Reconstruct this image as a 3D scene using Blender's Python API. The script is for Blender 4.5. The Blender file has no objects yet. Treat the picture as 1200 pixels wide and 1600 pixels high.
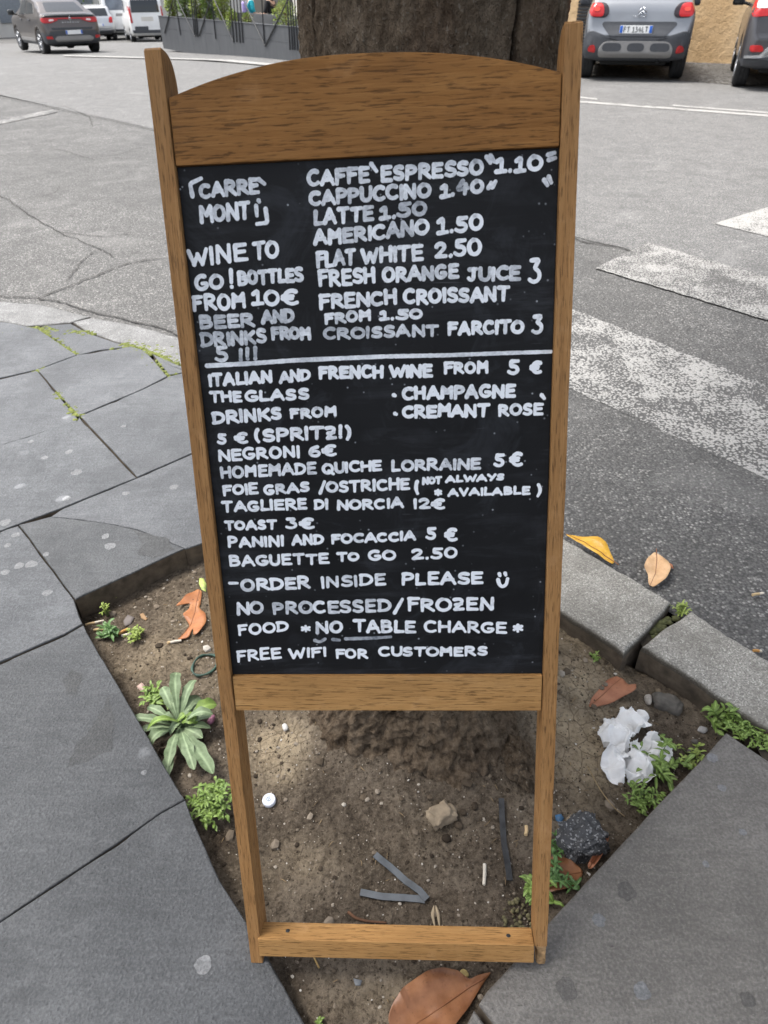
import bpy, bmesh, math, random
import numpy as np
from mathutils import Vector, Matrix, noise as mnoise
from mathutils.bvhtree import BVHTree

random.seed(7)
rng = np.random.default_rng(7)
R = math.radians
scene = bpy.context.scene
col = scene.collection

# ------------------------------------------------------------------ camera
FPX, PITCH, ROLL, CAMH = 1095.0, R(36.8), R(0.5), 1.30
F = np.array([0, math.cos(PITCH), -math.sin(PITCH)])
_r0 = np.array([1.0, 0, 0])
_d0 = np.array([0, -math.sin(PITCH), -math.cos(PITCH)])
IX = math.cos(ROLL) * _r0 + math.sin(ROLL) * _d0
IY = -math.sin(ROLL) * _r0 + math.cos(ROLL) * _d0
CAM = np.array([0, 0, CAMH])
cam_data = bpy.data.cameras.new("camera")
cam = bpy.data.objects.new("camera", cam_data)
col.objects.link(cam)
scene.camera = cam
cam_data.sensor_fit = 'VERTICAL'
cam_data.sensor_height = 36.0
cam_data.sensor_width = 36.0
cam_data.lens = FPX / 1600 * 36
cam_data.clip_start = 0.05
cam_data.clip_end = 600
cam_data.dof.use_dof = True
cam_data.dof.focus_distance = 1.30
cam_data.dof.aperture_fstop = 9.0
mw = Matrix.Identity(4)
for i in range(3):
    mw[i][0], mw[i][1], mw[i][2], mw[i][3] = IX[i], -IY[i], -F[i], CAM[i]
cam.matrix_world = mw

# ------------------------------------------------------------------ light
SUN_EL, SUN_AZ = 66, -74          # hazy daylight from the open street side, the foreground in the shade of the tree
world = bpy.data.worlds.new("World")
scene.world = world
world.use_nodes = True
wn = world.node_tree
sky = wn.nodes.new('ShaderNodeTexSky')
sky.sky_type = 'NISHITA'
sky.sun_disc = False
sky.sun_elevation = R(SUN_EL)
sky.sun_rotation = R(SUN_AZ)
sky.air_density = 1.0
sky.dust_density = 4.0
sky.ozone_density = 1.0
hs = wn.nodes.new('ShaderNodeHueSaturation')      # a thin white overcast
hs.inputs['Saturation'].default_value = 0.42
wn.links.new(sky.outputs[0], hs.inputs['Color'])
wn.links.new(hs.outputs[0], wn.nodes['Background'].inputs[0])
wn.nodes['Background'].inputs[1].default_value = 0.15
sl = bpy.data.lights.new("sun", 'SUN')
sl.energy = 2.5
sl.angle = R(20)
sl.color = (1.0, 0.96, 0.90)
so = bpy.data.objects.new("sun", sl)
col.objects.link(so)
_sd = Vector((math.sin(R(SUN_AZ)) * math.cos(R(SUN_EL)), math.cos(R(SUN_AZ)) * math.cos(R(SUN_EL)), math.sin(R(SUN_EL))))
so.rotation_euler = (-_sd).to_track_quat('-Z', 'Y').to_euler()
scene.view_settings.view_transform = 'Standard'
scene.view_settings.look = 'None'
scene.view_settings.gamma = 1
scene.view_settings.exposure = 1.18
scene.cycles.max_bounces = 6

# ------------------------------------------------------------------ pixel <-> place helpers (reference photograph 1200 x 1600)
def ray(px, py):
    return F + IX * (px - 600) / FPX + IY * (py - 800) / FPX
def G(px, py, z=0.0):
    r = ray(px, py)
    return CAM + r * ((z - CAMH) / r[2])
def GZ(px, py, depth):
    return CAM + ray(px, py) * depth
def plane_hit(px, py, p0, n):
    r = ray(px, py)
    return CAM + r * (((np.array(p0) - CAM) @ n) / (r @ n))
def smooth(a, b, x):
    t = np.clip((x - a) / (b - a), 0, 1)
    return t * t * (3 - 2 * t)
def fbm(x, y, z=0.0, o=4):
    return mnoise.fractal(Vector((x, y, z)), 1.0, 2.0, o)

# ------------------------------------------------------------------ object helpers
def link_mesh(name, verts, faces, m=None, parent=None, smooth_shade=True):
    me = bpy.data.meshes.new(name)
    me.from_pydata([tuple(map(float, v)) for v in verts], [], faces)
    me.update()
    if smooth_shade:
        me.polygons.foreach_set('use_smooth', [True] * len(me.polygons))
    o = bpy.data.objects.new(name, me)
    col.objects.link(o)
    if m:
        me.materials.append(m)
    if parent:
        o.parent = parent
    return o
def thing(name, label, cat, loc=(0, 0, 0), rotz=0.0, group=None):
    o = bpy.data.objects.new(name, None)
    o.empty_display_size = 0.1
    col.objects.link(o)
    o.location = tuple(map(float, loc))
    o.rotation_euler = (0, 0, rotz)
    return tag(o, label, cat, group)
def tag(o, label, cat, group=None):
    o['label'] = label
    o['category'] = cat
    if group:
        o['group'] = group
    return o
def struct(o):
    o['kind'] = 'structure'
    return o
def stuff(o, label=None, cat=None):
    o['kind'] = 'stuff'
    if label:
        tag(o, label, cat)
    return o
def flat(o, ang=35):
    """smooth shading with sharp edges above ang degrees"""
    me = o.data
    bm = bmesh.new(); bm.from_mesh(me)
    for e in bm.edges:
        if len(e.link_faces) == 2 and e.calc_face_angle(0) > R(ang):
            e.smooth = False
    bm.to_mesh(me); bm.free()
    w = o.modifiers.new('normals', 'WEIGHTED_NORMAL'); w.keep_sharp = True
    return o
class MB:
    """collects shapes for one mesh"""
    def __init__(s):
        s.v, s.f, s.at = [], [], []
    def add(s, verts, faces):
        n = len(s.v)
        s.v += [tuple(map(float, v)) for v in verts]
        s.f += [tuple(i + n for i in f) for f in faces]
        s.at += [0.0] * len(verts)
        return s
    def box(s, c, d, bevel=0.0, mat=None):
        x, y, z = d[0] / 2, d[1] / 2, d[2] / 2
        b = min(bevel, x * .9, y * .9, z * .9)
        if b <= 0:
            vs = [(sx * x, sy * y, sz * z) for sx in (-1, 1) for sy in (-1, 1) for sz in (-1, 1)]
            fs = [(0, 1, 3, 2), (4, 6, 7, 5), (0, 4, 5, 1), (2, 3, 7, 6), (0, 2, 6, 4), (1, 5, 7, 3)]
        else:
            bm = bmesh.new()
            bmesh.ops.create_cube(bm, size=1)
            bmesh.ops.scale(bm, vec=(2 * x, 2 * y, 2 * z), verts=bm.verts)
            bmesh.ops.bevel(bm, geom=list(bm.edges), offset=b, segments=2, affect='EDGES', profile=0.6)
            bm.verts.index_update()
            vs = [v.co.copy() for v in bm.verts]
            fs = [tuple(v.index for v in f.verts) for f in bm.faces]
            bm.free()
        out = []
        for v in vs:
            v = Vector(v)
            if mat is not None:
                v = mat @ v
            out.append(v + Vector(c))
        return s.add(out, fs)
    def tube(s, pts, rad, n=8, caps=True):
        pts = [Vector(p) for p in pts]
        if not hasattr(rad, '__len__'):
            rad = [rad] * len(pts)
        vs, fs = [], []
        up = Vector((0.13, 0.27, 0.95))
        for i, p in enumerate(pts):
            t = (pts[min(i + 1, len(pts) - 1)] - pts[max(i - 1, 0)]).normalized()
            a = t.cross(up)
            if a.length < 1e-3:
                a = t.cross(Vector((1, 0, 0)))
            a.normalize()
            b = t.cross(a)
            for k in range(n):
                q = 2 * math.pi * k / n
                vs.append(p + (a * math.cos(q) + b * math.sin(q)) * rad[i])
        for i in range(len(pts) - 1):
            for k in range(n):
                k2 = (k + 1) % n
                fs.append((i * n + k, i * n + k2, (i + 1) * n + k2, (i + 1) * n + k))
        if caps:
            fs.append(tuple(range(n - 1, -1, -1)))
            fs.append(tuple((len(pts) - 1) * n + k for k in range(n)))
        return s.add(vs, fs)
    def lathe(s, prof, n=32, axis='z', c=(0, 0, 0)):
        vs, fs = [], []
        for (r, h) in prof:
            for k in range(n):
                q = 2 * math.pi * k / n
                a, b = r * math.cos(q), r * math.sin(q)
                v = (a, b, h) if axis == 'z' else (h, a, b)
                vs.append((v[0] + c[0], v[1] + c[1], v[2] + c[2]))
        for i in range(len(prof) - 1):
            for k in range(n):
                k2 = (k + 1) % n
                fs.append((i * n + k, i * n + k2, (i + 1) * n + k2, (i + 1) * n + k))
        return s.add(vs, fs)
    def build(s, name, m=None, parent=None, smooth_shade=True, ang=None):
        o = link_mesh(name, s.v, s.f, m, parent, smooth_shade)
        if any(s.at):
            a = o.data.attributes.new('rib', 'FLOAT', 'POINT')
            a.data.foreach_set('value', np.array(s.at, np.float32))
        if ang:
            flat(o, ang)
        return o
def copy_tree(o, parent=None):
    c = o.copy()
    col.objects.link(c)
    c.parent = parent
    for ch in o.children:
        copy_tree(ch, c)
    return c

# ------------------------------------------------------------------ material helpers
class Mat:
    def __init__(s, name, rough=0.7, spec=0.4, metal=0.0, color=None):
        s.m = bpy.data.materials.new(name)
        s.m.use_nodes = True
        s.nt = s.m.node_tree
        s.b = s.nt.nodes['Principled BSDF']
        s.b.inputs['Roughness'].default_value = rough
        s.b.inputs['Specular IOR Level'].default_value = spec
        s.b.inputs['Metallic'].default_value = metal
        if color:
            s.b.inputs['Base Color'].default_value = (*color, 1)
    def n(s, t, **kw):
        nd = s.nt.nodes.new(t)
        for k, v in kw.items():
            setattr(nd, k, v)
        return nd
    def l(s, a, b):
        s.nt.links.new(a, b)
        return s
    def coord(s, scale=(1, 1, 1), kind='Object', rot=(0, 0, 0)):
        tc = s.n('ShaderNodeTexCoord')
        mp = s.n('ShaderNodeMapping')
        mp.inputs['Scale'].default_value = scale
        mp.inputs['Rotation'].default_value = rot
        s.l(tc.outputs[kind], mp.inputs['Vector'])
        return mp.outputs[0]
    def noise(s, vec, scale, detail=4, rough=0.55, dist=0.0):
        nd = s.n('ShaderNodeTexNoise')
        nd.inputs['Scale'].default_value = scale
        nd.inputs['Detail'].default_value = detail
        nd.inputs['Roughness'].default_value = rough
        nd.inputs['Distortion'].default_value = dist
        s.l(vec, nd.inputs['Vector'])
        return nd.outputs[0]
    def voro(s, vec, scale, feature='F1', out=0, rand=1.0):
        nd = s.n('ShaderNodeTexVoronoi', feature=feature)
        nd.inputs['Scale'].default_value = scale
        nd.inputs['Randomness'].default_value = rand
        s.l(vec, nd.inputs['Vector'])
        return nd.outputs[out]
    def ramp(s, fac, stops):
        nd = s.n('ShaderNodeValToRGB')
        el = nd.color_ramp.elements
        while len(el) < len(stops):
            el.new(0.5)
        for e, (p, c) in zip(el, stops):
            e.position = p
            e.color = (c, c, c, 1) if not hasattr(c, '__len__') else (*c, 1)
        s.l(fac, nd.inputs[0])
        return nd.outputs[0]
    def mix(s, fac, a, b, mode='MIX'):
        nd = s.n('ShaderNodeMix', data_type='RGBA', blend_type=mode)
        for sock, v in ((nd.inputs[0], fac), (nd.inputs[6], a), (nd.inputs[7], b)):
            if isinstance(v, bpy.types.NodeSocket):
                s.l(v, sock)
            elif hasattr(v, '__len__'):
                sock.default_value = (*v, 1)
            else:
                sock.default_value = v if sock is nd.inputs[0] else (v, v, v, 1)
        return nd.outputs[2]
    def math(s, op, a, b=0.5):
        nd = s.n('ShaderNodeMath', operation=op)
        for sock, v in ((nd.inputs[0], a), (nd.inputs[1], b)):
            if isinstance(v, bpy.types.NodeSocket):
                s.l(v, sock)
            else:
                sock.default_value = v
        return nd.outputs[0]
    def attr(s, name):
        nd = s.n('ShaderNodeAttribute')
        nd.attribute_name = name
        return nd
    def color(s, c):
        if isinstance(c, bpy.types.NodeSocket):
            s.l(c, s.b.inputs['Base Color'])
        else:
            s.b.inputs['Base Color'].default_value = (*c, 1)
        return s
    def rough(s, r):
        s.l(r, s.b.inputs['Roughness'])
        return s
    def bump(s, h, strength=0.5, dist=0.01):
        nd = s.n('ShaderNodeBump')
        nd.inputs['Strength'].default_value = strength
        nd.inputs['Distance'].default_value = dist
        s.l(h, nd.inputs['Height'])
        prev = s.b.inputs['Normal'].links
        if prev:
            s.l(prev[0].from_socket, nd.inputs['Normal'])
        s.l(nd.outputs[0], s.b.inputs['Normal'])
        return s
def plain(name, c, rough=0.6, metal=0.0, spec=0.4, var=0.15, scale=20):
    m = Mat(name, rough, spec, metal)
    v = m.coord()
    n = m.noise(v, scale, 4)
    d = tuple(x * (1 - var) for x in c)
    e = tuple(min(1, x * (1 + var)) for x in c)
    m.color(m.ramp(n, [(0.3, d), (0.7, e)]))
    return m.m
# ------------------------------------------------------------------ materials
def make_wood(name, along, dark, mid, light):
    m = Mat(name, 0.66, 0.16)
    sc = (8, 300, 190) if along == 'x' else (300, 190, 8)
    v = m.coord(sc)
    if along == 'x':
        v2 = m.coord((34, 640, 400)); v3 = m.coord((3, 5, 7))
    else:
        v2 = m.coord((640, 400, 34)); v3 = m.coord((5, 7, 3))
    g = m.noise(v, 1.0, 6, 0.6, 0.9)
    pores = m.noise(v2, 1.0, 3, 0.6, 0.3)
    blot = m.noise(v3, 2.2, 3, 0.5)
    broad = m.noise(m.coord((1.6, 34, 20) if along == 'x' else (34, 20, 1.6)), 1.0, 4, 0.55, 1.2)
    c = m.ramp(m.math('ADD', m.math('MULTIPLY', g, 0.55), m.math('MULTIPLY', broad, 0.45)), [(0.30, dark), (0.5, mid), (0.70, light)])
    c = m.mix(m.math('MULTIPLY', m.ramp(blot, [(0.35, 0.0), (0.7, 1.0)]), 0.45), c, tuple(x * .55 for x in mid))
    p = m.ramp(pores, [(0.37, 1.0), (0.46, 0.0)])
    c = m.mix(m.math('MULTIPLY', p, 0.72), c, tuple(x * 0.35 for x in dark))
    wear = m.noise(m.coord((1, 1, 1)), 16, 5, 0.65)
    c = m.mix(m.math('MULTIPLY', m.ramp(wear, [(0.55, 0.0), (0.78, 1.0)]), 0.40), c, tuple(x * .45 + .015 for x in mid))
    c = m.mix(m.math('MULTIPLY', m.ramp(wear, [(0.25, 1.0), (0.42, 0.0)]), 0.30), c, tuple(min(1, x * 1.15 + .05) for x in light))
    m.color(c)
    m.rough(m.ramp(g, [(0.3, 0.72), (0.7, 0.5)]))
    m.bump(pores, 0.35, 0.002)
    m.bump(g, 0.25, 0.003)
    return m.m
W_TOP = make_wood("oak_top_rail", 'x', (0.185, 0.082, 0.023), (0.265, 0.122, 0.035), (0.345, 0.170, 0.052))
W_RAIL = make_wood("oak_rail", 'x', (0.310, 0.160, 0.056), (0.420, 0.228, 0.082), (0.500, 0.290, 0.115))
W_POST = make_wood("oak_post", 'z', (0.230, 0.114, 0.042), (0.345, 0.182, 0.069), (0.440, 0.250, 0.106))

m = Mat("chalkboard_black", 0.55, 0.16)
v = m.coord((1, 1, 1))
big = m.noise(v, 5, 5, 0.6)
vs = m.coord((4, 30, 30), rot=(0, 0.5, 0))
streak = m.noise(vs, 1.0, 6, 0.7, 0.6)
fine = m.noise(v, 330, 2, 0.5)
c = m.ramp(big, [(0.3, (0.0060, 0.0062, 0.0070)), (0.75, (0.0120, 0.0124, 0.0136))])
sm = m.math('MULTIPLY', m.ramp(streak, [(0.50, 0.0), (0.74, 1.0)]), m.ramp(big, [(0.40, 0.0), (0.60, 1.0)]))
c = m.mix(m.math('MULTIPLY', sm, 0.30), c, (0.12, 0.13, 0.15))
haze = m.noise(v, 11, 5, 0.7, 1.2)
c = m.mix(m.math('MULTIPLY', m.ramp(haze, [(0.52, 0.0), (0.78, 1.0)]), 0.16), c, (0.14, 0.155, 0.185))
scr = m.noise(m.coord((6, 1, 150), rot=(0, 0.35, 0)), 1.0, 3, 0.6, 0.4)
c = m.mix(m.math('MULTIPLY', m.ramp(scr, [(0.70, 0.0), (0.74, 1.0)]), 0.22), c, (0.20, 0.21, 0.23))
spk = m.voro(v, 70, 'F1', 0)
c = m.mix(m.math('MULTIPLY', m.ramp(spk, [(0.04, 1.0), (0.11, 0.0)]), m.ramp(m.noise(v, 9, 2), [(0.42, 0.0), (0.58, 0.8)])), c, (0.35, 0.37, 0.40))
m.color(c)
m.rough(m.ramp(streak, [(0.3, 0.42), (0.7, 0.62)]))
m.bump(fine, 0.12, 0.001)
CHALKBOARD = m.m

m = Mat("chalk_marker", 0.75, 0.25)
v = m.coord((1, 1, 1))
fa = m.attr('fade')
n1 = m.noise(v, 260, 4, 0.65)
n2 = m.noise(v, 38, 3, 0.55)
cov = m.math('ADD', m.math('MULTIPLY', n1, 0.55), m.math('MULTIPLY', n2, 0.55))
cov = m.math('SUBTRACT', m.math('ADD', cov, fa.outputs['Fac']), 0.53)
k = m.ramp(cov, [(0.24, 0.0), (0.84, 1.0)])
m.color(m.mix(k, (0.070, 0.085, 0.115), (0.78, 0.81, 0.85)))
m.bump(n1, 0.2, 0.0006)
CHALK = m.m

def make_asphalt(name, lo, hi, speck, seed=0.0, patch=0.5):
    m = Mat(name, 0.78, 0.35)
    v = m.coord((1, 1, 1))
    big = m.noise(v, 0.7, 5, 0.6)
    med = m.noise(v, 7, 4, 0.6)
    vo = m.voro(v, 130, 'F1', 1)
    vd = m.voro(v, 130, 'F1', 0)
    g = m.noise(v, 300, 3, 0.7)
    sep = m.n('ShaderNodeSeparateColor'); m.l(vo, sep.inputs[0])
    agg = sep.outputs[0]
    c = m.mix(agg, lo, hi)
    c = m.mix(m.ramp(agg, [(0.86, 0.0), (0.93, 0.9)]), c, speck)
    c = m.mix(m.ramp(vd, [(0.40, 0.0), (0.72, 0.8)]), c, tuple(x * 0.35 for x in lo))
    c = m.mix(m.math('MULTIPLY', m.ramp(med, [(0.35, 1.0), (0.6, 0.0)]), 0.35), c, tuple(x * 0.5 for x in lo))
    c = m.mix(m.math('MULTIPLY', m.ramp(big, [(0.35, 1.0), (0.65, 0.0)]), patch), c, tuple(x * 0.62 for x in lo))
    oil = m.noise(v, 1.9, 5, 0.62, 0.8)
    c = m.mix(m.math('MULTIPLY', m.ramp(oil, [(0.54, 0.0), (0.70, 1.0)]), 0.38), c, tuple(x * 0.55 for x in lo))
    c = m.mix(m.math('MULTIPLY', m.ramp(oil, [(0.28, 1.0), (0.42, 0.0)]), 0.25), c, tuple(x * 1.2 for x in hi))
    m.color(c)
    h = m.math('ADD', m.math('MULTIPLY', vd, -0.7), m.math('MULTIPLY', g, 0.5))
    m.bump(h, 0.75, 0.006)
    m.bump(med, 0.3, 0.01)
    return m.m
ASPHALT_OLD = make_asphalt("asphalt_old", (0.105, 0.104, 0.101), (0.215, 0.211, 0.204), (0.40, 0.39, 0.37))
ASPHALT_NEW = make_asphalt("asphalt_smooth", (0.150, 0.150, 0.147), (0.265, 0.262, 0.255), (0.40, 0.39, 0.38), patch=0.25)

def make_paint(name, cover):
    m = Mat(name, 0.7, 0.35)
    v = m.coord((1, 1, 1))
    vd = m.voro(v, 95, 'F1', 0)
    n = m.noise(v, 6, 5, 0.65)
    n2 = m.noise(v, 60, 4, 0.7)
    n3 = m.noise(m.coord((1, 1, 1), rot=(0, 0, 0.6)), 2.3, 4, 0.6, 0.6)
    t = m.math('ADD', m.math('MULTIPLY', m.ramp(n3, [(0.45, 0.0), (0.75, 1.0)]), 0.16), m.math('MULTIPLY', vd, 0.55))
    t = m.math('ADD', m.math('MULTIPLY', t, 1.0), m.math('ADD', m.math('MULTIPLY', n, 0.7), m.math('MULTIPLY', n2, 0.45)))
    k = m.ramp(t, [(cover, 1.0), (cover + 0.09, 0.0)])
    m.color(m.mix(k, (0.085, 0.084, 0.082), m.mix(n2, (0.25, 0.246, 0.235), (0.42, 0.413, 0.395))))
    m.bump(m.math('MULTIPLY', vd, -1.0), 0.8, 0.006)
    return m.m
PAINT_WORN = make_paint("worn_road_paint", 0.835)
PAINT_OK = make_paint("road_paint", 0.98)

def make_slab(name, c0, c1, stain=0.35):
    m = Mat(name, 0.72, 0.35)
    v = m.coord((1, 1, 1))
    big = m.noise(v, 2.4, 5, 0.6, 0.4)
    med = m.noise(v, 16, 5, 0.65)
    fine = m.noise(v, 190, 4, 0.7)
    pores = m.voro(v, 210, 'F1', 0)
    c = m.mix(m.ramp(big, [(0.32, 0.0), (0.68, 1.0)]), tuple(x * .84 for x in c0), tuple(x * 1.08 for x in c1))
    c = m.mix(m.math('MULTIPLY', m.ramp(med, [(0.4, 1.0), (0.62, 0.0)]), 0.25), c, tuple(x * 0.7 for x in c0))
    c = m.mix(m.math('MULTIPLY', m.ramp(fine, [(0.40, 1.0), (0.53, 0.0)]), 0.42), c, tuple(x * 0.50 for x in c0))
    c = m.mix(m.math('MULTIPLY', m.ramp(fine, [(0.53, 0.0), (0.66, 1.0)]), 0.26), c, tuple(x * 1.6 for x in c1))
    cleft = m.noise(m.coord((9, 55, 9), rot=(0, 0, 0.55)), 1.0, 5, 0.65, 0.5)
    c = m.mix(m.math('MULTIPLY', m.ramp(cleft, [(0.34, 1.0), (0.48, 0.0)]), 0.30), c, tuple(x * 0.6 for x in c0))
    c = m.mix(m.math('MULTIPLY', m.ramp(cleft, [(0.56, 0.0), (0.70, 1.0)]), 0.22), c, tuple(x * 1.35 for x in c1))
    m.bump(cleft, 0.35, 0.006)
    # chewing gum and bird droppings: soft pale or dark spots
    vv = m.n('ShaderNodeVectorMath', operation='ADD')
    m.l(v, vv.inputs[0])
    dn = m.n('ShaderNodeTexNoise'); dn.inputs['Scale'].default_value = 22; m.l(v, dn.inputs['Vector'])
    sc = m.n('ShaderNodeVectorMath', operation='SCALE'); sc.inputs['Scale'].default_value = 0.028
    m.l(dn.outputs['Color'], sc.inputs[0]); m.l(sc.outputs[0], vv.inputs[1])
    sp = m.voro(vv.outputs[0], 6.0, 'F1', 0)
    sel = m.voro(vv.outputs[0], 6.0, 'F1', 1)
    sp1 = m.n('ShaderNodeSeparateColor'); m.l(sel, sp1.inputs[0])
    spot = m.ramp(sp, [(0.075, 1.0), (0.125, 0.0)])
    w = m.math('MULTIPLY', spot, m.ramp(sp1.outputs[0], [(0.42, 0.0), (0.75, 0.5)]))
    c = m.mix(w, c, tuple(min(1, x * 2.0) for x in c1))
    d = m.math('MULTIPLY', m.ramp(sp, [(0.10, 1.0), (0.16, 0.0)]), m.ramp(sp1.outputs[1], [(0.72, 0.0), (0.8, 0.5)]))
    c = m.mix(d, c, tuple(x * 0.45 for x in c0))
    wet = m.noise(v, 3.2, 4, 0.55, 0.5)
    c = m.mix(m.math('MULTIPLY', m.ramp(wet, [(0.53, 0.0), (0.59, 1.0)]), stain), c, tuple(x * 0.62 for x in c0))
    pit = m.noise(m.coord((26, 120, 26), rot=(0, 0, 0.75)), 1.0, 3, 0.6, 0.8)
    c = m.mix(m.math('MULTIPLY', m.ramp(pit, [(0.24, 1.0), (0.31, 0.0)]), 0.75), c, tuple(x * 0.36 for x in c0))
    m.bump(m.ramp(pit, [(0.24, 0.0), (0.33, 1.0)]), 0.4, 0.004)
    fl = m.voro(v, 120, 'F1', 0)
    c = m.mix(m.math('MULTIPLY', m.ramp(fl, [(0.035, 1.0), (0.07, 0.0)]), 0.6), c, tuple(min(1, x * 2.6) for x in c1))
    m.color(c)
    m.bump(pores, 0.35, 0.003)
    m.bump(fine, 0.7, 0.004)
    m.bump(med, 0.7, 0.010)
    return m.m
SLABS = [make_slab("basalt_slab_a", (0.102, 0.107, 0.115), (0.152, 0.158, 0.167)),
         make_slab("basalt_slab_b", (0.096, 0.101, 0.109), (0.142, 0.148, 0.156)),
         make_slab("basalt_slab_shaded", (0.076, 0.080, 0.085), (0.110, 0.114, 0.119))]  # darker copy for near slabs: foreground shade put into the stone colour
SLAB_DARK = make_slab("basalt_slab_dark", (0.145, 0.137, 0.126), (0.200, 0.190, 0.176), 0.15)

def make_kerb(name, lo, hi, fleck, grime):
    m = Mat(name, 0.8, 0.3)
    v = m.coord((1, 1, 1))
    a = m.noise(v, 120, 5, 0.7); b = m.noise(v, 9, 5, 0.65); vo = m.voro(v, 330, 'F1', 1)
    sp = m.n('ShaderNodeSeparateColor'); m.l(vo, sp.inputs[0])
    c = m.mix(sp.outputs[0], lo, hi)
    c = m.mix(m.ramp(sp.outputs[1], [(0.88, 0.0), (0.93, 0.8)]), c, fleck)
    c = m.mix(m.math('MULTIPLY', m.ramp(b, [(0.38, 1.0), (0.6, 0.0)]), 0.45), c, grime)
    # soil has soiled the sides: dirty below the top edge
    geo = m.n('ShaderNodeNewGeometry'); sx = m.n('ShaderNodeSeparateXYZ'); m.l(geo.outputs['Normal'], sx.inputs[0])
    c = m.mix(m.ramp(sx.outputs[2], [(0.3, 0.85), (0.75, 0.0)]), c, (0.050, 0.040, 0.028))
    m.color(c); m.bump(a, 0.6, 0.004); m.bump(b, 0.5, 0.012)
    return m.m
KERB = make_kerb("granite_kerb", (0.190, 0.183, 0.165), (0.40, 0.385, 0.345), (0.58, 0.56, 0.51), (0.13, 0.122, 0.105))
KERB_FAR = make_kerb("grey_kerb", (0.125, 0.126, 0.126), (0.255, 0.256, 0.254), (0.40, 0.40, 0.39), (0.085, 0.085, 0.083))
SLAB_SIDE = plain("soiled_stone_side", (0.105, 0.083, 0.060), 0.9, var=0.4, scale=35)

m = Mat("soil", 0.95, 0.15)
v = m.coord((1, 1, 1))
a = m.noise(v, 4.2, 6, 0.62, 0.3); b = m.noise(v, 38, 6, 0.7); cz = m.noise(v, 240, 4, 0.7)
pal = m.attr('pale')
c = m.ramp(a, [(0.30, (0.052, 0.040, 0.029)), (0.50, (0.132, 0.105, 0.078)), (0.70, (0.235, 0.194, 0.148))])
c = m.mix(m.math('MULTIPLY', m.ramp(b, [(0.36, 1.0), (0.52, 0.0)]), 0.55), c, (0.030, 0.022, 0.015))
d = m.noise(v, 105, 4, 0.75)
c = m.mix(m.math('MULTIPLY', m.ramp(d, [(0.36, 1.0), (0.48, 0.0)]), 0.70), c, (0.026, 0.019, 0.013))
c = m.mix(m.math('MULTIPLY', m.ramp(d, [(0.55, 0.0), (0.68, 1.0)]), 0.50), c, (0.27, 0.225, 0.17))
c = m.mix(m.math('MULTIPLY', m.ramp(cz, [(0.55, 0.0), (0.68, 1.0)]), 0.4), c, (0.24, 0.20, 0.15))
m.bump(d, 0.8, 0.007)
crk = m.voro(v, 26, 'DISTANCE_TO_EDGE', 0)
c = m.mix(m.math('MULTIPLY', m.ramp(crk, [(0.0, 1.0), (0.05, 0.0)]), m.math('MULTIPLY', pal.outputs['Fac'], 0.55)), c, (0.06, 0.042, 0.026))
palc = m.ramp(b, [(0.3, (0.27, 0.21, 0.135)), (0.7, (0.47, 0.385, 0.265))])
palc = m.mix(m.math('MULTIPLY', m.ramp(crk, [(0.0, 1.0), (0.05, 0.0)]), 0.6), palc, (0.07, 0.05, 0.032))
c = m.mix(m.math('MULTIPLY', pal.outputs['Fac'], m.ramp(d, [(0.36, 0.45), (0.5, 1.0)])), c, palc)
m.color(c); m.bump(b, 0.8, 0.012); m.bump(cz, 0.7, 0.004)
SOIL = m.m

m = Mat("gravel_bits", 0.9, 0.2)
at = m.attr('tone')
c = m.ramp(at.outputs['Fac'], [(0.0, (0.035, 0.026, 0.018)), (0.45, (0.11, 0.085, 0.06)), (0.75, (0.24, 0.20, 0.155)), (0.93, (0.42, 0.38, 0.32)), (1.0, (0.66, 0.63, 0.58))])
m.color(c)
GRAVEL = m.m

m = Mat("bark", 0.95, 0.05)
v = m.coord((1, 1, 0.65))
a = m.noise(v, 9, 6, 0.65, 0.5); b = m.noise(v, 55, 5, 0.7); cz = m.noise(v, 210, 4, 0.7)
c = m.ramp(a, [(0.28, (0.085, 0.060, 0.040)), (0.5, (0.160, 0.122, 0.086)), (0.72, (0.225, 0.182, 0.135))])
c = m.mix(m.math('MULTIPLY', m.ramp(b, [(0.38, 1.0), (0.58, 0.0)]), 0.50), c, (0.040, 0.029, 0.020))
c = m.mix(m.math('MULTIPLY', m.ramp(cz, [(0.58, 0.0), (0.68, 1.0)]), 0.60), c, (0.32, 0.29, 0.24))
red = m.attr('red')
c = m.mix(red.outputs['Fac'], c, m.mix(b, (0.10, 0.042, 0.022), (0.19, 0.085, 0.045)))
dst = m.attr('dust')
c = m.mix(m.math('MULTIPLY', dst.outputs['Fac'], 0.75), c, m.ramp(b, [(0.34, (0.062, 0.045, 0.030)), (0.5, (0.150, 0.113, 0.079)), (0.68, (0.245, 0.192, 0.138))]))
cr = m.attr('crack')
c = m.mix(cr.outputs['Fac'], c, (0.012, 0.008, 0.006))
m.color(c); m.bump(b, 0.9, 0.022); m.bump(cz, 0.8, 0.007)
BARK = m.m

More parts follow.
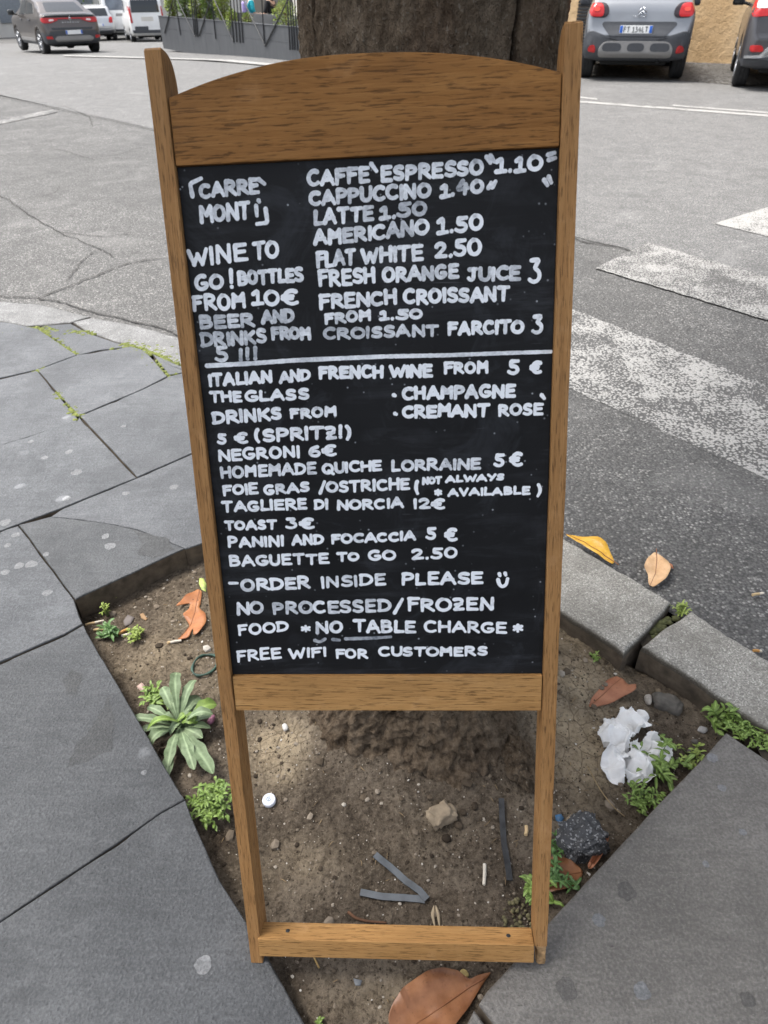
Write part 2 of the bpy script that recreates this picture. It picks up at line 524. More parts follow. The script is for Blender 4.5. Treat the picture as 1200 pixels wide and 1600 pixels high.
def make_leaf(name, c0, c1, rough=0.45, back=None, scale=60):
    m = Mat(name, rough, 0.4)
    v = m.coord()
    n = m.noise(v, scale, 4, 0.6)
    n2 = m.noise(v, scale * 6, 3, 0.6)
    c = m.ramp(n, [(0.3, c0), (0.7, c1)])
    c = m.mix(m.math('MULTIPLY', m.ramp(n2, [(0.6, 0.0), (0.7, 1.0)]), 0.4), c, tuple(x * .5 for x in c0))
    n3 = m.noise(v, scale * .3, 4, 0.6, 0.5)
    c = m.mix(m.ramp(m.attr('rib').outputs['Fac'], [(0.70, 0.0), (0.95, 0.55)]), c, tuple(min(1, x * 1.7 + .03) for x in c1))
    c = m.mix(m.math('MULTIPLY', m.ramp(n3, [(0.52, 0.0), (0.68, 1.0)]), 0.45), c, tuple(x * .55 for x in c0))
    c = m.mix(m.math('MULTIPLY', m.ramp(n3, [(0.30, 1.0), (0.42, 0.0)]), 0.30), c, tuple(min(1, x * 1.25 + .02) for x in c1))
    m.color(c)
    m.bump(n, 0.35, 0.002)
    m.bump(n2, 0.3, 0.001)
    m.b.inputs['Subsurface Weight'].default_value = 0.0
    return m.m
LEAF_SAGE = make_leaf("weed_sage", (0.105, 0.155, 0.072), (0.225, 0.295, 0.165), 0.6)
LEAF_GREEN = make_leaf("weed_green", (0.085, 0.150, 0.026), (0.215, 0.315, 0.070), 0.5)
LEAF_YELLOW = make_leaf("weed_yellow_green", (0.135, 0.195, 0.030), (0.290, 0.360, 0.080), 0.5)
LEAF_DARK = make_leaf("weed_dark_green", (0.045, 0.105, 0.028), (0.105, 0.200, 0.055), 0.5)
LEAF_CROWN = make_leaf("crown_leaf", (0.028, 0.062, 0.014), (0.065, 0.125, 0.028), 0.4, scale=3)
LEAF_BUSH = make_leaf("bush_leaf", (0.130, 0.200, 0.025), (0.330, 0.400, 0.075), 0.5, scale=4)
LEAF_BUSH_D = make_leaf("bush_leaf_deep", (0.055, 0.105, 0.018), (0.160, 0.240, 0.045), 0.5, scale=4)
DRY_BROWN = make_leaf("dry_leaf_brown", (0.175, 0.066, 0.026), (0.320, 0.148, 0.070), 0.38, scale=25)
DRY_ORANGE = make_leaf("dry_leaf_orange", (0.290, 0.098, 0.034), (0.450, 0.190, 0.072), 0.5, scale=25)
DRY_RUST = make_leaf("dry_leaf_rust", (0.300, 0.110, 0.055), (0.430, 0.190, 0.100), 0.55, scale=25)
DRY_YELLOW = make_leaf("dry_leaf_yellow", (0.520, 0.270, 0.022), (0.680, 0.400, 0.045), 0.4, scale=25)
DRY_TAN = make_leaf("dry_leaf_tan", (0.560, 0.330, 0.160), (0.740, 0.500, 0.290), 0.45, scale=25)
VEIN = plain("leaf_vein", (0.22, 0.09, 0.04), 0.6)
STEM_G = plain("weed_stem", (0.13, 0.19, 0.06), 0.6)
MOSS = plain("moss_green", (0.125, 0.145, 0.036), 0.95, var=0.5, scale=60)

m = Mat("stucco_ochre", 0.95, 0.15)
v = m.coord((1, 1, 1))
a = m.noise(v, 1.1, 6, 0.6, 0.3); b = m.noise(v, 7, 6, 0.7); cz = m.noise(v, 30, 4, 0.7)
c = m.ramp(a, [(0.3, (0.56, 0.37, 0.19)), (0.55, (0.72, 0.51, 0.29)), (0.75, (0.78, 0.59, 0.37))])
c = m.mix(m.math('MULTIPLY', m.ramp(b, [(0.34, 1.0), (0.46, 0.0)]), 0.5), c, (0.46, 0.31, 0.17))
m.color(c); pt = m.voro(v, 9, 'F1', 0)
c = m.mix(m.math('MULTIPLY', m.ramp(pt, [(0.06, 1.0), (0.16, 0.0)]), 0.6), c, (0.34, 0.22, 0.12))
m.color(c)
m.bump(b, 0.8, 0.05); m.bump(cz, 0.6, 0.02)
STUCCO = m.m
PALE_WALL = plain("pale_render", (0.62, 0.59, 0.54), 0.9, var=0.08, scale=1.2)

m = Mat("cobbles", 0.85, 0.3)
v = m.coord((1, 1, 1))
e = m.voro(v, 8.5, 'DISTANCE_TO_EDGE', 0); ce = m.voro(v, 8.5, 'F1', 1)
sp = m.n('ShaderNodeSeparateColor'); m.l(ce, sp.inputs[0])
c = m.mix(sp.outputs[0], (0.075, 0.073, 0.070), (0.140, 0.136, 0.130))
c = m.mix(m.ramp(e, [(0.02, 1.0), (0.10, 0.0)]), c, (0.035, 0.030, 0.025))
m.color(c); m.bump(m.ramp(e, [(0.0, 0.0), (0.2, 1.0)]), 0.8, 0.02)
COBBLE = m.m

PLANTER_M = Mat("dark_grey_steel", 0.5, 0.4)
_v = PLANTER_M.coord((1.5, 1.5, 0.4)); _n = PLANTER_M.noise(_v, 3, 5, 0.7)
PLANTER_M.color(PLANTER_M.ramp(_n, [(0.3, (0.056, 0.060, 0.066)), (0.7, (0.084, 0.089, 0.096))]))
PLANTER_M = PLANTER_M.m
BAR_M = plain("black_iron", (0.020, 0.021, 0.024), 0.5, var=0.2)
RUBBER = plain("tyre_rubber", (0.020, 0.020, 0.021), 0.85, var=0.25, scale=30)
ALLOY = plain("wheel_alloy", (0.38, 0.39, 0.41), 0.35, 0.7, var=0.05)
PLASTIC = plain("dark_car_plastic", (0.060, 0.064, 0.072), 0.55, var=0.1)
UNDER = plain("car_underbody", (0.012, 0.012, 0.012), 0.9, var=0.2)
GLASS_D = Mat("car_glass", 0.06, 0.6, 0.0, (0.020, 0.024, 0.028)).m
LAMP_RED = Mat("lamp_red", 0.18, 0.55, 0.0, (0.42, 0.016, 0.018)).m
LAMP_DARK = Mat("lamp_smoked", 0.18, 0.5, 0.0, (0.03, 0.022, 0.026)).m
LAMP_CLEAR = Mat("lamp_clear", 0.15, 0.6, 0.0, (0.72, 0.60, 0.58)).m
CHROME = plain("chrome_trim", (0.62, 0.64, 0.67), 0.22, 0.95, var=0.03)
PLATE_W = Mat("plate_white", 0.4, 0.4, 0.0, (0.74, 0.75, 0.74)).m
PLATE_B = Mat("plate_blue", 0.4, 0.4, 0.0, (0.03, 0.12, 0.48)).m
INK = Mat("plate_ink", 0.5, 0.3, 0.0, (0.015, 0.015, 0.018)).m
def car_paint(name, c, metal=0.35, rough=0.28):
    m = Mat(name, rough, 0.5, metal)
    v = m.coord(); n = m.noise(v, 2.5, 3)
    m.color(m.ramp(n, [(0.3, tuple(x * .93 for x in c)), (0.7, tuple(min(1, x * 1.05) for x in c))]))
    m.b.inputs['Coat Weight'].default_value = 0.6
    m.b.inputs['Coat Roughness'].default_value = 0.08
    return m.m
P_GREY = car_paint("paint_steel_grey", (0.27, 0.282, 0.30), 0.55, 0.32)
P_DARK = car_paint("paint_dark_grey", (0.085, 0.082, 0.088), 0.55, 0.30)
P_BROWN = car_paint("paint_graphite", (0.110, 0.095, 0.088), 0.6, 0.28)
P_WHITE = car_paint("paint_white", (0.80, 0.80, 0.79), 0.0, 0.3)
P_SILVER = car_paint("paint_silver", (0.52, 0.53, 0.54), 0.6, 0.3)
P_BLACK = car_paint("paint_black", (0.018, 0.020, 0.020), 0.2, 0.2)
LIGHT_PLASTIC = plain("bumper_light_grey", (0.26, 0.255, 0.25), 0.5, 0.2, var=0.06)

GUM_PALE = make_slab("trodden_gum", (0.165, 0.170, 0.176), (0.235, 0.24, 0.246), 0.05)
STAIN_DARK = make_slab("damp_slab", (0.062, 0.064, 0.066), (0.088, 0.090, 0.092), 0.1)
SPOT_DARK = make_slab("dark_spot", (0.098, 0.094, 0.088), (0.135, 0.130, 0.122), 0.1)
# ------------------------------------------------------------------ ground: road, kerb, paving, soil
ROAD_Z = -0.025
def road_h(x, y):
    """the street falls away gently beyond the parked cars on the far left"""
    d = math.hypot(x, y)
    az = math.degrees(math.atan2(x, y))
    k = float(smooth(6, -8, az)) if az > -8 else 1.0
    return ROAD_Z - k * (0.036 * min(11.0, max(0.0, d - 19.0)) + 0.022 * max(0.0, d - 30.0))
def dip_side(x, y):
    """1 towards the left, where the road falls away and its surfacing thickens"""
    return 1.0 - float(smooth(-4, 6, math.degrees(math.atan2(x, y))))
def GR(px, py):
    """photograph pixel -> point on the road surface, following its fall"""
    r = ray(px, py)
    t0, t1 = 0.5, None
    for t in np.geomspace(0.8, 120, 400):
        p = CAM + r * t
        if p[2] < road_h(p[0], p[1]):
            t1 = t; break
        t0 = t
    if t1 is None:
        t1 = 120
    for _ in range(30):
        m_ = (t0 + t1) / 2; p = CAM + r * m_
        if p[2] < road_h(p[0], p[1]): t1 = m_
        else: t0 = m_
    return CAM + r * t1
def px_list(pts, z=0.0):
    return [G(a, b, z)[:2] for a, b in pts]

KERB_OUT_PX = [(-160, 470), (0, 470), (65, 475), (143, 494), (210, 507), (280, 526), (330, 543), (400, 570), (500, 625), (600, 690), (700, 745),
               (800, 795), (880, 838), (960, 886), (1050, 940), (1080, 957), (1200, 1033), (1400, 1160)]
kout = px_list(KERB_OUT_PX)
kaz = np.array([math.atan2(p[0], p[1]) for p in kout])
kr = np.array([math.hypot(*p) for p in kout])
def kerb_r(a):
    if a < kaz[0]:
        return kr[0] / max(0.25, math.cos(min(1.3, kaz[0] - a)))
    if a > kaz[-1]:
        return kr[-1] / max(0.25, math.cos(min(1.3, a - kaz[-1])))
    return float(np.interp(a, kaz, kr))
azs = np.radians(np.concatenate([np.linspace(-100, -36, 24, endpoint=False), np.linspace(-36, 60, 180, endpoint=False), np.linspace(60, 110, 24)]))
rad = np.concatenate([[0.0, 0.35], np.geomspace(0.8, 160, 52)])
vs, fs = [], []
for a in azs:
    r0 = kerb_r(a) - 0.015
    for q in rad:
        r = r0 + q
        x, y = math.sin(a) * r, math.cos(a) * r
        vs.append((x, y, road_h(x, y)))
nr = len(rad)
for i in range(len(azs) - 1):
    for j in range(nr - 1):
        fs.append((i * nr + j, i * nr + j + 1, (i + 1) * nr + j + 1, (i + 1) * nr + j))
struct(link_mesh("road", vs, fs, ASPHALT_OLD))

def strip_sheet(name, m, near, far, dz, steps=40):
    """a sheet on the road between two polylines given in photograph pixels"""
    def samp(poly, n):
        P = np.array([G(*p, ROAD_Z)[:2] for p in poly])
        d = np.concatenate([[0], np.cumsum(np.linalg.norm(np.diff(P, axis=0), axis=1))])
        t = np.linspace(0, d[-1], n)
        return np.stack([np.interp(t, d, P[:, 0]), np.interp(t, d, P[:, 1])], 1)
    A, B = samp(near, steps), samp(far, steps)
    vs, fs, nj = [], [], 14
    for i in range(steps):
        for j in range(nj):
            p = A[i] + (B[i] - A[i]) * (j / (nj - 1))
            vs.append((p[0], p[1], road_h(p[0], p[1]) + dz))
    for i in range(steps - 1):
        for j in range(nj - 1):
            fs.append((i * nj + j, i * nj + j + 1, (i + 1) * nj + j + 1, (i + 1) * nj + j))
    return struct(link_mesh(name, vs, fs, m))

# newer, paler carriageway beyond the old patched edge
near_edge = [(-420, 108), (-200, 130), (0, 150), (50, 160), (105, 172), (170, 186), (250, 204), (400, 240), (560, 285), (700, 325), (800, 352), (890, 368), (930, 378), (1000, 396), (1030, 402), (1100, 425), (1200, 455), (1500, 560)]
NE = np.array([G(*p, ROAD_Z)[:2] for p in near_edge])
dd = np.concatenate([[0], np.cumsum(np.linalg.norm(np.diff(NE, axis=0), axis=1))])
tt = np.concatenate([np.arange(0, dd[-1], 0.05)])
vs, fs = [], []
outs = np.array([0.0, 0.25, 0.8, 2, 4, 7, 11, 16, 22, 30])
pts = []
for q in tt:
    x = np.interp(q, dd, NE[:, 0]); y = np.interp(q, dd, NE[:, 1])
    n1 = 0.035 * fbm(x * 3, y * 3, 3.1) + 0.018 * fbm(x * 14, y * 14, 9)
    d_ = math.hypot(x, y); pts.append((x + x / d_ * n1, y + y / d_ * n1))
for (x, y) in pts:
    # spread away from the camera side, along the line of sight
    d = math.hypot(x, y); ux, uy = x / d, y / d
    for o_ in outs:
        X, Y = x + ux * o_, y + uy * o_
        vs.append((X, Y, road_h(X, Y) + 0.004 + 0.03 * float(smooth(12, 17, math.hypot(X, Y))) * dip_side(X, Y)))
no = len(outs)
for i in range(len(pts) - 1):
    for j in range(no - 1):
        fs.append((i * no + j, i * no + j + 1, (i + 1) * no + j + 1, (i + 1) * no + j))
struct(link_mesh("carriageway", vs, fs, ASPHALT_NEW))

# cobbled parking strip along the far wall
strip_sheet("parking_cobbles", COBBLE, [(560, 99.5), (760, 110), (908, 118.5), (1055, 126.5), (1200, 137.5), (1420, 156)],
            [(640, 58), (780, 66), (908, 76), (1055, 86), (1200, 98), (1420, 118)], 0.008)

# painted markings
def marking(name, quads, m, dz=0.012, jag=0.0):
    mb = MB()
    for q in quads:
        P = [GR(*p)[:2] for p in q]
        n = 40
        ring = []
        a0, a1, b1, b0 = [np.array(p) for p in P]
        for i in range(n + 1):
            t = i / n
            ring.append((a0 + (a1 - a0) * t, b0 + (b1 - b0) * t))
        vsx = []
        for i, (a, b) in enumerate(ring):
            ja = jag * mnoise.noise(Vector((a[0] * 16, a[1] * 16, 1))) + jag * .6 * mnoise.noise(Vector((a[0] * 60, a[1] * 60, 1)))
            jb = jag * mnoise.noise(Vector((b[0] * 16, b[1] * 16, 5))) + jag * .6 * mnoise.noise(Vector((b[0] * 60, b[1] * 60, 5)))
            u = (b - a) / max(1e-6, np.linalg.norm(b - a))
            a = a + u * ja; b = b + u * jb
            vsx += [(p[0], p[1], road_h(*p) + dz + 0.045 * float(smooth(11, 16, math.hypot(*p))) * dip_side(*p)) for p in (a, b)]
        mb.add(vsx, [(2 * i, 2 * i + 1, 2 * i + 3, 2 * i + 2) for i in range(n)])
    o = mb.build(name, m)
    return struct(o)
marking("crossing_stripe", [[(780, 438), (1420, 690), (1420, 850), (760, 548)]], PAINT_WORN, 0.0018, 0.016)
marking("crossing_stripe", [[(1012, 381), (1420, 498), (1420, 570), (929, 421)]], PAINT_WORN, 0.0085, 0.014)
marking("crossing_stripe", [[(1207, 323), (1420, 372), (1420, 425), (1115, 351)]], PAINT_OK, 0.0085, 0.006)
marking("centre_line", [[(700, 143.0), (1420, 196.6), (1420, 200.2), (700, 145.6)]], PAINT_OK, 0.0085)
marking("centre_line", [[(1051, 164.4), (1420, 192.6), (1420, 195.6), (1051, 166.6)]], PAINT_OK, 0.0085)
marking("centre_line", [[(100, 89.0), (933, 154.6), (933, 156.8), (100, 91.2)]], PAINT_OK, 0.0085)
marking("lane_line", [[(-40, 195), (82, 172), (90, 176), (-40, 203)]], make_paint("faded_road_paint", 0.78), 0.005, 0.01)

# cracks in the old asphalt
def crack_mesh(mb, pts, w, z, step=0.02, wob=0.012):
    P = np.array([G(*p, z)[:2] for p in pts])
    d = np.concatenate([[0], np.cumsum(np.linalg.norm(np.diff(P, axis=0), axis=1))])
    t = np.arange(0, d[-1], step)
    X = np.interp(t, d, P[:, 0]); Y = np.interp(t, d, P[:, 1])
    vs = []
    for i, (x, y) in enumerate(zip(X, Y)):
        x += wob * 1.6 * mnoise.noise(Vector((t[i] * 7, pts[0][0], 1))) + wob * 1.1 * mnoise.noise(Vector((t[i] * 24, pts[0][0], 4)))
        y += wob * 1.6 * mnoise.noise(Vector((t[i] * 7, pts[0][1], 8))) + wob * 1.1 * mnoise.noise(Vector((t[i] * 24, pts[0][1], 6)))
        k = max(0, i - 1); l = min(len(t) - 1, i + 1)
        dx, dy = X[l] - X[k], Y[l] - Y[k]
        L = math.hypot(dx, dy) or 1
        ww = w * 0.6 * (0.45 + 0.75 * abs(mnoise.noise(Vector((t[i] * 19, 3.3, pts[0][0])))) ) * min(1, min(i, len(t) - 1 - i) / 3 + .15)
        vs += [(x - dy / L * ww, y + dx / L * ww, z), (x + dy / L * ww, y - dx / L * ww, z)]
    mb.add(vs, [(2 * i, 2 * i + 1, 2 * i + 3, 2 * i + 2) for i in range(len(t) - 1)])
CRACK_M = plain("crack_dirt", (0.045, 0.043, 0.040), 0.95, var=0.4, scale=80)
for pts, w in [
    ([(-30, 292), (10, 310), (45, 335), (70, 350), (95, 363), (125, 366), (165, 369), (205, 364)], 0.010),
    ([(95, 363), (130, 378), (155, 388), (180, 402)], 0.009),
    ([(155, 390), (128, 405), (115, 425), (102, 440)], 0.007),
    ([(60, 465), (110, 445), (165, 425), (200, 410), (240, 404), (268, 402)], 0.011),
    ([(-20, 245), (40, 240), (80, 231), (110, 238), (140, 248), (190, 240), (215, 230), (245, 236)], 0.008),
    ([(140, 250), (180, 246), (230, 249), (250, 250)], 0.009),
    ([(0, 180), (50, 176), (100, 165), (140, 182), (145, 198)], 0.010),
    ([(60, 309), (85, 300), (95, 292)], 0.006),
    ([(20, 228), (60, 224), (90, 216)], 0.008),
    ([(-60, 150), (0, 152), (60, 163), (105, 174), (170, 188), (250, 206), (330, 224)], 0.012),
    ([(880, 366), (915, 378), (960, 384), (1002, 397), (1040, 404)], 0.014),
    ([(1040, 388), (1100, 408), (1150, 420), (1220, 440)], 0.010),
    ([(-40, 462), (30, 463), (90, 470), (150, 489), (230, 506), (300, 528)], 0.013),
]:
    mb = MB(); crack_mesh(mb, pts, w, ROAD_Z + 0.0065)
    struct(mb.build("asphalt_crack", CRACK_M))

# ---- paving slabs and kerb stones: thick stones with chipped, eased edges
def stone(name, poly, z, m, thick=0.12, gap=0.002, bev=0.003, jag=0.0012, step=0.03, tilt=(0, 0), seed=0):
    P = [np.array(p) for p in poly]
    A = sum(P[i][0] * P[(i + 1) % len(P)][1] - P[(i + 1) % len(P)][0] * P[i][1] for i in range(len(P))) / 2
    if A < 0:
        P = P[::-1]
    ring = []
    for i in range(len(P)):
        a, b = P[i], P[(i + 1) % len(P)]
        n = max(1, int(np.linalg.norm(b - a) / step))
        for k in range(n):
            ring.append(a + (b - a) * k / n)
    ring = np.array(ring)
    def inset(r, d):
        nx = np.roll(r, -1, 0) - np.roll(r, 1, 0)
        nn = np.stack([-nx[:, 1], nx[:, 0]], 1)
        nn /= np.maximum(1e-9, np.linalg.norm(nn, axis=1))[:, None]
        return r + nn * (d if np.isscalar(d) else d[:, None])
    j = np.array([jag * (mnoise.noise(Vector((p[0] * 45, p[1] * 45, seed))) + 1.4 * mnoise.noise(Vector((p[0] * 12, p[1] * 12, seed + 3)))) for p in ring])
    chip = np.array([max(0.0, mnoise.noise(Vector((p[0] * 22, p[1] * 22, seed + 7))) - 0.28) * 0.018 for p in ring])
    base = inset(ring, gap + j)
    r1 = inset(base, bev * 0.25 + chip * .6)
    r2 = inset(base, bev + chip)
    c = ring.mean(0)
    zz = lambda p, dz: (p[0], p[1], z + dz + (p[0] - c[0]) * tilt[0] + (p[1] - c[1]) * tilt[1])
    rows = [[zz(p, -thick) for p in base], [zz(p, -thick * .5) for p in inset(base, j)], [zz(p, -bev * 1.6) for p in base], [zz(p, -bev * .45 - c2 * .2) for p, c2 in zip(r1, chip)], [zz(p, 0) for p in r2]]
    n = len(ring)
    vs = [v for r in rows for v in r]
    fs = []
    for k in range(len(rows) - 1):
        for i in range(n):
            i2 = (i + 1) % n
            fs.append((k * n + i, k * n + i2, (k + 1) * n + i2, (k + 1) * n + i))
    fs.append(tuple((len(rows) - 1) * n + i for i in range(n)))
    o = link_mesh(name, vs, fs, m, None, True)
    o.data.materials.append(SLAB_SIDE)
    for p in o.data.polygons:
        if p.index < n * 2:
            p.material_index = 1
    flat(o, 50)
    return struct(o)

slab_px = [
    ([(-160, 520), (0, 502), (42, 510), (60, 514), (120, 555), (58, 578), (0, 591), (-160, 630)], 0),
    ([(62, 512), (70, 508), (111, 505), (136, 519), (182, 535), (205, 541), (153, 547), (120, 555)], 1),
    ([(58, 578), (120, 555), (205, 541), (228, 548), (262, 588), (221, 609), (127, 648), (123, 651)], 0),
    ([(238, 553), (283, 572), (350, 603), (290, 582), (264, 586)], 1),
    ([(-160, 640), (0, 592), (58, 578), (122, 653), (120, 658), (0, 696), (-160, 748)], 0),
    ([(125, 650), (221, 609), (264, 588), (290, 582), (350, 603), (420, 651), (297, 710), (214, 746)], 1),
    ([(-160, 748), (0, 696), (120, 658), (124, 652), (214, 747), (98, 794), (29, 820), (-160, 890)], 1),
    ([(214, 746), (297, 710), (420, 653), (500, 690), (541, 749), (400, 811), (310, 851), (289, 857), (214, 827), (175, 819), (130, 812), (78, 807), (98, 794)], 0),
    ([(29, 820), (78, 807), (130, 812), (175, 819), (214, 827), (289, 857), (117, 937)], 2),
    ([(-160, 890), (29, 820), (117, 937), (130, 975), (100, 992), (0, 1035), (-160, 1102)], 1),
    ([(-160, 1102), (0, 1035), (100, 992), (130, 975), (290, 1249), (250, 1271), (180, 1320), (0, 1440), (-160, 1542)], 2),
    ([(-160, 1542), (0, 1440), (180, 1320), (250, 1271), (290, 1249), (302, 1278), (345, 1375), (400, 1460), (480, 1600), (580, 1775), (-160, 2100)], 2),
]
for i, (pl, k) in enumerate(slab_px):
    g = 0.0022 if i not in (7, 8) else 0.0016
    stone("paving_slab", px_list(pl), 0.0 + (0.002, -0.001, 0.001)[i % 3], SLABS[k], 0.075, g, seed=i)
for i, pl in enumerate([[(1135, 1142), (1200, 1185), (1420, 1330), (1420, 2100), (880, 1900), (782, 1613), (747, 1567), (760, 1543), (861, 1433), (1010, 1272)],
                        [(742, 1572), (778, 1620), (870, 1900), (590, 1800), (690, 1660)]]):
    stone("paving_slab", px_list(pl, 0.02), 0.02 - 0.006 * i, SLAB_DARK, 0.095, 0.002, bev=0.007, seed=20 + i)
# paving carries on underfoot, behind the camera
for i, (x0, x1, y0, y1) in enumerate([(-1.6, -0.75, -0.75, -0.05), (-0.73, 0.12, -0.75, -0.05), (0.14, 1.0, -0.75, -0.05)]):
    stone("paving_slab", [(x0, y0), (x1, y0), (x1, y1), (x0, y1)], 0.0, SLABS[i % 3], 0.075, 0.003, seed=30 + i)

kerb_px = [
    [(-160, 470), (0, 470), (65, 475), (142, 494), (111, 503), (66, 507), (42, 509), (0, 501), (-160, 515)],
    [(143, 495), (210, 507), (280, 526), (330, 543), (283, 570), (227, 546), (182, 534), (136, 518), (112, 503)],
    [(330, 543), (400, 570), (500, 625), (600, 690), (541, 748), (490, 705), (420, 650), (350, 602), (283, 570)],
    [(600, 690), (700, 745), (800, 795), (880, 838), (960, 886), (1052, 942), (1013, 986), (974, 1026), (961, 1012), (917, 984), (876, 956), (760, 884), (650, 815), (541, 748)],
    [(1080, 957), (1200, 1033), (1400, 1160), (1400, 1290), (1200, 1141), (1127, 1097), (1072, 1057), (999, 1013), (1040, 981)],
]
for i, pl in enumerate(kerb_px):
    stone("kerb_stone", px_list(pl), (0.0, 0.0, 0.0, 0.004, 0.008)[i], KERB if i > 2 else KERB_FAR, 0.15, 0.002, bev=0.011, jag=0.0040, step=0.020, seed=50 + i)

# trodden gum and stains on the paving
def slab_z(px, py):
    for i, (pl, k) in enumerate(slab_px):
        r = False
        for j in range(len(pl)):
            a, b = pl[j], pl[(j + 1) % len(pl)]
            if (a[1] > py) != (b[1] > py) and px < a[0] + (py - a[1]) * (b[0] - a[0]) / (b[1] - a[1]):
                r = not r
        if r:
            return (0.002, -0.001, 0.001)[i % 3]
    return 0.002
def spot(px, py, rx, z, m, name, seed, ry=None):
    c = G(px, py, z); n = 22
    ry = ry or rx
    vs = [(c[0], c[1], z + .0003)]
    for k, q in enumerate(np.linspace(0, 2 * math.pi, n, endpoint=False)):
        f = 1 + .30 * mnoise.noise(Vector((math.cos(q) * 1.4, math.sin(q) * 1.4, seed))) + .12 * mnoise.noise(Vector((math.cos(q) * 5, math.sin(q) * 5, seed)))
        vs.append((c[0] + rx * f * math.cos(q), c[1] + ry * f * math.sin(q), z + .0002))
    return struct(link_mesh(name, vs, [(0, k + 1, (k + 1) % n + 1) for k in range(n)], m))
for i, (x, y, r) in enumerate([(108, 706, .013), (120, 738, .018), (104, 779, .013), (8, 816, .017), (24, 836, .012), (12, 852, .010), (165, 838, .012), (172, 853, .016), (30, 884, .014), (48, 882, .016), (72, 866, .009), (196, 771, .012), (74, 926, .013), (272, 761, .015), (70, 715, .012), (48, 690, .010), (8, 894, .012), (193, 666, .010)]):
    spot(x, y, r, slab_z(x, y) + .0004, GUM_PALE, "gum_stain", i)
for i, (x, y, r) in enumerate([(1003, 1549, .013), (936, 1438, .011), (1113, 1184, .011), (1128, 1231, .008), (1103, 1350, .006), (318, 1508, .014), (225, 1207, .006), (1160, 1300, .007)]):
    spot(x, y, r, .0204 if x > 700 else slab_z(x, y) + .0004, GUM_PALE, "gum_stain", 40 + i)
for i, (x, y, r) in enumerate([(886, 1546, .020), (978, 1392, .019), (1168, 1562, .014)]):
    spot(x, y, r * .85, .0204, SPOT_DARK, "dark_stain", 60 + i)
def stain_poly(pts, z, m):
    P = np.array([G(*p, z)[:2] for p in pts]); Q = []
    for i in range(len(P)):
        a, b = P[i], P[(i + 1) % len(P)]
        for t in np.linspace(0, 1, 14, endpoint=False):
            p = a + (b - a) * t
            Q.append(p + .006 * np.array([mnoise.noise(Vector((p[0] * 40, p[1] * 40, 1))), mnoise.noise(Vector((p[0] * 40, p[1] * 40, 7)))]))
    return struct(link_mesh("damp_stain", [(q[0], q[1], z + .0002) for q in Q], [tuple(range(len(Q)))], m))
stain_poly([(169, 1088), (179, 1120), (173, 1174), (140, 1188), (104, 1197), (118, 1168), (142, 1138)], slab_z(150, 1150) + .0003, STAIN_DARK)
stain_poly([(112, 1046), (128, 1052), (122, 1082), (104, 1086), (98, 1064)], slab_z(110, 1065) + .0003, STAIN_DARK)
stain_poly([(208, 828), (262, 842), (272, 858), (240, 872), (216, 866), (222, 848)], slab_z(240, 850) + .0003, STAIN_DARK)

# ---- soil of the tree pit, and the earth in the paving joints
PIT = np.array([G(*p)[:2] for p in [(117, 937), (541, 748), (876, 955), (985, 1024), (1127, 1097), (1150, 1128), (747, 1567), (640, 1740), (560, 1760), (480, 1600), (400, 1460), (290, 1248)]])
def pit_dist(X, Y):
    """signed distance to the pit outline, positive inside"""
    X, Y = np.asarray(X, float), np.asarray(Y, float)
    best = np.full(X.shape, 1e9); inside = np.zeros(X.shape, bool)
    n = len(PIT)
    for i in range(n):
        a, b = PIT[i], PIT[(i + 1) % n]
        ab = b - a
        t = np.clip(((X - a[0]) * ab[0] + (Y - a[1]) * ab[1]) / (ab @ ab), 0, 1)
        best = np.minimum(best, np.hypot(X - a[0] - t * ab[0], Y - a[1] - t * ab[1]))
        cond = (a[1] > Y) != (b[1] > Y)
        with np.errstate(divide='ignore', invalid='ignore'):
            xi = a[0] + (Y - a[1]) * (b[0] - a[0]) / (b[1] - a[1])
        inside ^= cond & (X < xi)
    return np.where(inside, best, -best)
TREE = np.array([0.072, 1.185])
def soil_base(X, Y):
    X, Y = np.asarray(X, float), np.asarray(Y, float)
    dt = np.hypot(X - TREE[0] + .01, Y - TREE[1] + 0.02)
    z = -0.066 + 0.062 * np.exp(-(np.maximum(0, dt - 0.22) / 0.13) ** 2)
    z += 0.022 * smooth(0.75, 0.42, Y)                       # the earth rises to the front tip of the pit
    z += 0.018 * np.exp(-(((X - 0.47) / .12) ** 2 + ((Y - 1.02) / .16) ** 2))
    return z
def soil_z(x, y):
    z = float(soil_base(x, y))
    z += 0.012 * fbm(x * 5, y * 5, 1.7, 4) + 0.0045 * fbm(x * 22, y * 22, 4.2, 4)
    return z
xs = np.arange(-1.08, 1.30, 0.0043); ys = np.arange(0.22, 1.98, 0.0043)
XX, YY = np.meshgrid(xs, ys)
PD = pit_dist(XX, YY)
ZZ = soil_base(XX, YY)
keep = PD > -0.06
for i in range(len(ys)):
    for j in range(len(xs)):
        if keep[i, j]:
            x, y = xs[j], ys[i]
            ZZ[i, j] += 0.012 * fbm(x * 5, y * 5, 1.7, 4) + 0.0045 * fbm(x * 22, y * 22, 4.2, 4) + 0.0030 * fbm(x * 80, y * 80, 2, 2)
ZZ = np.where(PD < -0.03, -0.095, ZZ)
idx = -np.ones(XX.shape, int); idx[keep] = np.arange(keep.sum())
vs = np.stack([XX[keep], YY[keep], ZZ[keep]], 1)
fs = [(idx[i, j], idx[i, j + 1], idx[i + 1, j + 1], idx[i + 1, j]) for i in range(len(ys) - 1) for j in range(len(xs) - 1)
      if keep[i, j] and keep[i, j + 1] and keep[i + 1, j + 1] and keep[i + 1, j]]
soil = struct(link_mesh("soil", vs, fs, SOIL))
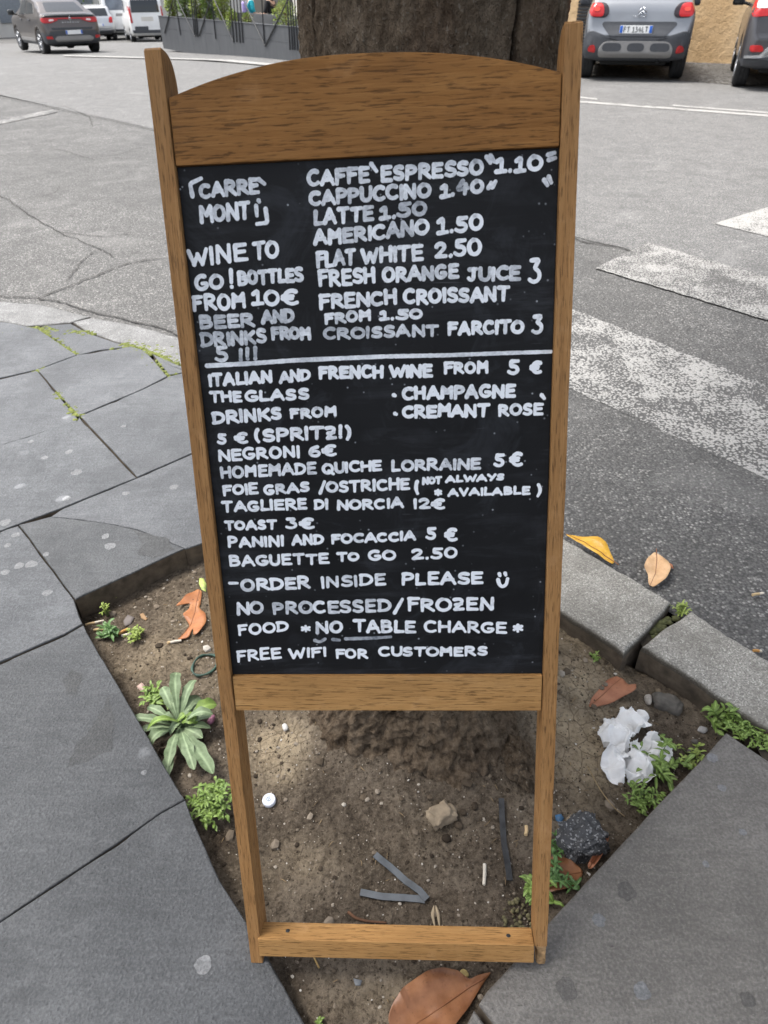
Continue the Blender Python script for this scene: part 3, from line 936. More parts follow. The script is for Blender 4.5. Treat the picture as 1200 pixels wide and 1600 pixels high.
def blob(px, py, rx, ry, z=-0.05):
    c = G(px, py, z)
    return np.exp(-(((vs[:, 0] - c[0]) / rx) ** 2 + ((vs[:, 1] - c[1]) / ry) ** 2))
pale = np.zeros(len(vs))
for b in [(905, 1140, .10, .16, .9), (900, 1060, .12, .10, .8), (960, 1085, .06, .06, .5), (430, 1165, .065, .075, 1.0), (440, 1205, .04, .03, .7), (260, 1020, .12, .09, .45), (330, 1075, .10, .07, .35),
          (460, 1345, .10, .05, .26), (690, 1300, .10, .06, .10), (300, 960, .10, .1, .3), (640, 1310, .12, .06, .08), (620, 1560, .1, .05, .25), (880, 1000, .1, .08, .6)]:
    pale = np.maximum(pale, blob(*b[:4]) * b[4])
pale *= np.array([0.75 + 0.5 * mnoise.noise(Vector((v[0] * 14, v[1] * 14, 2))) for v in vs])
a = soil.data.attributes.new('pale', 'FLOAT', 'POINT')
a.data.foreach_set('value', np.clip(pale * 1.55, 0, 1).astype(np.float32))

JOINT = plain("joint_earth", (0.045, 0.038, 0.028), 0.95, var=0.4, scale=40)
mb = MB()
jx = np.arange(-3.2, 2.4, 0.08); jy = np.arange(-0.9, 4.6, 0.08)
for x in jx:
    for y in jy:
        c = (x + .04, y + .04)
        a_ = math.atan2(c[0], c[1])
        if math.hypot(*c) > kerb_r(a_) - 0.10 and c[1] > 0.3:
            continue
        if pit_dist(np.array([c[0]]), np.array([c[1]]))[0] > -0.07:
            continue
        mb.add([(x, y, -0.018), (x + .08, y, -0.018), (x + .08, y + .08, -0.018), (x, y + .08, -0.018)], [(0, 1, 2, 3)])
struct(mb.build("joint_bed", JOINT))
# ------------------------------------------------------------------ the chalkboard sign
_du = -np.array([-0.99763, 0.017787, 0.0665]); _dv = np.array([0.0360, 0.9573, 0.287])
DU = IX * _du[0] + IY * _du[1] + F * _du[2]; DU /= np.linalg.norm(DU)
DV = -(IX * _dv[0] + IY * _dv[1] + F * _dv[2]); DV -= DU * (DU @ DV); DV /= np.linalg.norm(DV)
DN = np.cross(DU, DV)
ORG = G(399, 1505, 0.002)
def SP(px, py, w=0.0):
    """photograph pixel -> (u, v) on the front face of the sign, w metres proud of it"""
    X = plane_hit(px, py, ORG + DN * w, DN) - ORG
    return float(X @ DU), float(X @ DV)
sign = thing("menu_sign", "tall wooden framed chalkboard menu sign leaning on the tree trunk", "sign board")
M4 = Matrix.Identity(4)
for i in range(3):
    M4[i][0], M4[i][1], M4[i][2], M4[i][3] = DU[i], -DN[i], DV[i], ORG[i]
sign.matrix_world = M4                     # local x = across, -y = towards the viewer, z = up the board
UL0, UL1 = -0.0075, 0.0125
UR0, UR1 = 0.4580, 0.4780
DEPTH = 0.046
def wood_piece(name, outline, y0, y1, m, axis='y', bev=0.0018, jig=0.0005):
    """outline in (x, z), extruded y0..y1"""
    bm = bmesh.new()
    f0 = [bm.verts.new((x, y0, z)) for x, z in outline]
    f = bm.faces.new(f0)
    r = bmesh.ops.extrude_face_region(bm, geom=[f])
    for e in r['geom']:
        if isinstance(e, bmesh.types.BMVert):
            e.co.y = y1
    bmesh.ops.recalc_face_normals(bm, faces=bm.faces)
    sharp = [e for e in bm.edges if len(e.link_faces) == 2 and e.calc_face_angle(0) > R(28)]
    bmesh.ops.bevel(bm, geom=sharp, offset=bev, segments=2, affect='EDGES', profile=0.6, clamp_overlap=True)
    for v in bm.verts:
        v.co += Vector((mnoise.noise(v.co * 23), mnoise.noise(v.co * 23 + Vector((5, 1, 2))), 0)) * jig
    me = bpy.data.meshes.new(name); bm.to_mesh(me); bm.free()
    me.polygons.foreach_set('use_smooth', [True] * len(me.polygons))
    o = bpy.data.objects.new(name, me); col.objects.link(o); o.parent = sign
    me.materials.append(m)
    return flat(o, 32)
def side_outline(u0, u1, z0, z1, n=60):
    a = [(u0 + 0.0006 * mnoise.noise(Vector((u0 * 9, z * 14, 1))), z) for z in np.linspace(z0, z1, n)]
    b = [(u1 + 0.0006 * mnoise.noise(Vector((u1 * 9, z * 14, 3))), z) for z in np.linspace(z1, z0, n)]
    return a + b
def post(u0, u1, z0, z1):
    """an upright whose back corner is rounded off at the top and foot"""
    rr = 0.030
    prof = [(0, z0 + 0.004), (0.004, z0), (DEPTH - .006, z0), (DEPTH, z0 + 0.008)]
    prof += [(DEPTH, z) for z in np.linspace(z0 + .03, z1 - rr - .012, 40)]
    prof += [(DEPTH - rr + rr * math.cos(t), z1 - rr * 1.25 + rr * 1.25 * math.sin(t)) for t in np.linspace(0.12, math.pi / 2, 9)]
    prof += [(0.003, z1), (0, z1 - 0.003)]
    prof += [(0, z) for z in np.linspace(z1 - .02, z0 + .02, 50)]
    bm = bmesh.new()
    f = bm.faces.new([bm.verts.new((u0, y, z)) for y, z in prof])
    r = bmesh.ops.extrude_face_region(bm, geom=[f])
    for e in r['geom']:
        if isinstance(e, bmesh.types.BMVert):
            e.co.x = u1
    bmesh.ops.recalc_face_normals(bm, faces=bm.faces)
    sharp = [e for e in bm.edges if len(e.link_faces) == 2 and e.calc_face_angle(0) > R(60)]
    bmesh.ops.bevel(bm, geom=sharp, offset=0.0016, segments=2, affect='EDGES', profile=0.6, clamp_overlap=True)
    for v in bm.verts:
        v.co.x += 0.0007 * mnoise.noise(Vector((v.co.x * 3, v.co.y * 30, v.co.z * 11)))
        v.co.y += 0.0006 * mnoise.noise(Vector((v.co.x * 30, v.co.y * 3, v.co.z * 13 + 4)))
    me = bpy.data.meshes.new("post"); bm.to_mesh(me); bm.free()
    me.polygons.foreach_set('use_smooth', [True] * len(me.polygons))
    o = bpy.data.objects.new("post", me); col.objects.link(o); o.parent = sign
    me.materials.append(W_POST)
    return flat(o, 40)
post(UL0, UL1, -0.003, 1.328)
pr = post(UR0, UR1, 0.046, 1.328)
# the broken foot of the second post: a torn, narrower stub of raw wood
RAW = plain("torn_raw_wood", (0.34, 0.21, 0.10), 0.9, var=0.55, scale=90)
bm = bmesh.new()
n = 14
rows = []
for k, z in enumerate(np.linspace(0.050, 0.006, 12)):
    sh = float(smooth(0.05, 0.03, z))
    row = []
    for i in range(n):
        q = 2 * math.pi * i / n
        cx, cy = (UR0 + UR1) / 2 + 0.0025 * sh, DEPTH * .40
        sx = (0.0095 - 0.0020 * sh) * (1 + 0.18 * mnoise.noise(Vector((i * 2.3, z * 160, 1))))
        sy = (0.019 - 0.007 * sh) * (1 + 0.20 * mnoise.noise(Vector((i * 2.1, z * 140, 5))))
        c_, s_ = math.cos(q), math.sin(q)
        e = 0.45
        row.append(bm.verts.new((cx + sx * math.copysign(abs(c_) ** e, c_), cy + sy * math.copysign(abs(s_) ** e, s_), z)))
    rows.append(row)
for a_, b_ in zip(rows, rows[1:]):
    for i in range(n):
        bm.faces.new((a_[i], a_[(i + 1) % n], b_[(i + 1) % n], b_[i]))
bm.faces.new(rows[-1]); bm.faces.new(rows[0][::-1])
bmesh.ops.recalc_face_normals(bm, faces=bm.faces)
me = bpy.data.meshes.new("broken_foot"); bm.to_mesh(me); bm.free()
bf = bpy.data.objects.new("broken_foot", me); col.objects.link(bf); bf.parent = sign; me.materials.append(RAW)
bf['label'] = "splintered stub of a broken foot"
# rails
arch = []
pts_px = [(262, 151.5), (300, 135), (350, 117), (420, 97.5), (480, 87.5), (540, 82), (600, 79.5), (640, 79), (700, 81), (760, 87), (820, 97), (880, 112)]
uvs = [SP(*p) for p in pts_px]
au = [p[0] for p in uvs]; av = [p[1] for p in uvs]
top_pts = [(u, float(np.interp(u, au, av))) for u in np.linspace(UL1 + .0011, UR0 - .0011, 34)]
# soften the interpolation
tz = np.array([p[1] for p in top_pts])
for _ in range(3):
    tz[1:-1] = (tz[:-2] + 2 * tz[1:-1] + tz[2:]) / 4
top_pts = [(p[0], z) for p, z in zip(top_pts, tz)]
BOT_TOP = 1.2065
wood_piece("top_rail", [(UL1 + .0011, BOT_TOP)] + [(u, BOT_TOP) for u in np.linspace(.03, .44, 12)] + [(UR0 - .0011, BOT_TOP)] + top_pts[::-1], 0.002, 0.024, W_TOP, bev=0.0022)
wood_piece("middle_rail", [(UL1 + .0011, 0.4785), (UR0 - .0011, 0.4785), (UR0 - .0011, 0.5345), (UL1 + .0011, 0.5345)], 0.002, 0.026, W_RAIL)
br = wood_piece("bottom_rail", [(0.0095, 0.0200), (UR0 - .0011, 0.0200), (UR0 - .0011, 0.0560), (0.0095, 0.0560)], -0.0045, 0.030, W_RAIL, bev=0.0022)
for px in (447, 796):
    u, v = SP(px, 1462)
    mb = MB(); mb.lathe([(0.0001, 0.0566), (0.0032, 0.0566), (0.0036, 0.0562)], 14, c=(u, 0.013, 0))
    mb.build("peg_hole", BAR_M, br)
# chalkboard panel with a thin dark rebate
bd = MB(); bd.box(((UL1 + UR0) / 2, 0.0115, (0.5345 + BOT_TOP) / 2), (UR0 - UL1 - .001, 0.007, BOT_TOP - 0.5345 - .001), 0.0004)
board = bd.build("chalkboard", CHALKBOARD, sign, ang=30)
BOARD_Y = 0.0115 - 0.0035       # front face, local y

# ---- marker lettering: a single-stroke hand
def arc(cx, cy, rx, ry, a0, a1, n=12):
    return [(cx + rx * math.cos(R(t)), cy + ry * math.sin(R(t))) for t in np.linspace(a0, a1, n)]
GL = {
 'A': (.72, [[(0, 0), (.30, .98), (.36, 1)], [(.34, 1), (.72, 0)], [(.12, .34), (.62, .36)]]),
 'B': (.62, [[(.04, 1), (.04, 0)], [(.04, .98)] + arc(.28, .76, .26, .22, 80, -80, 9) + [(.06, .52)], [(.06, .53)] + arc(.30, .27, .31, .26, 85, -85, 9) + [(.03, .01)]]),
 'C': (.64, [arc(.36, .5, .36, .5, 52, 312, 16)]),
 'D': (.66, [[(.05, 1), (.05, 0)], [(0, .98)] + arc(.2, .5, .46, .49, 75, -75, 12) + [(.0, .02)]]),
 'E': (.54, [[(.05, 1), (.04, 0)], [(.05, .98), (.52, .99)], [(.05, .52), (.46, .53)], [(.04, .02), (.54, .0)]]),
 'F': (.54, [[(.06, 1), (.04, 0)], [(.02, .98), (.54, 1.0)], [(.05, .55), (.44, .56)]]),
 'G': (.68, [arc(.36, .5, .36, .5, 55, 345, 16) + [(.68, .42), (.38, .42)]]),
 'H': (.62, [[(.03, 1), (.03, 0)], [(.6, 1), (.6, 0)], [(.03, .5), (.6, .52)]]),
 'I': (.10, [[(.05, 1), (.05, 0)]]),
 'J': (.52, [[(.05, .96), (.52, 1.0)], [(.36, 1), (.36, .22)] + arc(.19, .2, .17, .2, 0, -170, 8)]),
 'K': (.60, [[(.04, 1), (.04, 0)], [(.56, .98), (.07, .42)], [(.2, .55), (.6, 0)]]),
 'L': (.48, [[(.06, 1), (.03, .02)], [(.03, .02), (.48, .03)]]),
 'M': (.72, [[(.02, 0), (.06, 1)], [(.06, 1), (.36, .42)], [(.36, .42), (.66, 1)], [(.66, 1), (.72, 0)]]),
 'm': (.70, [[(.03, 0), (.05, 1)], [(.05, .98), (.36, .62), (.64, .98)], [(.64, 1), (.67, 0)], [(.06, .5), (.62, .5)]]),
 'N': (.64, [[(.02, 0), (.04, 1)], [(.05, 1), (.58, .02)], [(.6, 0), (.62, 1)]]),
 'O': (.70, [arc(.35, .5, .35, .5, 100, 465, 20)]),
 'P': (.58, [[(.05, 1), (.03, 0)], [(.03, .98)] + arc(.24, .72, .33, .27, 80, -85, 10) + [(.05, .44)]]),
 'Q': (.72, [arc(.35, .5, .35, .5, 100, 465, 20), [(.42, .24), (.74, -.12)]]),
 'R': (.62, [[(.05, 1), (.03, 0)], [(.03, .98)] + arc(.24, .74, .32, .25, 80, -85, 10) + [(.06, .48)], [(.2, .48), (.62, 0)]]),
 'S': (.56, [arc(.29, .75, .26, .25, 35, 255, 9) + arc(.28, .25, .28, .25, 85, -150, 10)]),
 'T': (.62, [[(0, .97), (.62, 1)], [(.32, .98), (.30, 0)]]),
 'U': (.60, [[(.03, 1), (.03, .36)] + arc(.31, .32, .28, .32, 185, 355, 10) + [(.6, 1)]]),
 'V': (.64, [[(0, 1), (.32, 0)], [(.32, 0), (.64, 1)]]),
 'W': (.92, [[(0, 1), (.24, 0)], [(.24, 0), (.46, .72)], [(.46, .72), (.68, 0)], [(.68, 0), (.92, 1)]]),
 'Y': (.60, [[(0, 1), (.3, .5)], [(.6, 1), (.22, 0)]]),
 'Z': (.54, [[(.04, .92)] + arc(.28, .78, .22, .2, 140, -10, 6) + [(.1, .06)], [(.08, .03), (.54, .05)], [(.12, .45), (.44, .5)]]),
 '0': (.62, [arc(.31, .5, .31, .5, 100, 465, 20)]),
 '1': (.42, [[(.02, .74), (.26, 1), (.24, .02)], [(.0, .0), (.44, .03)]]),
 '2': (.56, [[(.02, .78)] + arc(.26, .74, .25, .26, 160, -20, 9) + [(.05, .04)], [(.03, .03), (.56, .05)]]),
 '3': (.54, [[(.04, .96), (.46, 1.0)] + [(.2, .6)] + arc(.22, .3, .3, .3, 75, -140, 10)]),
 '4': (.62, [[(.32, 1), (.02, .36), (.6, .40)], [(.48, .72), (.44, 0)]]),
 '5': (.56, [[(.14, .98), (.1, .58)] + arc(.25, .31, .3, .3, 100, -150, 12), [(.13, .97), (.54, 1.0)]]),
 '6': (.58, [[(.46, .98)] + arc(.34, .38, .33, .58, 125, 190, 6) + arc(.29, .28, .27, .28, 190, 540, 14)]),
 '€': (.70, [arc(.46, .5, .36, .5, 55, 308, 14), [(.0, .58), (.5, .6)], [(.0, .40), (.46, .42)]]),
 '!': (.12, [[(.07, 1.05), (.05, .32)], [(.05, .02), (.06, .04)]]),
 '(': (.26, [arc(.34, .45, .32, .68, 125, 235, 9)]),
 ')': (.26, [arc(-.08, .45, .32, .68, 55, -55, 9)]),
 '/': (.34, [[(0, -.08), (.34, 1.08)]]),
 '.': (.10, [[(.04, .02), (.06, .05)]]),
 '-': (.40, [[(0, .48), (.4, .5)]]),
 '*': (.56, [[(.28, .95), (.28, .1)], [(.02, .72), (.54, .30)], [(.54, .74), (.03, .28)]]),
}
letter_rows = {}
PEN = 0.0049
lay = [0]
def put_stroke(row, pts, fade, pen=PEN):
    """pts in (u, v): a flat marker bead with round ends, a third of a millimetre thick"""
    P = np.array(pts, float)
    if len(P) < 2:
        return
    d = np.concatenate([[0], np.cumsum(np.linalg.norm(np.diff(P, axis=0), axis=1))])
    if d[-1] < 1e-5:
        return
    n = max(2, int(d[-1] / 0.0016) + 1)
    t = np.linspace(0, d[-1], n)
    Q = np.stack([np.interp(t, d, P[:, 0]), np.interp(t, d, P[:, 1])], 1)
    for _ in range(2):
        if n > 4:
            Q[1:-1] = (Q[:-2] + 2 * Q[1:-1] + Q[2:]) / 4
    lay[0] += 1
    h = 0.00026 + 0.000028 * (lay[0] % 23)
    y = BOARD_Y - h
    sd = random.random() * 90
    L, Rr = [], []
    for i in range(n):
        a, b = Q[max(0, i - 1)], Q[min(n - 1, i + 1)]
        tx, ty = (b - a) / max(1e-9, np.linalg.norm(b - a))
        w = pen / 2 * (1 + 0.12 * (1 - 2 * t[i] / t[-1]) + 0.16 * mnoise.noise(Vector((t[i] * 160, sd, 2))) + 0.10 * mnoise.noise(Vector((t[i] * 500, sd, 7))))
        L.append((Q[i][0] - ty * w, Q[i][1] + tx * w)); Rr.append((Q[i][0] + ty * w, Q[i][1] - tx * w))
    def cap(c, tx, ty, w):
        out = []
        for k in range(1, 6):
            q = math.pi * k / 6
            # from right side round the front to the left side
            out.append((c[0] + ty * w * math.cos(q) + tx * w * math.sin(q), c[1] - tx * w * math.cos(q) + ty * w * math.sin(q)))
        return out
    te = Q[-1] - Q[-2]; te /= max(1e-9, np.linalg.norm(te)); ts = Q[0] - Q[1]; ts /= max(1e-9, np.linalg.norm(ts))
    mb, at = letter_rows.setdefault(row, (MB(), []))
    vs = []
    for a, b in zip(L, Rr):
        vs += [(a[0], y, a[1]), (b[0], y, b[1])]
    fs = [(2 * i, 2 * i + 1, 2 * i + 3, 2 * i + 2) for i in range(n - 1)]
    k0 = len(vs)
    ce = cap(Q[-1], te[0], te[1], pen / 2)
    vs += [(p[0], y, p[1]) for p in ce]
    fs.append(tuple([2 * (n - 1) + 1] + list(range(k0, k0 + len(ce))) + [2 * (n - 1)]))
    k0 = len(vs)
    cs = cap(Q[0], ts[0], ts[1], pen / 2)
    vs += [(p[0], y, p[1]) for p in cs]
    fs.append(tuple([0] + list(range(k0, k0 + len(cs))) + [1]))
    # the rim, down to the board
    mb.add(vs, fs)
    at += [fade + 0.10 * (random.random() - .5)] * len(vs)
WB = 0.008                       # the board's face lies this far behind the front plane
last_x = {}
def word(row, txt, x0, y0, x1, y1, h, fade=0.78):
    if row in last_x and x0 - last_x[row][0] > 13:
        last_x[row] = (x1, last_x[row][1] + 1)
    else:
        last_x[row] = (x1, last_x.get(row, (0, 0))[1])
    row = row + str(last_x[row][1])
    (ua, va), (ub, vb) = SP(x0 + 3, y0 - 3, -WB), SP(x1 - 3, y1 - 3, -WB)
    mid = SP((x0 + x1) / 2, (y0 + y1) / 2 - h + 3, -WB)[1] - SP((x0 + x1) / 2, (y0 + y1) / 2 - 3, -WB)[1]
    H = mid
    adv = [GL[c][0] for c in txt]
    gap = 0.20
    tot = sum(adv) + gap * (len(txt) - 1)
    W = ub - ua
    s = W / tot
    x = 0.0
    for c, a in zip(txt, adv):
        jx, jy = random.uniform(-.02, .02), random.uniform(-.05, .05)
        sh = random.uniform(-.02, .09)
        hs = random.uniform(.93, 1.06)
        sc = random.uniform(.94, 1.05)
        f = fade + random.uniform(-.07, .06)
        for st in GL[c][1]:
            pts = []
            for (gx, gy) in st:
                lx = x + (gx * sc + jx) + sh * gy * .6 * H / s * .6 + random.uniform(-.012, .012)
                ly = gy * hs + jy + random.uniform(-.012, .012)
                u = ua + lx * s
                v = va + (vb - va) * (lx / tot) + ly * H
                pts.append((u, v))
            put_stroke(row, pts, f + random.uniform(-.05, .05), PEN * (.74 if h <= 16 else .88 if h <= 21 else 1.0))
        x += a + gap
def pxline(row, pts, fade=0.78, pen=PEN):
    if row != "ah":
        row = row + str(last_x.get(row, (0, 0))[1])
    else:
        row = row + str(pts[0][0])
    put_stroke(row, [SP(a, b, -WB) for a, b in pts], fade, pen)
TEXT = [
 ("a", "CARRE", 311, 311, 407, 304, 26, .66), ("b", "MONT", 312, 351, 393, 343, 29, .66), ("b", "I", 398, 341, 405, 340, 22, .6),
 ("c", "WINE", 293, 418, 387, 409, 30, .86), ("c", "TO", 395, 408, 437, 404, 29, .86),
 ("d", "GO", 305, 456, 351, 451, 26, .86), ("d", "!", 358, 451, 368, 451, 33, .8), ("d", "BOTTLES", 371, 447, 476, 441, 25, .76),
 ("e", "FROm", 301, 488, 385, 483, 27, .84), ("e", "10€", 393, 479, 468, 477, 27, .86),
 ("f", "BEER", 311, 516, 399, 511, 23, .56), ("f", "AND", 408, 508, 461, 504, 23, .60),
 ("g", "DRINKS", 313, 544, 420, 537, 24, .54), ("g", "FROm", 423, 533, 487, 531, 22, .62),
 ("h", "5", 336, 568, 359, 567, 27, .6), ("h", "!!!", 372, 565, 404, 563, 22, .6),
 ("i", "CAFFE", 480, 293, 579, 286, 27, .66), ("i", "ESPRESSO", 594, 286, 757, 273, 26, .72), ("i", "1.10", 772, 271, 850, 268, 27, .74),
 ("j", "CAPPUCCINO", 482, 323, 674, 310, 25, .68), ("j", "1.40", 686, 310, 757, 303, 25, .66),
 ("k", "LATTE", 489, 354, 585, 346, 26, .66), ("k", "1.50", 592, 345, 669, 337, 24, .62),
 ("l", "AmERICANO", 489, 385, 671, 368, 26, .70), ("l", "1.50", 682, 367, 757, 361, 28, .8),
 ("m", "FLAT", 493, 420, 557, 414, 27, .8), ("m", "WHITE", 563, 414, 662, 407, 26, .78), ("m", "2.50", 678, 405, 753, 401, 28, .82),
 ("n", "FRESH", 497, 449, 588, 443, 27, .74), ("n", "ORANGE", 596, 443, 718, 436, 25, .76), ("n", "JUICE", 729, 441, 814, 439, 24, .68), ("n", "3", 825, 444, 847, 444, 40, .84),
 ("o", "FRENCH", 498, 484, 621, 477, 25, .78), ("o", "CROISSANT", 629, 477, 797, 471, 25, .82),
 ("p", "FROm", 506, 508, 581, 502, 20, .72), ("p", "1.50", 592, 502, 662, 500, 19, .76),
 ("q", "CROISSANT", 504, 532, 687, 526, 21, .62), ("q", "FARCITO", 698, 525, 819, 522, 23, .78), ("q", "3", 830, 524, 850, 524, 31, .68),
 ("s", "ITALIAN", 325, 605, 427, 599, 22, .84), ("s", "AND", 435, 601, 487, 595, 21, .84), ("s", "FRENCH", 497, 594, 600, 591, 22, .86), ("s", "WINE", 607, 591, 677, 590, 22, .9), ("s", "FROm", 692, 586, 765, 584, 21, .9), ("s", "5", 792, 586, 812, 586, 25, .88), ("s", "€", 827, 586, 848, 586, 22, .9),
 ("t", "THE", 327, 630, 380, 629, 20, .86), ("t", "GLASS", 382, 629, 485, 625, 20, .86), ("t2", "CHAmPAGNE", 627, 626, 807, 622, 23, .82),
 ("u", "DRINKS", 331, 664, 442, 657, 22, .84), ("u", "FROm", 452, 656, 527, 652, 19, .8), ("u2", "CREmANT", 627, 654, 765, 652, 22, .9), ("u2", "ROSE", 777, 651, 850, 650, 21, .9),
 ("v", "5", 339, 696, 356, 696, 19, .84), ("v", "€", 365, 694, 388, 694, 20, .84), ("v", "(SPRITZ!)", 397, 692, 550, 686, 23, .76),
 ("w", "NEGRONI", 341, 722, 470, 716, 21, .84), ("w", "6€", 482, 716, 527, 714, 21, .84),
 ("x", "HOmEmADE", 344, 749, 497, 741, 21, .74), ("x", "QUICHE", 502, 742, 597, 737, 20, .8), ("x", "LORRAINE", 610, 739, 752, 734, 21, .7), ("x", "5", 771, 731, 789, 731, 24, .9), ("x", "€", 795, 730, 818, 730, 24, .9),
 ("y", "FOIE", 347, 776, 405, 773, 20, .78), ("y", "GRAS", 411, 775, 485, 770, 19, .78), ("y", "/OSTRICHE", 497, 772, 642, 766, 21, .84), ("y", "(", 647, 771, 657, 771, 24, .9),
 ("y", "NOT", 658, 759, 692, 757, 15, .84), ("y", "ALWAYS", 694, 756, 790, 752, 14, .84), ("y", "*", 677, 777, 692, 777, 15, .9), ("y", "AVAILABLE", 698, 777, 830, 774, 16, .9), ("y", ")", 835, 775, 847, 775, 21, .9),
 ("z", "TAGLIERE", 346, 802, 482, 797, 20, .84), ("z", "DI", 490, 798, 515, 797, 19, .86), ("z", "NORCIA", 525, 799, 632, 795, 19, .86), ("z", "I2€", 645, 796, 697, 797, 19, .86),
 ("aa", "TOAST", 350, 830, 434, 828, 18, .86), ("aa", "3€", 446, 828, 493, 828, 20, .88),
 ("ab", "PANINI", 355, 857, 446, 855, 20, .82), ("ab", "AND", 455, 854, 507, 851, 19, .84), ("ab", "FOCACCIA", 516, 851, 651, 846, 18, .86), ("ab", "5", 665, 845, 683, 845, 22, .9), ("ab", "€", 693, 846, 715, 846, 23, .9),
 ("ac", "BAGUETTE", 357, 887, 516, 882, 20, .82), ("ac", "TO", 525, 879, 563, 878, 17, .88), ("ac", "GO", 574, 877, 619, 876, 19, .88), ("ac", "2.50", 642, 876, 717, 873, 20, .88),
 ("ad", "-", 357, 921, 375, 921, 20, .9), ("ad", "ORDER", 376, 925, 486, 920, 22, .76), ("ad", "INSIDE", 500, 921, 605, 915, 21, .72), ("ad", "PLEASE", 626, 916, 756, 914, 22, .88),
 ("ae", "NO", 369, 962, 413, 960, 22, .74), ("ae", "PROCESSED", 425, 961, 612, 957, 22, .66), ("ae", "/", 613, 960, 632, 960, 25, .84), ("ae", "FROZEN", 635, 956, 773, 955, 23, .82),
 ("af", "FOOD", 371, 995, 453, 988, 20, .86), ("af", "*", 469, 990, 487, 990, 16, .84), ("af", "NO", 493, 992, 537, 989, 22, .72), ("af", "TABLE", 551, 989, 651, 990, 22, .80), ("af", "CHARGE", 661, 989, 794, 991, 21, .86), ("af", "*", 800, 990, 819, 990, 18, .9),
 ("ag", "FREE", 369, 1036, 441, 1030, 21, .9), ("ag", "WIFI", 450, 1031, 512, 1027, 19, .9), ("ag", "FOR", 523, 1030, 576, 1030, 18, .9), ("ag", "CUSTOmERS", 590, 1027, 763, 1026, 18, .84),
]
for t in TEXT:
    word(*t)
for row, pts, fd in [
    ("a", [(301, 307), (297, 287), (314, 279)], .7), ("a", [(404, 280), (413, 287)], .66), ("b", [(404, 313), (405, 315)], .6), ("b", [(415, 326), (418, 348), (402, 350)], .7),
    ("i", [(580, 256), (588, 267)], .7), ("i", [(760, 245), (766, 254)], .7), ("i", [(766, 243), (772, 252)], .7), ("i", [(856, 242), (866, 239)], .6), ("i", [(857, 250), (867, 247)], .6),
    ("i", [(850, 281), (855, 289)], .66), ("i", [(857, 276), (861, 285)], .66), ("j", [(763, 294), (767, 286)], .7), ("j", [(769, 293), (774, 284)], .7),
    ("t2", [(615, 617), (617, 618)], .9), ("u2", [(617, 646), (619, 647)], .9), ("u2", [(846, 617), (850, 622)], .9),
    ("ad", [(780, 896), (781, 899)], .9), ("ad", [(789, 895), (790, 898)], .9), ("ad", [(778, 905), (780, 913), (785, 917), (791, 913), (793, 904)], .9),
    ("ah", [(492, 1000), (500, 1003), (508, 998)], .46), ("ah", [(520, 999), (530, 1000)], .44), ("ah", [(540, 998), (580, 997), (610, 995)], .42),
]:
    pxline(row, pts, fd)
pxline("r", [(323, 571.5), (390, 568), (460, 563), (530, 560), (600, 557), (700, 555), (780, 552), (860, 549.5)], .72, 0.0052)
for row, (mb, at) in letter_rows.items():
    o = mb.build("lettering", CHALK, board, False)
    a = o.data.attributes.new('fade', 'FLOAT', 'POINT')
    a.data.foreach_set('value', np.clip(np.array(at), 0, 1.2).astype(np.float32))
# ------------------------------------------------------------------ the street tree
tree = thing("street_tree", "thick dark barked street tree in the earth pit behind the menu sign", "tree", (TREE[0], TREE[1], 0))
NA, NZ = 380, 300
zt = np.concatenate([np.linspace(-0.10, .32, 110, endpoint=False), np.linspace(.32, 1.45, 150), np.linspace(1.48, 3.2, NZ - 260)])
vs, red_a, crk_a, dst_a = [], [], [], []
for iz, z in enumerate(zt):
    fl = 0.115 * math.exp(-max(0, z + 0.06) / 0.15) + 0.025 * math.exp(-max(0, z) / .35)
    r0 = 0.183 + 0.012 * max(0, z - .9) * 0
    for k in range(NA):
        q = 2 * math.pi * k / NA
        cx, cy = math.cos(q), math.sin(q)
        lob = 1 + 0.55 * mnoise.noise(Vector((cx * 1.7, cy * 1.7, z * .6 + 3)))
        rr = r0 * (1 + 0.05 * mnoise.noise(Vector((cx * 1.5, cy * 1.5, z * 1.2)))) + fl * lob
        p = Vector((cx * 3.2, cy * 3.2, z * 11))
        plates = abs(mnoise.noise(p + Vector((0.6 * mnoise.noise(p * .7), 0, 0))))
        p2 = Vector((cx * 9, cy * 9, z * 34))
        plates2 = abs(mnoise.noise(p2))
        bump = (0.006 + 0.012 * float(smooth(.5, .05, z))) * (min(plates, .35) - .12) + 0.007 * (min(plates2, .3) - .1) + 0.0055 * mnoise.noise(Vector((cx * 24, cy * 24, z * 80)))
        amp = 0.85 + 1.7 * float(smooth(0.40, -0.02, z))
        rr += bump * amp
        ck = max(0.0, 1 - plates / 0.022) * (.25 + .5 * float(smooth(.5, .1, z)))
        # long dark vertical fissures
        for (cq, w) in ((-1.02, .014), (-0.62, .012), (-2.6, .012)):
            qq = (q + math.pi) % (2 * math.pi) - math.pi
            dq = qq - cq - 0.06 * mnoise.noise(Vector((z * 4.5, cq, 1))) - .02 * mnoise.noise(Vector((z * 22, cq, 6)))
            g = math.exp(-(dq / w) ** 2) * float(smooth(.45, .7, z))
            rr -= 0.010 * g; ck = max(ck, g)
        qq = (q + math.pi) % (2 * math.pi) - math.pi
        rd = math.exp(-((qq + 0.22 - .05 * mnoise.noise(Vector((z * 5, 1, 1)))) / .10) ** 2) * float(smooth(.6, .9, z))
        rd = max(rd, 0.10 * float(smooth(.15, .5, mnoise.noise(Vector((cx * 2.5, cy * 2.5, z * 6 + 9))))))
        vs.append((cx * rr, cy * rr, z))
        red_a.append(rd); crk_a.append(min(1, ck)); dst_a.append(float(smooth(.34, -.02, z + .10 * mnoise.noise(Vector((cx * 3, cy * 3, z * 7 + 20))))))
fs = []
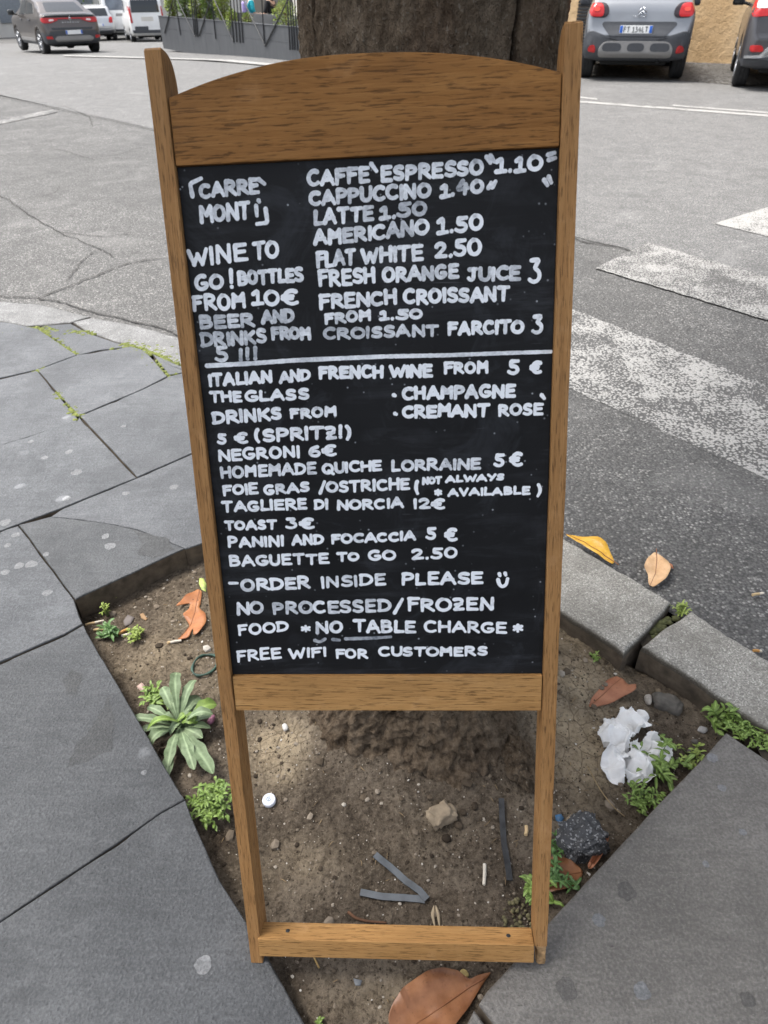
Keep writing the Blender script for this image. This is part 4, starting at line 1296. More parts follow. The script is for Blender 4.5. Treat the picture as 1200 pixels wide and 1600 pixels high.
for i in range(NZ - 1):
    for k in range(NA):
        k2 = (k + 1) % NA
        fs.append((i * NA + k, i * NA + k2, (i + 1) * NA + k2, (i + 1) * NA + k))
fs.append(tuple((NZ - 1) * NA + k for k in range(NA)))
trunk = link_mesh("trunk", vs, fs, BARK, tree)
for nm, vals in (('red', red_a), ('crack', crk_a), ('dust', dst_a)):
    a = trunk.data.attributes.new(nm, 'FLOAT', 'POINT'); a.data.foreach_set('value', np.array(vals, np.float32))
# limbs
limb = MB()
tips = []
for k in range(7):
    q = k * 2 * math.pi / 7 + random.uniform(-.3, .3)
    p = Vector((0, 0, 2.9 + .05 * k)); d = Vector((math.cos(q) * .8, math.sin(q) * .8, 0.6)).normalized()
    pts, rad = [p.copy()], [0.085]
    for s in range(9):
        d = (d + Vector((random.uniform(-.2, .2), random.uniform(-.2, .2), random.uniform(-.12, .16)))).normalized()
        p = p + d * .44; pts.append(p.copy()); rad.append(.085 * (1 - (s + 1) / 10.5))
        if s > 2:
            tips.append(p.copy())
    limb.tube(pts, rad, 9)
    for s in (3, 5, 7):
        p2 = pts[s].copy(); d2 = (d + Vector((random.uniform(-1, 1), random.uniform(-1, 1), random.uniform(-.1, .6)))).normalized()
        pp, r2 = [p2.copy()], [rad[s] * .6]
        for u in range(5):
            d2 = (d2 + Vector((random.uniform(-.2, .2),) * 3)).normalized()
            p2 = p2 + d2 * .28; pp.append(p2.copy()); r2.append(rad[s] * .6 * (1 - (u + 1) / 6))
            tips.append(p2.copy())
        limb.tube(pp, r2, 6)
limb.build("limb", BARK, tree)
cr = MB()
for t in tips:
    for c in range(4):
        o_ = t + Vector((random.gauss(0, .26), random.gauss(0, .26), random.gauss(0, .2)))
        for l in range(17):
            p = o_ + Vector((random.gauss(0, .13), random.gauss(0, .13), random.gauss(0, .10)))
            d = Vector((random.gauss(0, 1), random.gauss(0, 1), random.gauss(-.2, .5))).normalized()
            s_ = d.cross(Vector((random.gauss(0, .4), random.gauss(0, .4), 1))).normalized()
            L, w = random.uniform(.16, .25), random.uniform(.045, .065)
            n_ = d.cross(s_) * .012
            cr.add([p, p + d * L * .5 + s_ * w - n_, p + d * L, p + d * L * .5 - s_ * w - n_], [(0, 1, 2, 3)])
cr.build("crown", LEAF_CROWN, tree, False)
# a knuckle of root by the trunk foot
def rocklike(name, c, sx, sy, sz, m, sub=4, amp=.25, freq=1.6, seed=0, rotz=0.0, parent=None, fine=.06, squash=None):
    bm = bmesh.new()
    bmesh.ops.create_icosphere(bm, subdivisions=sub, radius=1)
    for v in bm.verts:
        n = v.co.normalized()
        k = 1 + amp * mnoise.noise(n * freq + Vector((seed, 1, 2))) + amp * .5 * mnoise.noise(n * freq * 2.6 + Vector((seed, 4, 2))) + fine * mnoise.noise(n * 9 + Vector((seed, 3, 3)))
        if squash:
            n = Vector([math.copysign(abs(t) ** squash, t) for t in n])
        v.co = Vector((n.x * k * sx, n.y * k * sy, n.z * k * sz))
    me = bpy.data.meshes.new(name); bm.to_mesh(me); bm.free()
    me.polygons.foreach_set('use_smooth', [True] * len(me.polygons))
    o = bpy.data.objects.new(name, me); col.objects.link(o); me.materials.append(m)
    o.rotation_euler = (0, 0, rotz); o.location = tuple(map(float, c))
    if parent:
        o.parent = parent
        o.location = Vector(o.location) - parent.location
    return o
def GS(px, py, dz=0.0):
    """photograph pixel -> point on the soil"""
    z = -0.05
    for _ in range(12):
        p = G(px, py, z); z = soil_z(p[0], p[1])
    p = G(px, py, z)
    return np.array([p[0], p[1], z + dz])
kn = GS(812, 1205)
rk = rocklike("root", (kn[0], kn[1] + .01, kn[2] + .015), .032, .055, .042, BARK, 5, .35, 2.2, 3, .35, tree, .16)

# ------------------------------------------------------------------ loose gravel on the soil (nobody could count it)
def pebble_shape(n):
    out = []
    for k in range(n):
        bm = bmesh.new(); bmesh.ops.create_icosphere(bm, subdivisions=1, radius=1)
        for v in bm.verts:
            v.co *= 1 + .35 * mnoise.noise(v.co * 1.3 + Vector((k * 3.1, 0, 0)))
        bm.verts.index_update()
        out.append((np.array([v.co[:] for v in bm.verts]), np.array([[v.index for v in f.verts] for f in bm.faces])))
        bm.free()
    return out
SH = pebble_shape(10)
V, FC, TN = [], [], []
nv = 0
cnt = 0
PXm, PXM = PIT.min(0), PIT.max(0)
while cnt < 9500:
    x, y = rng.uniform(PXm[0], PXM[0]), rng.uniform(PXm[1], PXM[1])
    if pit_dist(np.array([x]), np.array([y]))[0] < 0.006:
        continue
    dt = math.hypot(x - TREE[0], y - TREE[1])
    if dt < .19:
        continue
    dens = 0.5 + 0.5 * mnoise.noise(Vector((x * 6, y * 6, 3)))
    if rng.random() > 0.25 + dens or (dt < .3 and rng.random() < .5):
        continue
    s = 0.00095 * (1 + rng.pareto(2.5))
    s = min(s, 0.0105)
    v, f = SH[rng.integers(10)]
    q = rng.uniform(0, 6.28); ca, sa = math.cos(q), math.sin(q)
    w = v * np.array([s * rng.uniform(.8, 1.5), s, s * rng.uniform(.5, .8)])
    w = np.stack([w[:, 0] * ca - w[:, 1] * sa + x, w[:, 0] * sa + w[:, 1] * ca + y, w[:, 2] + soil_z(x, y) + s * .25], 1)
    V.append(w); FC.append(f + nv); nv += len(w)
    t = rng.random() ** 1.5
    TN += [t] * len(w)
    cnt += 1
V = np.concatenate(V); FC = np.concatenate(FC)
gv = link_mesh("gravel", V, [tuple(map(int, f)) for f in FC], GRAVEL, None, False)
a = gv.data.attributes.new('tone', 'FLOAT', 'POINT'); a.data.foreach_set('value', np.array(TN, np.float32))
dv = MB()
for k in range(330):
    x, y = rng.uniform(PXm[0], PXM[0]), rng.uniform(PXm[1], PXM[1])
    if pit_dist(np.array([x]), np.array([y]))[0] < 0.02 or math.hypot(x - TREE[0], y - TREE[1]) < .24:
        continue
    q = rng.uniform(0, 6.28); L = rng.uniform(.006, .022); c_ = rng.uniform(-.5, .5)
    pts = [(x + math.cos(q + c_ * t) * L * t, y + math.sin(q + c_ * t) * L * t, soil_z(x + math.cos(q) * L * t, y + math.sin(q) * L * t) + .0012 + .002 * math.sin(3 * t)) for t in (0, .35, .7, 1)]
    dv.tube(pts, [.0004, .0009, .0008, .0003], 5)
stuff(dv.build("plant_debris", plain("straw_bits", (.24, .17, .095), .9, var=.6, scale=30)), "bits of dry straw and rootlets strewn over the earth of the pit", "plant debris")
stuff(gv, "small loose gravel and grit scattered over the brown earth of the tree pit", "gravel")

# ------------------------------------------------------------------ stones
ROCK_TAN = plain("tan_stone", (0.27, 0.215, 0.15), 0.9, var=0.4, scale=30)
ROCK_GREY = plain("grey_stone", (0.125, 0.115, 0.10), 0.9, var=0.4, scale=40)
m = Mat("asphalt_lump", 0.85, 0.3)
v = m.coord(); a = m.noise(v, 120, 4, .75); vo = m.voro(v, 290, 'F1', 1); sp = m.n('ShaderNodeSeparateColor'); m.l(vo, sp.inputs[0])
c = m.mix(m.ramp(sp.outputs[0], [(0.80, 0.0), (0.93, 1.0)]), m.mix(a, (0.035, 0.036, 0.038), (0.130, 0.132, 0.136)), (0.32, 0.32, 0.32))
m.color(c); m.bump(a, 1.0, 0.008)
LUMP = m.m
p = GS(690, 1276)
tag(rocklike("stone", (p[0], p[1], p[2] + .006), .026, .022, .016, ROCK_TAN, 4, .34, 1.7, 31, .5, None, .07, .55), "angular pale tan stone lying alone on the earth under the sign", "stone")
p = GS(905, 1318)
tag(rocklike("asphalt_lump", (p[0], p[1], p[2] + .02), .043, .038, .030, LUMP, 5, .38, 1.8, 9, .4, None, .12, .58), "black lump of broken asphalt with pale grit beside the sign's foot", "stone")
p = GS(1040, 1102)
tag(rocklike("stone", (p[0], p[1], p[2] + .006), .034, .024, .020, ROCK_GREY, 4, .3, 1.2, 21, -.5, None, .05, .8), "dark grey stone half buried against the kerb stone", "stone")
p = GS(1012, 1095)
tag(rocklike("pebble", (p[0], p[1], p[2] + .006), .009, .016, .008, plain("pale_pebble", (0.36, 0.33, 0.29), .7, var=.3, scale=90), 3, .2, 1.2, 8, -.3), "long pale pebble next to the half buried stone at the kerb", "pebble")
p = GS(1028, 1081)
tag(rocklike("pebble", (p[0], p[1], p[2] + .004), .007, .006, .006, ROCK_TAN, 3, .2, 1.2, 18), "small round tan pebble just above the half buried stone at the kerb", "pebble")
p = GS(890, 1283)
tag(rocklike("pebble", (p[0], p[1], p[2] + .004), .010, .007, .006, ROCK_TAN, 3, .2, 1.2, 28, .8), "brown oval pebble behind the black asphalt lump", "pebble")
p = GS(725, 1523)
tag(rocklike("fallen_petal", (p[0], p[1], p[2] + .003), .0075, .0075, .0022, plain("dry_petal", (0.45, 0.34, 0.13), .7, var=.3, scale=80), 3, .15, 1.2, 3), "small round yellowish dry petal above the big brown leaf", "petal")
p = GS(272, 1172)
for px, py, s, lab in [(1085, 1160, .008, "grey pebble in a little heap beside the tip of the dark paving slab"), (1097, 1142, .0105, "pale flat pebble by the weed at the tip of the dark paving slab"), (1078, 1176, .007, "tan pebble nearest the edge of the dark paving slab by its tip")]:
    p = GS(px, py)
    tag(rocklike("pebble", (p[0], p[1], p[2] + s * .4), s, s * .8, s * .6, GRAVEL if False else ROCK_GREY if s < .009 else plain("chalky_pebble", (.42, .41, .40), .8), 3, .2, 1.3, px), lab, "pebble")

# ------------------------------------------------------------------ litter
WHITE_PL = plain("white_plastic", (0.70, 0.73, 0.80), 0.4, var=0.05)
p = GS(421, 1252)
cap = thing("bottle_cap", "white plastic bottle cap lying face up on the earth", "bottle cap", (p[0], p[1], p[2] + .001), 0)
mb = MB(); nn = 48
prof = [(.0001, .0082), (.0095, .0082), (.0108, .0086), (.0122, .0085), (.0135, .0076), (.0141, .006), (.0143, .0)]
mb.lathe(prof, nn); mb.build("shell", WHITE_PL, cap)
mb = MB()
sw = [(.0055 * math.cos(t) * (1 - t / 14), .0055 * math.sin(t) * (1 - t / 14), .0085) for t in np.linspace(.6, 6.2, 26)]
mb.tube(sw, .0008, 6); mb.tube([(-.002, -.0015, .0085), (.001, .002, .0085), (.003, .0005, .0085)], .0008, 6)
mb.build("moulded_mark", plain("blue_grey_print", (.33, .40, .47), .5), cap)
cap.rotation_euler = (R(4), R(-5), R(30))

BUTT_W = plain("cigarette_paper", (0.62, 0.57, 0.48), 0.85, var=.2, scale=120)
BUTT_F = plain("filter_paper", (0.52, 0.27, 0.085), 0.8, var=.3, scale=200)
ASH = plain("burnt_end", (0.06, 0.05, 0.045), 0.95, var=.4, scale=200)
def butt(px0, py0, px1, py1, label, filt=.55, on='soil', tan=False, r=.0036):
    if on == 'soil':
        a, b = GS(px0, py0), GS(px1, py1)
    else:
        a, b = G(px0, py0, ROAD_Z + .006), G(px1, py1, ROAD_Z + .006)
    a, b = Vector(a), Vector(b)
    a.z += r * .9; b.z += r * .9
    t = thing("cigarette_butt", label, "cigarette butt", a, 0, "cigarette butts dropped around the tree pit")
    d = b - a; L = d.length
    k = lambda f: d * f
    bend = Vector((0, 0, 1)).cross(d).normalized() * r * .35
    if filt > 0:
        mb = MB(); mb.tube([k(0), k(filt * .5) + bend, k(filt)], [r, r * 1.02, r], 12); mb.build("filter", BUTT_F if not tan else plain("faded_filter", (.55, .40, .22), .8), t, ang=50)
    if filt < 1:
        mb = MB(); mb.tube([k(filt), k((1 + filt) / 2) + bend * .5, k(.96), k(1)], [r * .98, r * .95, r * .85, r * .6], 12); mb.build("paper", BUTT_W, t, ang=50)
    return t
butt(757, 1352, 756, 1384, "pale cigarette butt standing lengthwise on the earth left of the long dark strip", .0)
butt(822, 1292, 821, 1306, "short tan stub of a cigarette close to the sign's upright", 1.0, tan=True)
butt(186, 992, 200, 984, "orange cigarette filter lying among the weeds at the pit's corner", 1.0)
butt(134, 978, 163, 971, "long tan cigarette butt nearest the corner of the pit", .5, tan=True)
butt(147, 986, 167, 984, "tan cigarette butt lying just below the longest one in the corner", .9, tan=True)
butt(190, 995, 208, 991, "white cigarette paper end lying beside the orange filter", .0)
butt(262, 1006, 284, 1002, "dirty white cigarette butt below the torn orange leaf", .2, tan=True)
butt(1032, 1156, 1016, 1144, "orange cigarette filter between the white tissue and the weeds", 1.0)
butt(1175, 931, 1193, 928, "tan cigarette butt lying alone on the asphalt", .6, 'road', tan=True)
butt(1176, 1018, 1190, 1019, "short orange cigarette filter lying on the road at the kerb stone", .7, 'road')

# gum, chips, shells
GUM = plain("white_gum", (0.60, 0.59, 0.56), .7, var=.1)
p = GS(446, 1139)
tag(rocklike("chewing_gum", (p[0], p[1], p[2] + .006), .006, .009, .006, GUM, 3, .12, 1.4, 2, .5, None, .05, .7), "white pellet of chewing gum at the foot of the trunk", "gum")
p = GS(331, 1128)
tag(rocklike("garlic_clove", (p[0], p[1], p[2] + .008), .007, .013, .008, plain("purple_skin", (.30, .13, .19), .5, var=.4, scale=120), 4, .1, 1.4, 2, -.3), "small purple and pink clove beside the big leafy weed", "garlic clove")
def shard(name, pts, m, h=.004, thick=.0012, lab="", cat="", curl=.01):
    P = [GS(*q)[:2] for q in pts]
    c = sum(P) / len(P)
    vs, fs = [], []
    n = len(P)
    for side in (0, 1):
        for f_ in (1.0, .55):
            for q in P:
                w = c + (q - c) * f_
                vs.append((w[0], w[1], soil_z(*w) + h + curl * (1 - f_) - side * thick))
        vs.append((c[0], c[1], soil_z(*c) + h + curl - side * thick))
    s = 2 * n + 1
    for side in (0, 1):
        o_ = side * s
        for i in range(n):
            j = (i + 1) % n
            fs.append((o_ + i, o_ + j, o_ + n + j, o_ + n + i)); fs.append((o_ + n + i, o_ + n + j, o_ + 2 * n))
    for i in range(n):
        j = (i + 1) % n
        fs.append((i, s + i, s + j, j))
    return tag(link_mesh(name, vs, fs, m), lab, cat)
shard("eggshell_shard", [(214, 1074), (222, 1068), (228, 1074), (227, 1085), (219, 1080)], plain("pink_shell", (.50, .36, .31), .6), lab="curved pinkish shell fragment above the small leafy weed", cat="shell", curl=.006)
shard("bark_chip", [(193, 972), (200, 962), (210, 966), (205, 976), (196, 980)], plain("grey_chip", (.16, .14, .13), .8), lab="flat grey chip on the earth near the pit's corner", cat="chip", curl=.002)
shard("bark_chip", [(219, 961), (224, 959), (231, 968), (228, 971), (221, 967)], plain("tan_chip", (.30, .19, .10), .8), lab="tan brown chip on the earth in front of the stone edge", cat="chip", curl=.003)
shard("plastic_scrap", [(312, 905), (318, 905), (323, 914), (322, 926), (315, 922), (311, 913)], plain("lime_plastic", (.45, .55, .16), .4, var=.6, scale=50), lab="scrap of lime and white plastic above the torn orange leaf", cat="plastic scrap", curl=.008)
shard("plastic_scrap", [(867, 1275), (876, 1273), (881, 1280), (876, 1287), (868, 1283)], plain("blue_scrap", (.05, .13, .24), .4, var=.4, scale=80), lab="tiny crumpled blue plastic scrap behind the black asphalt lump", cat="plastic scrap", curl=.006)
shard("glass_shard", [(552, 1530), (566, 1533), (563, 1541), (555, 1541)], plain("dull_glass", (.16, .17, .18), .3), lab="grey glassy splinter on the earth below the bottom rail", cat="shard", curl=.001)

# straps and twigs
def strap(mb, pts, w, th):
    P = [Vector(p) for p in pts]
    vs, fs = [], []
    for i, p in enumerate(P):
        t = (P[min(i + 1, len(P) - 1)] - P[max(0, i - 1)]).normalized()
        s = Vector((-t.y, t.x, 0)).normalized() * w / 2
        u = Vector((0, 0, th))
        vs += [p - s, p + s, p + s + u, p - s + u]
    for i in range(len(P) - 1):
        for k in range(4):
            fs.append((i * 4 + k, i * 4 + (k + 1) % 4, (i + 1) * 4 + (k + 1) % 4, (i + 1) * 4 + k))
    fs += [(0, 3, 2, 1), tuple((len(P) - 1) * 4 + k for k in range(4))]
    mb.add(vs, fs)
def soil_path(pts, dz=.003, n=24):
    out = []
    P = np.array(pts, float)
    d = np.concatenate([[0], np.cumsum(np.linalg.norm(np.diff(P, axis=0), axis=1))])
    for t in np.linspace(0, d[-1], n):
        out.append(GS(np.interp(t, d, P[:, 0]), np.interp(t, d, P[:, 1])))
    z = np.array([o[2] for o in out])
    for _ in range(10):
        z[1:-1] = (z[:-2] + z[2:] + z[1:-1]) / 3
    z = np.maximum(z, np.array([o[2] for o in out]) - .001)
    return [(o[0], o[1], zz + dz) for o, zz in zip(out, z)]
GREY_STRAP = plain("grey_plastic_strap", (0.105, 0.115, 0.125), 0.55, var=.25, scale=40)
sv = thing("plastic_strap", "grey plastic strap folded into a V on the earth", "strap", (0, 0, 0))
mb = MB(); strap(mb, soil_path([(586, 1338), (610, 1358), (635, 1380), (655, 1394), (667, 1408)], .006), .0125, .0022); mb.build("strap_arm", GREY_STRAP, sv, ang=40)
mb = MB(); strap(mb, soil_path([(664, 1408), (640, 1405), (600, 1403), (563, 1396)], .0035), .0125, .0022); mb.build("strap_arm", GREY_STRAP, sv, ang=40)
mb = MB(); strap(mb, soil_path([(783, 1250), (784, 1280), (787, 1320), (793, 1355), (796, 1378)], .004), .0115, .003)
tag(mb.build("rubber_strip", plain("dark_strip", (.035, .036, .038), .6, var=.5, scale=60), ang=40), "long thin dark strip lying by the knuckle of root", "strip")
TWIG = plain("twig", (0.13, 0.065, 0.035), .85, var=.4, scale=60)
mb = MB(); mb.tube(soil_path([(544, 1426), (556, 1436), (575, 1441), (604, 1443)], .003, 12), np.linspace(.0030, .0018, 12), 7)
tag(mb.build("twig", TWIG), "reddish brown twig on the earth just behind the bottom rail", "twig")
mb = MB(); mb.tube(soil_path([(490, 1495), (494, 1504), (499, 1514)], .004, 8), .0017, 6)
tag(mb.build("matchstick", plain("pale_wood", (.42, .28, .11), .8)), "thin pale matchstick below the bottom rail", "matchstick")
mb = MB(); mb.tube(soil_path([(917, 1200), (930, 1225), (955, 1262), (975, 1278)], .006, 14), .0012, 5)
tag(mb.build("grass_stalk", plain("dry_stalk", (.30, .22, .12), .9)), "thin dry stalk on the earth below the white tissue", "stalk")
mb = MB()
for s, dx in ((1, 0), (-1, 9)):
    mb.tube(soil_path([(678 + dx * .3, 1416), (676 + dx, 1432), (680 + dx * .8, 1452)], .003, 10), [.0008, .002, .003, .0036, .0036, .003, .0026, .002, .0014, .0007], 7)
tag(mb.build("withered_leaf", plain("withered", (.30, .24, .16), .9, var=.4)), "shrivelled grey leaf curled on the earth behind the bottom rail", "leaf")
wire = MB()
q0 = GS(321, 1041)
wp = [(q0[0] + .031 * math.cos(t) * (1 + .08 * math.sin(2 * t)), q0[1] + .034 * math.sin(t), soil_z(q0[0] + .031 * math.cos(t), q0[1] + .034 * math.sin(t)) + .006 + .003 * math.sin(3 * t)) for t in np.linspace(.6, 6.9, 60)]
wire.tube(wp, [.0022 + .0016 * abs(math.sin(i * .31)) for i in range(60)], 8)
tag(wire.build("wire_ring", plain("green_wire", (.035, .075, .055), .5, var=.6, scale=50)), "ring of dark green plastic wire half buried in the earth", "wire ring")

# ------------------------------------------------------------------ fallen leaves, each laid where it fell
def dry_leaf(outline, vein, m, label, on='soil', lift=.006, arch=.012, edge=.004, seed=0, tip=0.0):
    gz = (lambda x, y: soil_z(x, y)) if on == 'soil' else (lambda x, y: on)
    pj = (lambda q: GS(*q)) if on == 'soil' else (lambda q: G(q[0], q[1], on))
    P = np.array([pj(q)[:2] for q in outline])
    # denser outline
    Q = []
    for i in range(len(P)):
        a, b = P[i], P[(i + 1) % len(P)]
        for t in (0, .25, .5, .75):
            Q.append(a + (b - a) * t)
    Q = np.array(Q)
    Q = (np.roll(Q, 1, 0) + 2 * Q + np.roll(Q, -1, 0)) / 4
    V0 = np.array([pj(q)[:2] for q in vein])
    def vdist(p):
        best = 9
        for a, b in zip(V0[:-1], V0[1:]):
            t = np.clip((p - a) @ (b - a) / ((b - a) @ (b - a)), 0, 1)
            best = min(best, np.linalg.norm(p - a - (b - a) * t))
        return best
    bm = bmesh.new()
    zc = max(gz(*p) for p in [Q.mean(0)]) 
    f = bm.faces.new([bm.verts.new((q[0], q[1], 0)) for q in Q])
    bmesh.ops.triangulate(bm, faces=[f])
    bmesh.ops.subdivide_edges(bm, edges=[e for e in bm.edges if e.calc_length() > .012], cuts=3, use_grid_fill=True)
    bmesh.ops.triangulate(bm, faces=bm.faces)
    W = max(vdist(q) for q in Q)
    g = np.mean([gz(*q) for q in Q])
    for v in bm.verts:
        p = np.array(v.co[:2]); t = vdist(p) / W
        s = gz(*p)
        z = .5 * s + .5 * g + lift + arch * t * t - edge * (1 - t) + .0035 * mnoise.noise(Vector((p[0] * 30, p[1] * 30, seed)))
        v.co.z = max(z, s + .001)
    bmesh.ops.recalc_face_normals(bm, faces=bm.faces)
    me = bpy.data.meshes.new("fallen_leaf"); bm.to_mesh(me); bm.free()
    me.polygons.foreach_set('use_smooth', [True] * len(me.polygons))
    bl = bpy.data.objects.new("blade", me); col.objects.link(bl); me.materials.append(m)
    sm = bl.modifiers.new("thickness", 'SOLIDIFY'); sm.thickness = .0007; sm.offset = 1
    c = Q.mean(0)
    t = thing("fallen_leaf", label, "leaf", (0, 0, 0), 0, "dry leaves fallen around the tree")
    bl.parent = t
    bv = BVHTree.FromPolygons([v.co for v in me.vertices], [p.vertices for p in me.polygons])
    mb = MB(); pts = []
    for u in np.linspace(0, len(V0) - 1, 26):
        i = min(int(u), len(V0) - 2); p = V0[i] + (V0[i + 1] - V0[i]) * (u - i)
        h = bv.ray_cast(Vector((p[0], p[1], 2)), Vector((0, 0, -1)))
        pts.append((p[0], p[1], h[0].z + .0007 if h[0] else (pts[-1][2] if pts else g + lift)))
    mb.tube(pts, np.linspace(.0014, .0006, 26), 6); mb.build("midrib", VEIN, t)
    return t
dry_leaf([(606, 1600), (612, 1580), (628, 1556), (648, 1541), (668, 1529), (690, 1522), (715, 1522), (734, 1533), (745, 1526), (768, 1521), (756, 1536), (744, 1556), (732, 1578), (714, 1602), (694, 1632), (660, 1650), (620, 1640)],
         [(756, 1531), (730, 1546), (692, 1574), (652, 1600), (620, 1634)], DRY_BROWN, "big glossy brown leaf lying below the sign's bottom rail", lift=.012, arch=.022, edge=.008, seed=1)
dry_leaf([(275, 954), (291, 932), (310, 922), (316, 925), (314, 944), (311, 950), (322, 962), (324, 975), (312, 992), (303, 996), (302, 982), (296, 999), (276, 1001), (290, 990), (297, 978), (289, 967), (286, 962), (296, 952), (298, 944), (288, 947)],
         [(312, 924), (305, 955), (298, 978), (280, 1000)], DRY_ORANGE, "torn orange leaf on the earth behind the sign's upright", lift=.006, arch=.008, seed=2)
dry_leaf([(919, 1105), (924, 1091), (938, 1075), (948, 1064), (962, 1059), (972, 1062), (980, 1074), (992, 1076), (991, 1086), (976, 1093), (955, 1102), (935, 1105)],
         [(912, 1107), (935, 1092), (955, 1074), (970, 1062)], DRY_RUST, "rust brown leaf lying on the earth above the white tissue", lift=.007, arch=.010, seed=3)
dry_leaf([(882, 836), (900, 840), (933, 846), (948, 858), (960, 880), (956, 884), (940, 874), (920, 860), (900, 848)],
         [(966, 886), (940, 866), (910, 848), (884, 836)], DRY_YELLOW, "bright yellow leaf lying on the kerb stone's outer edge", on=.006, lift=.008, arch=.014, seed=4)
dry_leaf([(1021, 866), (1030, 872), (1042, 886), (1045, 900), (1038, 913), (1020, 922), (1012, 916), (1011, 903), (1003, 895), (1008, 882)],
         [(1024, 862), (1025, 880), (1023, 900), (1014, 920)], DRY_TAN, "pale tan leaf standing on the asphalt beyond the kerb", on=ROAD_Z + .004, lift=.012, arch=.016, seed=5)
dry_leaf([(832, 1375), (845, 1352), (866, 1345), (890, 1348), (912, 1362), (902, 1385), (880, 1396), (855, 1400), (838, 1394)],
         [(836, 1388), (870, 1372), (908, 1364)], DRY_BROWN, "dull brown leaf under the weeds behind the sign's broken foot", lift=.008, arch=.012, seed=6)
dry_leaf([(914, 1362), (928, 1340), (940, 1318), (950, 1314), (944, 1332), (934, 1352), (922, 1368)],
         [(918, 1364), (934, 1342), (948, 1316)], DRY_RUST, "narrow curled brown leaf wedged along the dark paving slab", lift=.022, arch=.012, seed=7)
dry_leaf([(1042, 879), (1050, 884), (1053, 889), (1048, 890), (1043, 887)], [(1043, 882), (1048, 886), (1052, 888)], DRY_RUST, "scrap of red brown leaf next to the pale tan leaf on the asphalt", on=ROAD_Z + .004, lift=.004, arch=.004, seed=8)

# crumpled tissue
def crumple(name, outline, m, parent, h, seed, amp=.02):
    P = np.array([GS(*q)[:2] for q in outline]); c = P.mean(0)
    poly = P
    lo, hi = P.min(0), P.max(0)
    step = .0022
    gx, gy = np.arange(lo[0], hi[0], step), np.arange(lo[1], hi[1], step)
    def inside(x, y):
        r = False; n = len(poly)
        for i in range(n):
            a, b = poly[i], poly[(i + 1) % n]
            if (a[1] > y) != (b[1] > y) and x < a[0] + (y - a[1]) * (b[0] - a[0]) / (b[1] - a[1]):
                r = not r
        return r
    id_ = {}; vs = []; fs = []
    R_ = np.linalg.norm(P - c, axis=1).mean()
    for i, y in enumerate(gy):
        for j, x in enumerate(gx):
            if inside(x, y):
                w = Vector((x * 34, y * 34, seed))
                dome = max(0, 1 - (np.linalg.norm(np.array([x, y]) - c) / (R_ * 1.25)) ** 2)
                r1 = 1 - abs(mnoise.noise(w)) * 2.2
                r2 = 1 - abs(mnoise.noise(w * 2.3 + Vector((3, 1, 1)))) * 2
                z = soil_z(x, y) + .004 + h * dome ** .6 * .8 + amp * (.55 * r1 + .28 * r2) * (.35 + .65 * dome)
                ox = .010 * mnoise.noise(w * .8 + Vector((9, 2, 2))); oy = .010 * mnoise.noise(w * .8 + Vector((2, 9, 4)))
                id_[(i, j)] = len(vs); vs.append((x + ox, y + oy, max(z, soil_z(x, y) + .002)))
    for (i, j) in list(id_):
        if (i + 1, j) in id_ and (i, j + 1) in id_ and (i + 1, j + 1) in id_:
            fs.append((id_[i, j], id_[i, j + 1], id_[i + 1, j + 1], id_[i + 1, j]))
    o = link_mesh(name, vs, fs, m, parent)
    s = o.modifiers.new("thickness", 'SOLIDIFY'); s.thickness = .0006
    return o
TISSUE = Mat("tissue_paper", .95, .1); _v = TISSUE.coord(); _n = TISSUE.noise(_v, 40, 4, .6)
TISSUE.color(TISSUE.ramp(_n, [(.25, (.76, .75, .73)), (.6, (.88, .88, .87))])); TISSUE.bump(TISSUE.noise(_v, 260, 3), .3, .002); TISSUE = TISSUE.m
ti = thing("crumpled_tissue", "crumpled white paper tissue lying on the earth among the weeds", "tissue")
0 and crumple("tissue_sheet", [(934, 1165), (937, 1142), (958, 1136), (972, 1146), (985, 1142), (988, 1165), (978, 1195), (965, 1190), (966, 1222), (958, 1224), (944, 1200), (940, 1180)], TISSUE, ti, .020, 1)
0 and crumple("tissue_sheet", [(960, 1130), (970, 1118), (978, 1128), (980, 1119), (1000, 1116), (1009, 1124), (1008, 1146), (1000, 1156), (985, 1150), (976, 1138)], TISSUE, ti, .014, 7, .014)
0 and crumple("tissue_sheet", [(974, 1205), (982, 1180), (992, 1166), (1010, 1162), (1030, 1166), (1044, 1184), (1040, 1204), (1020, 1222), (998, 1226), (980, 1222)], TISSUE, ti, .018, 4)

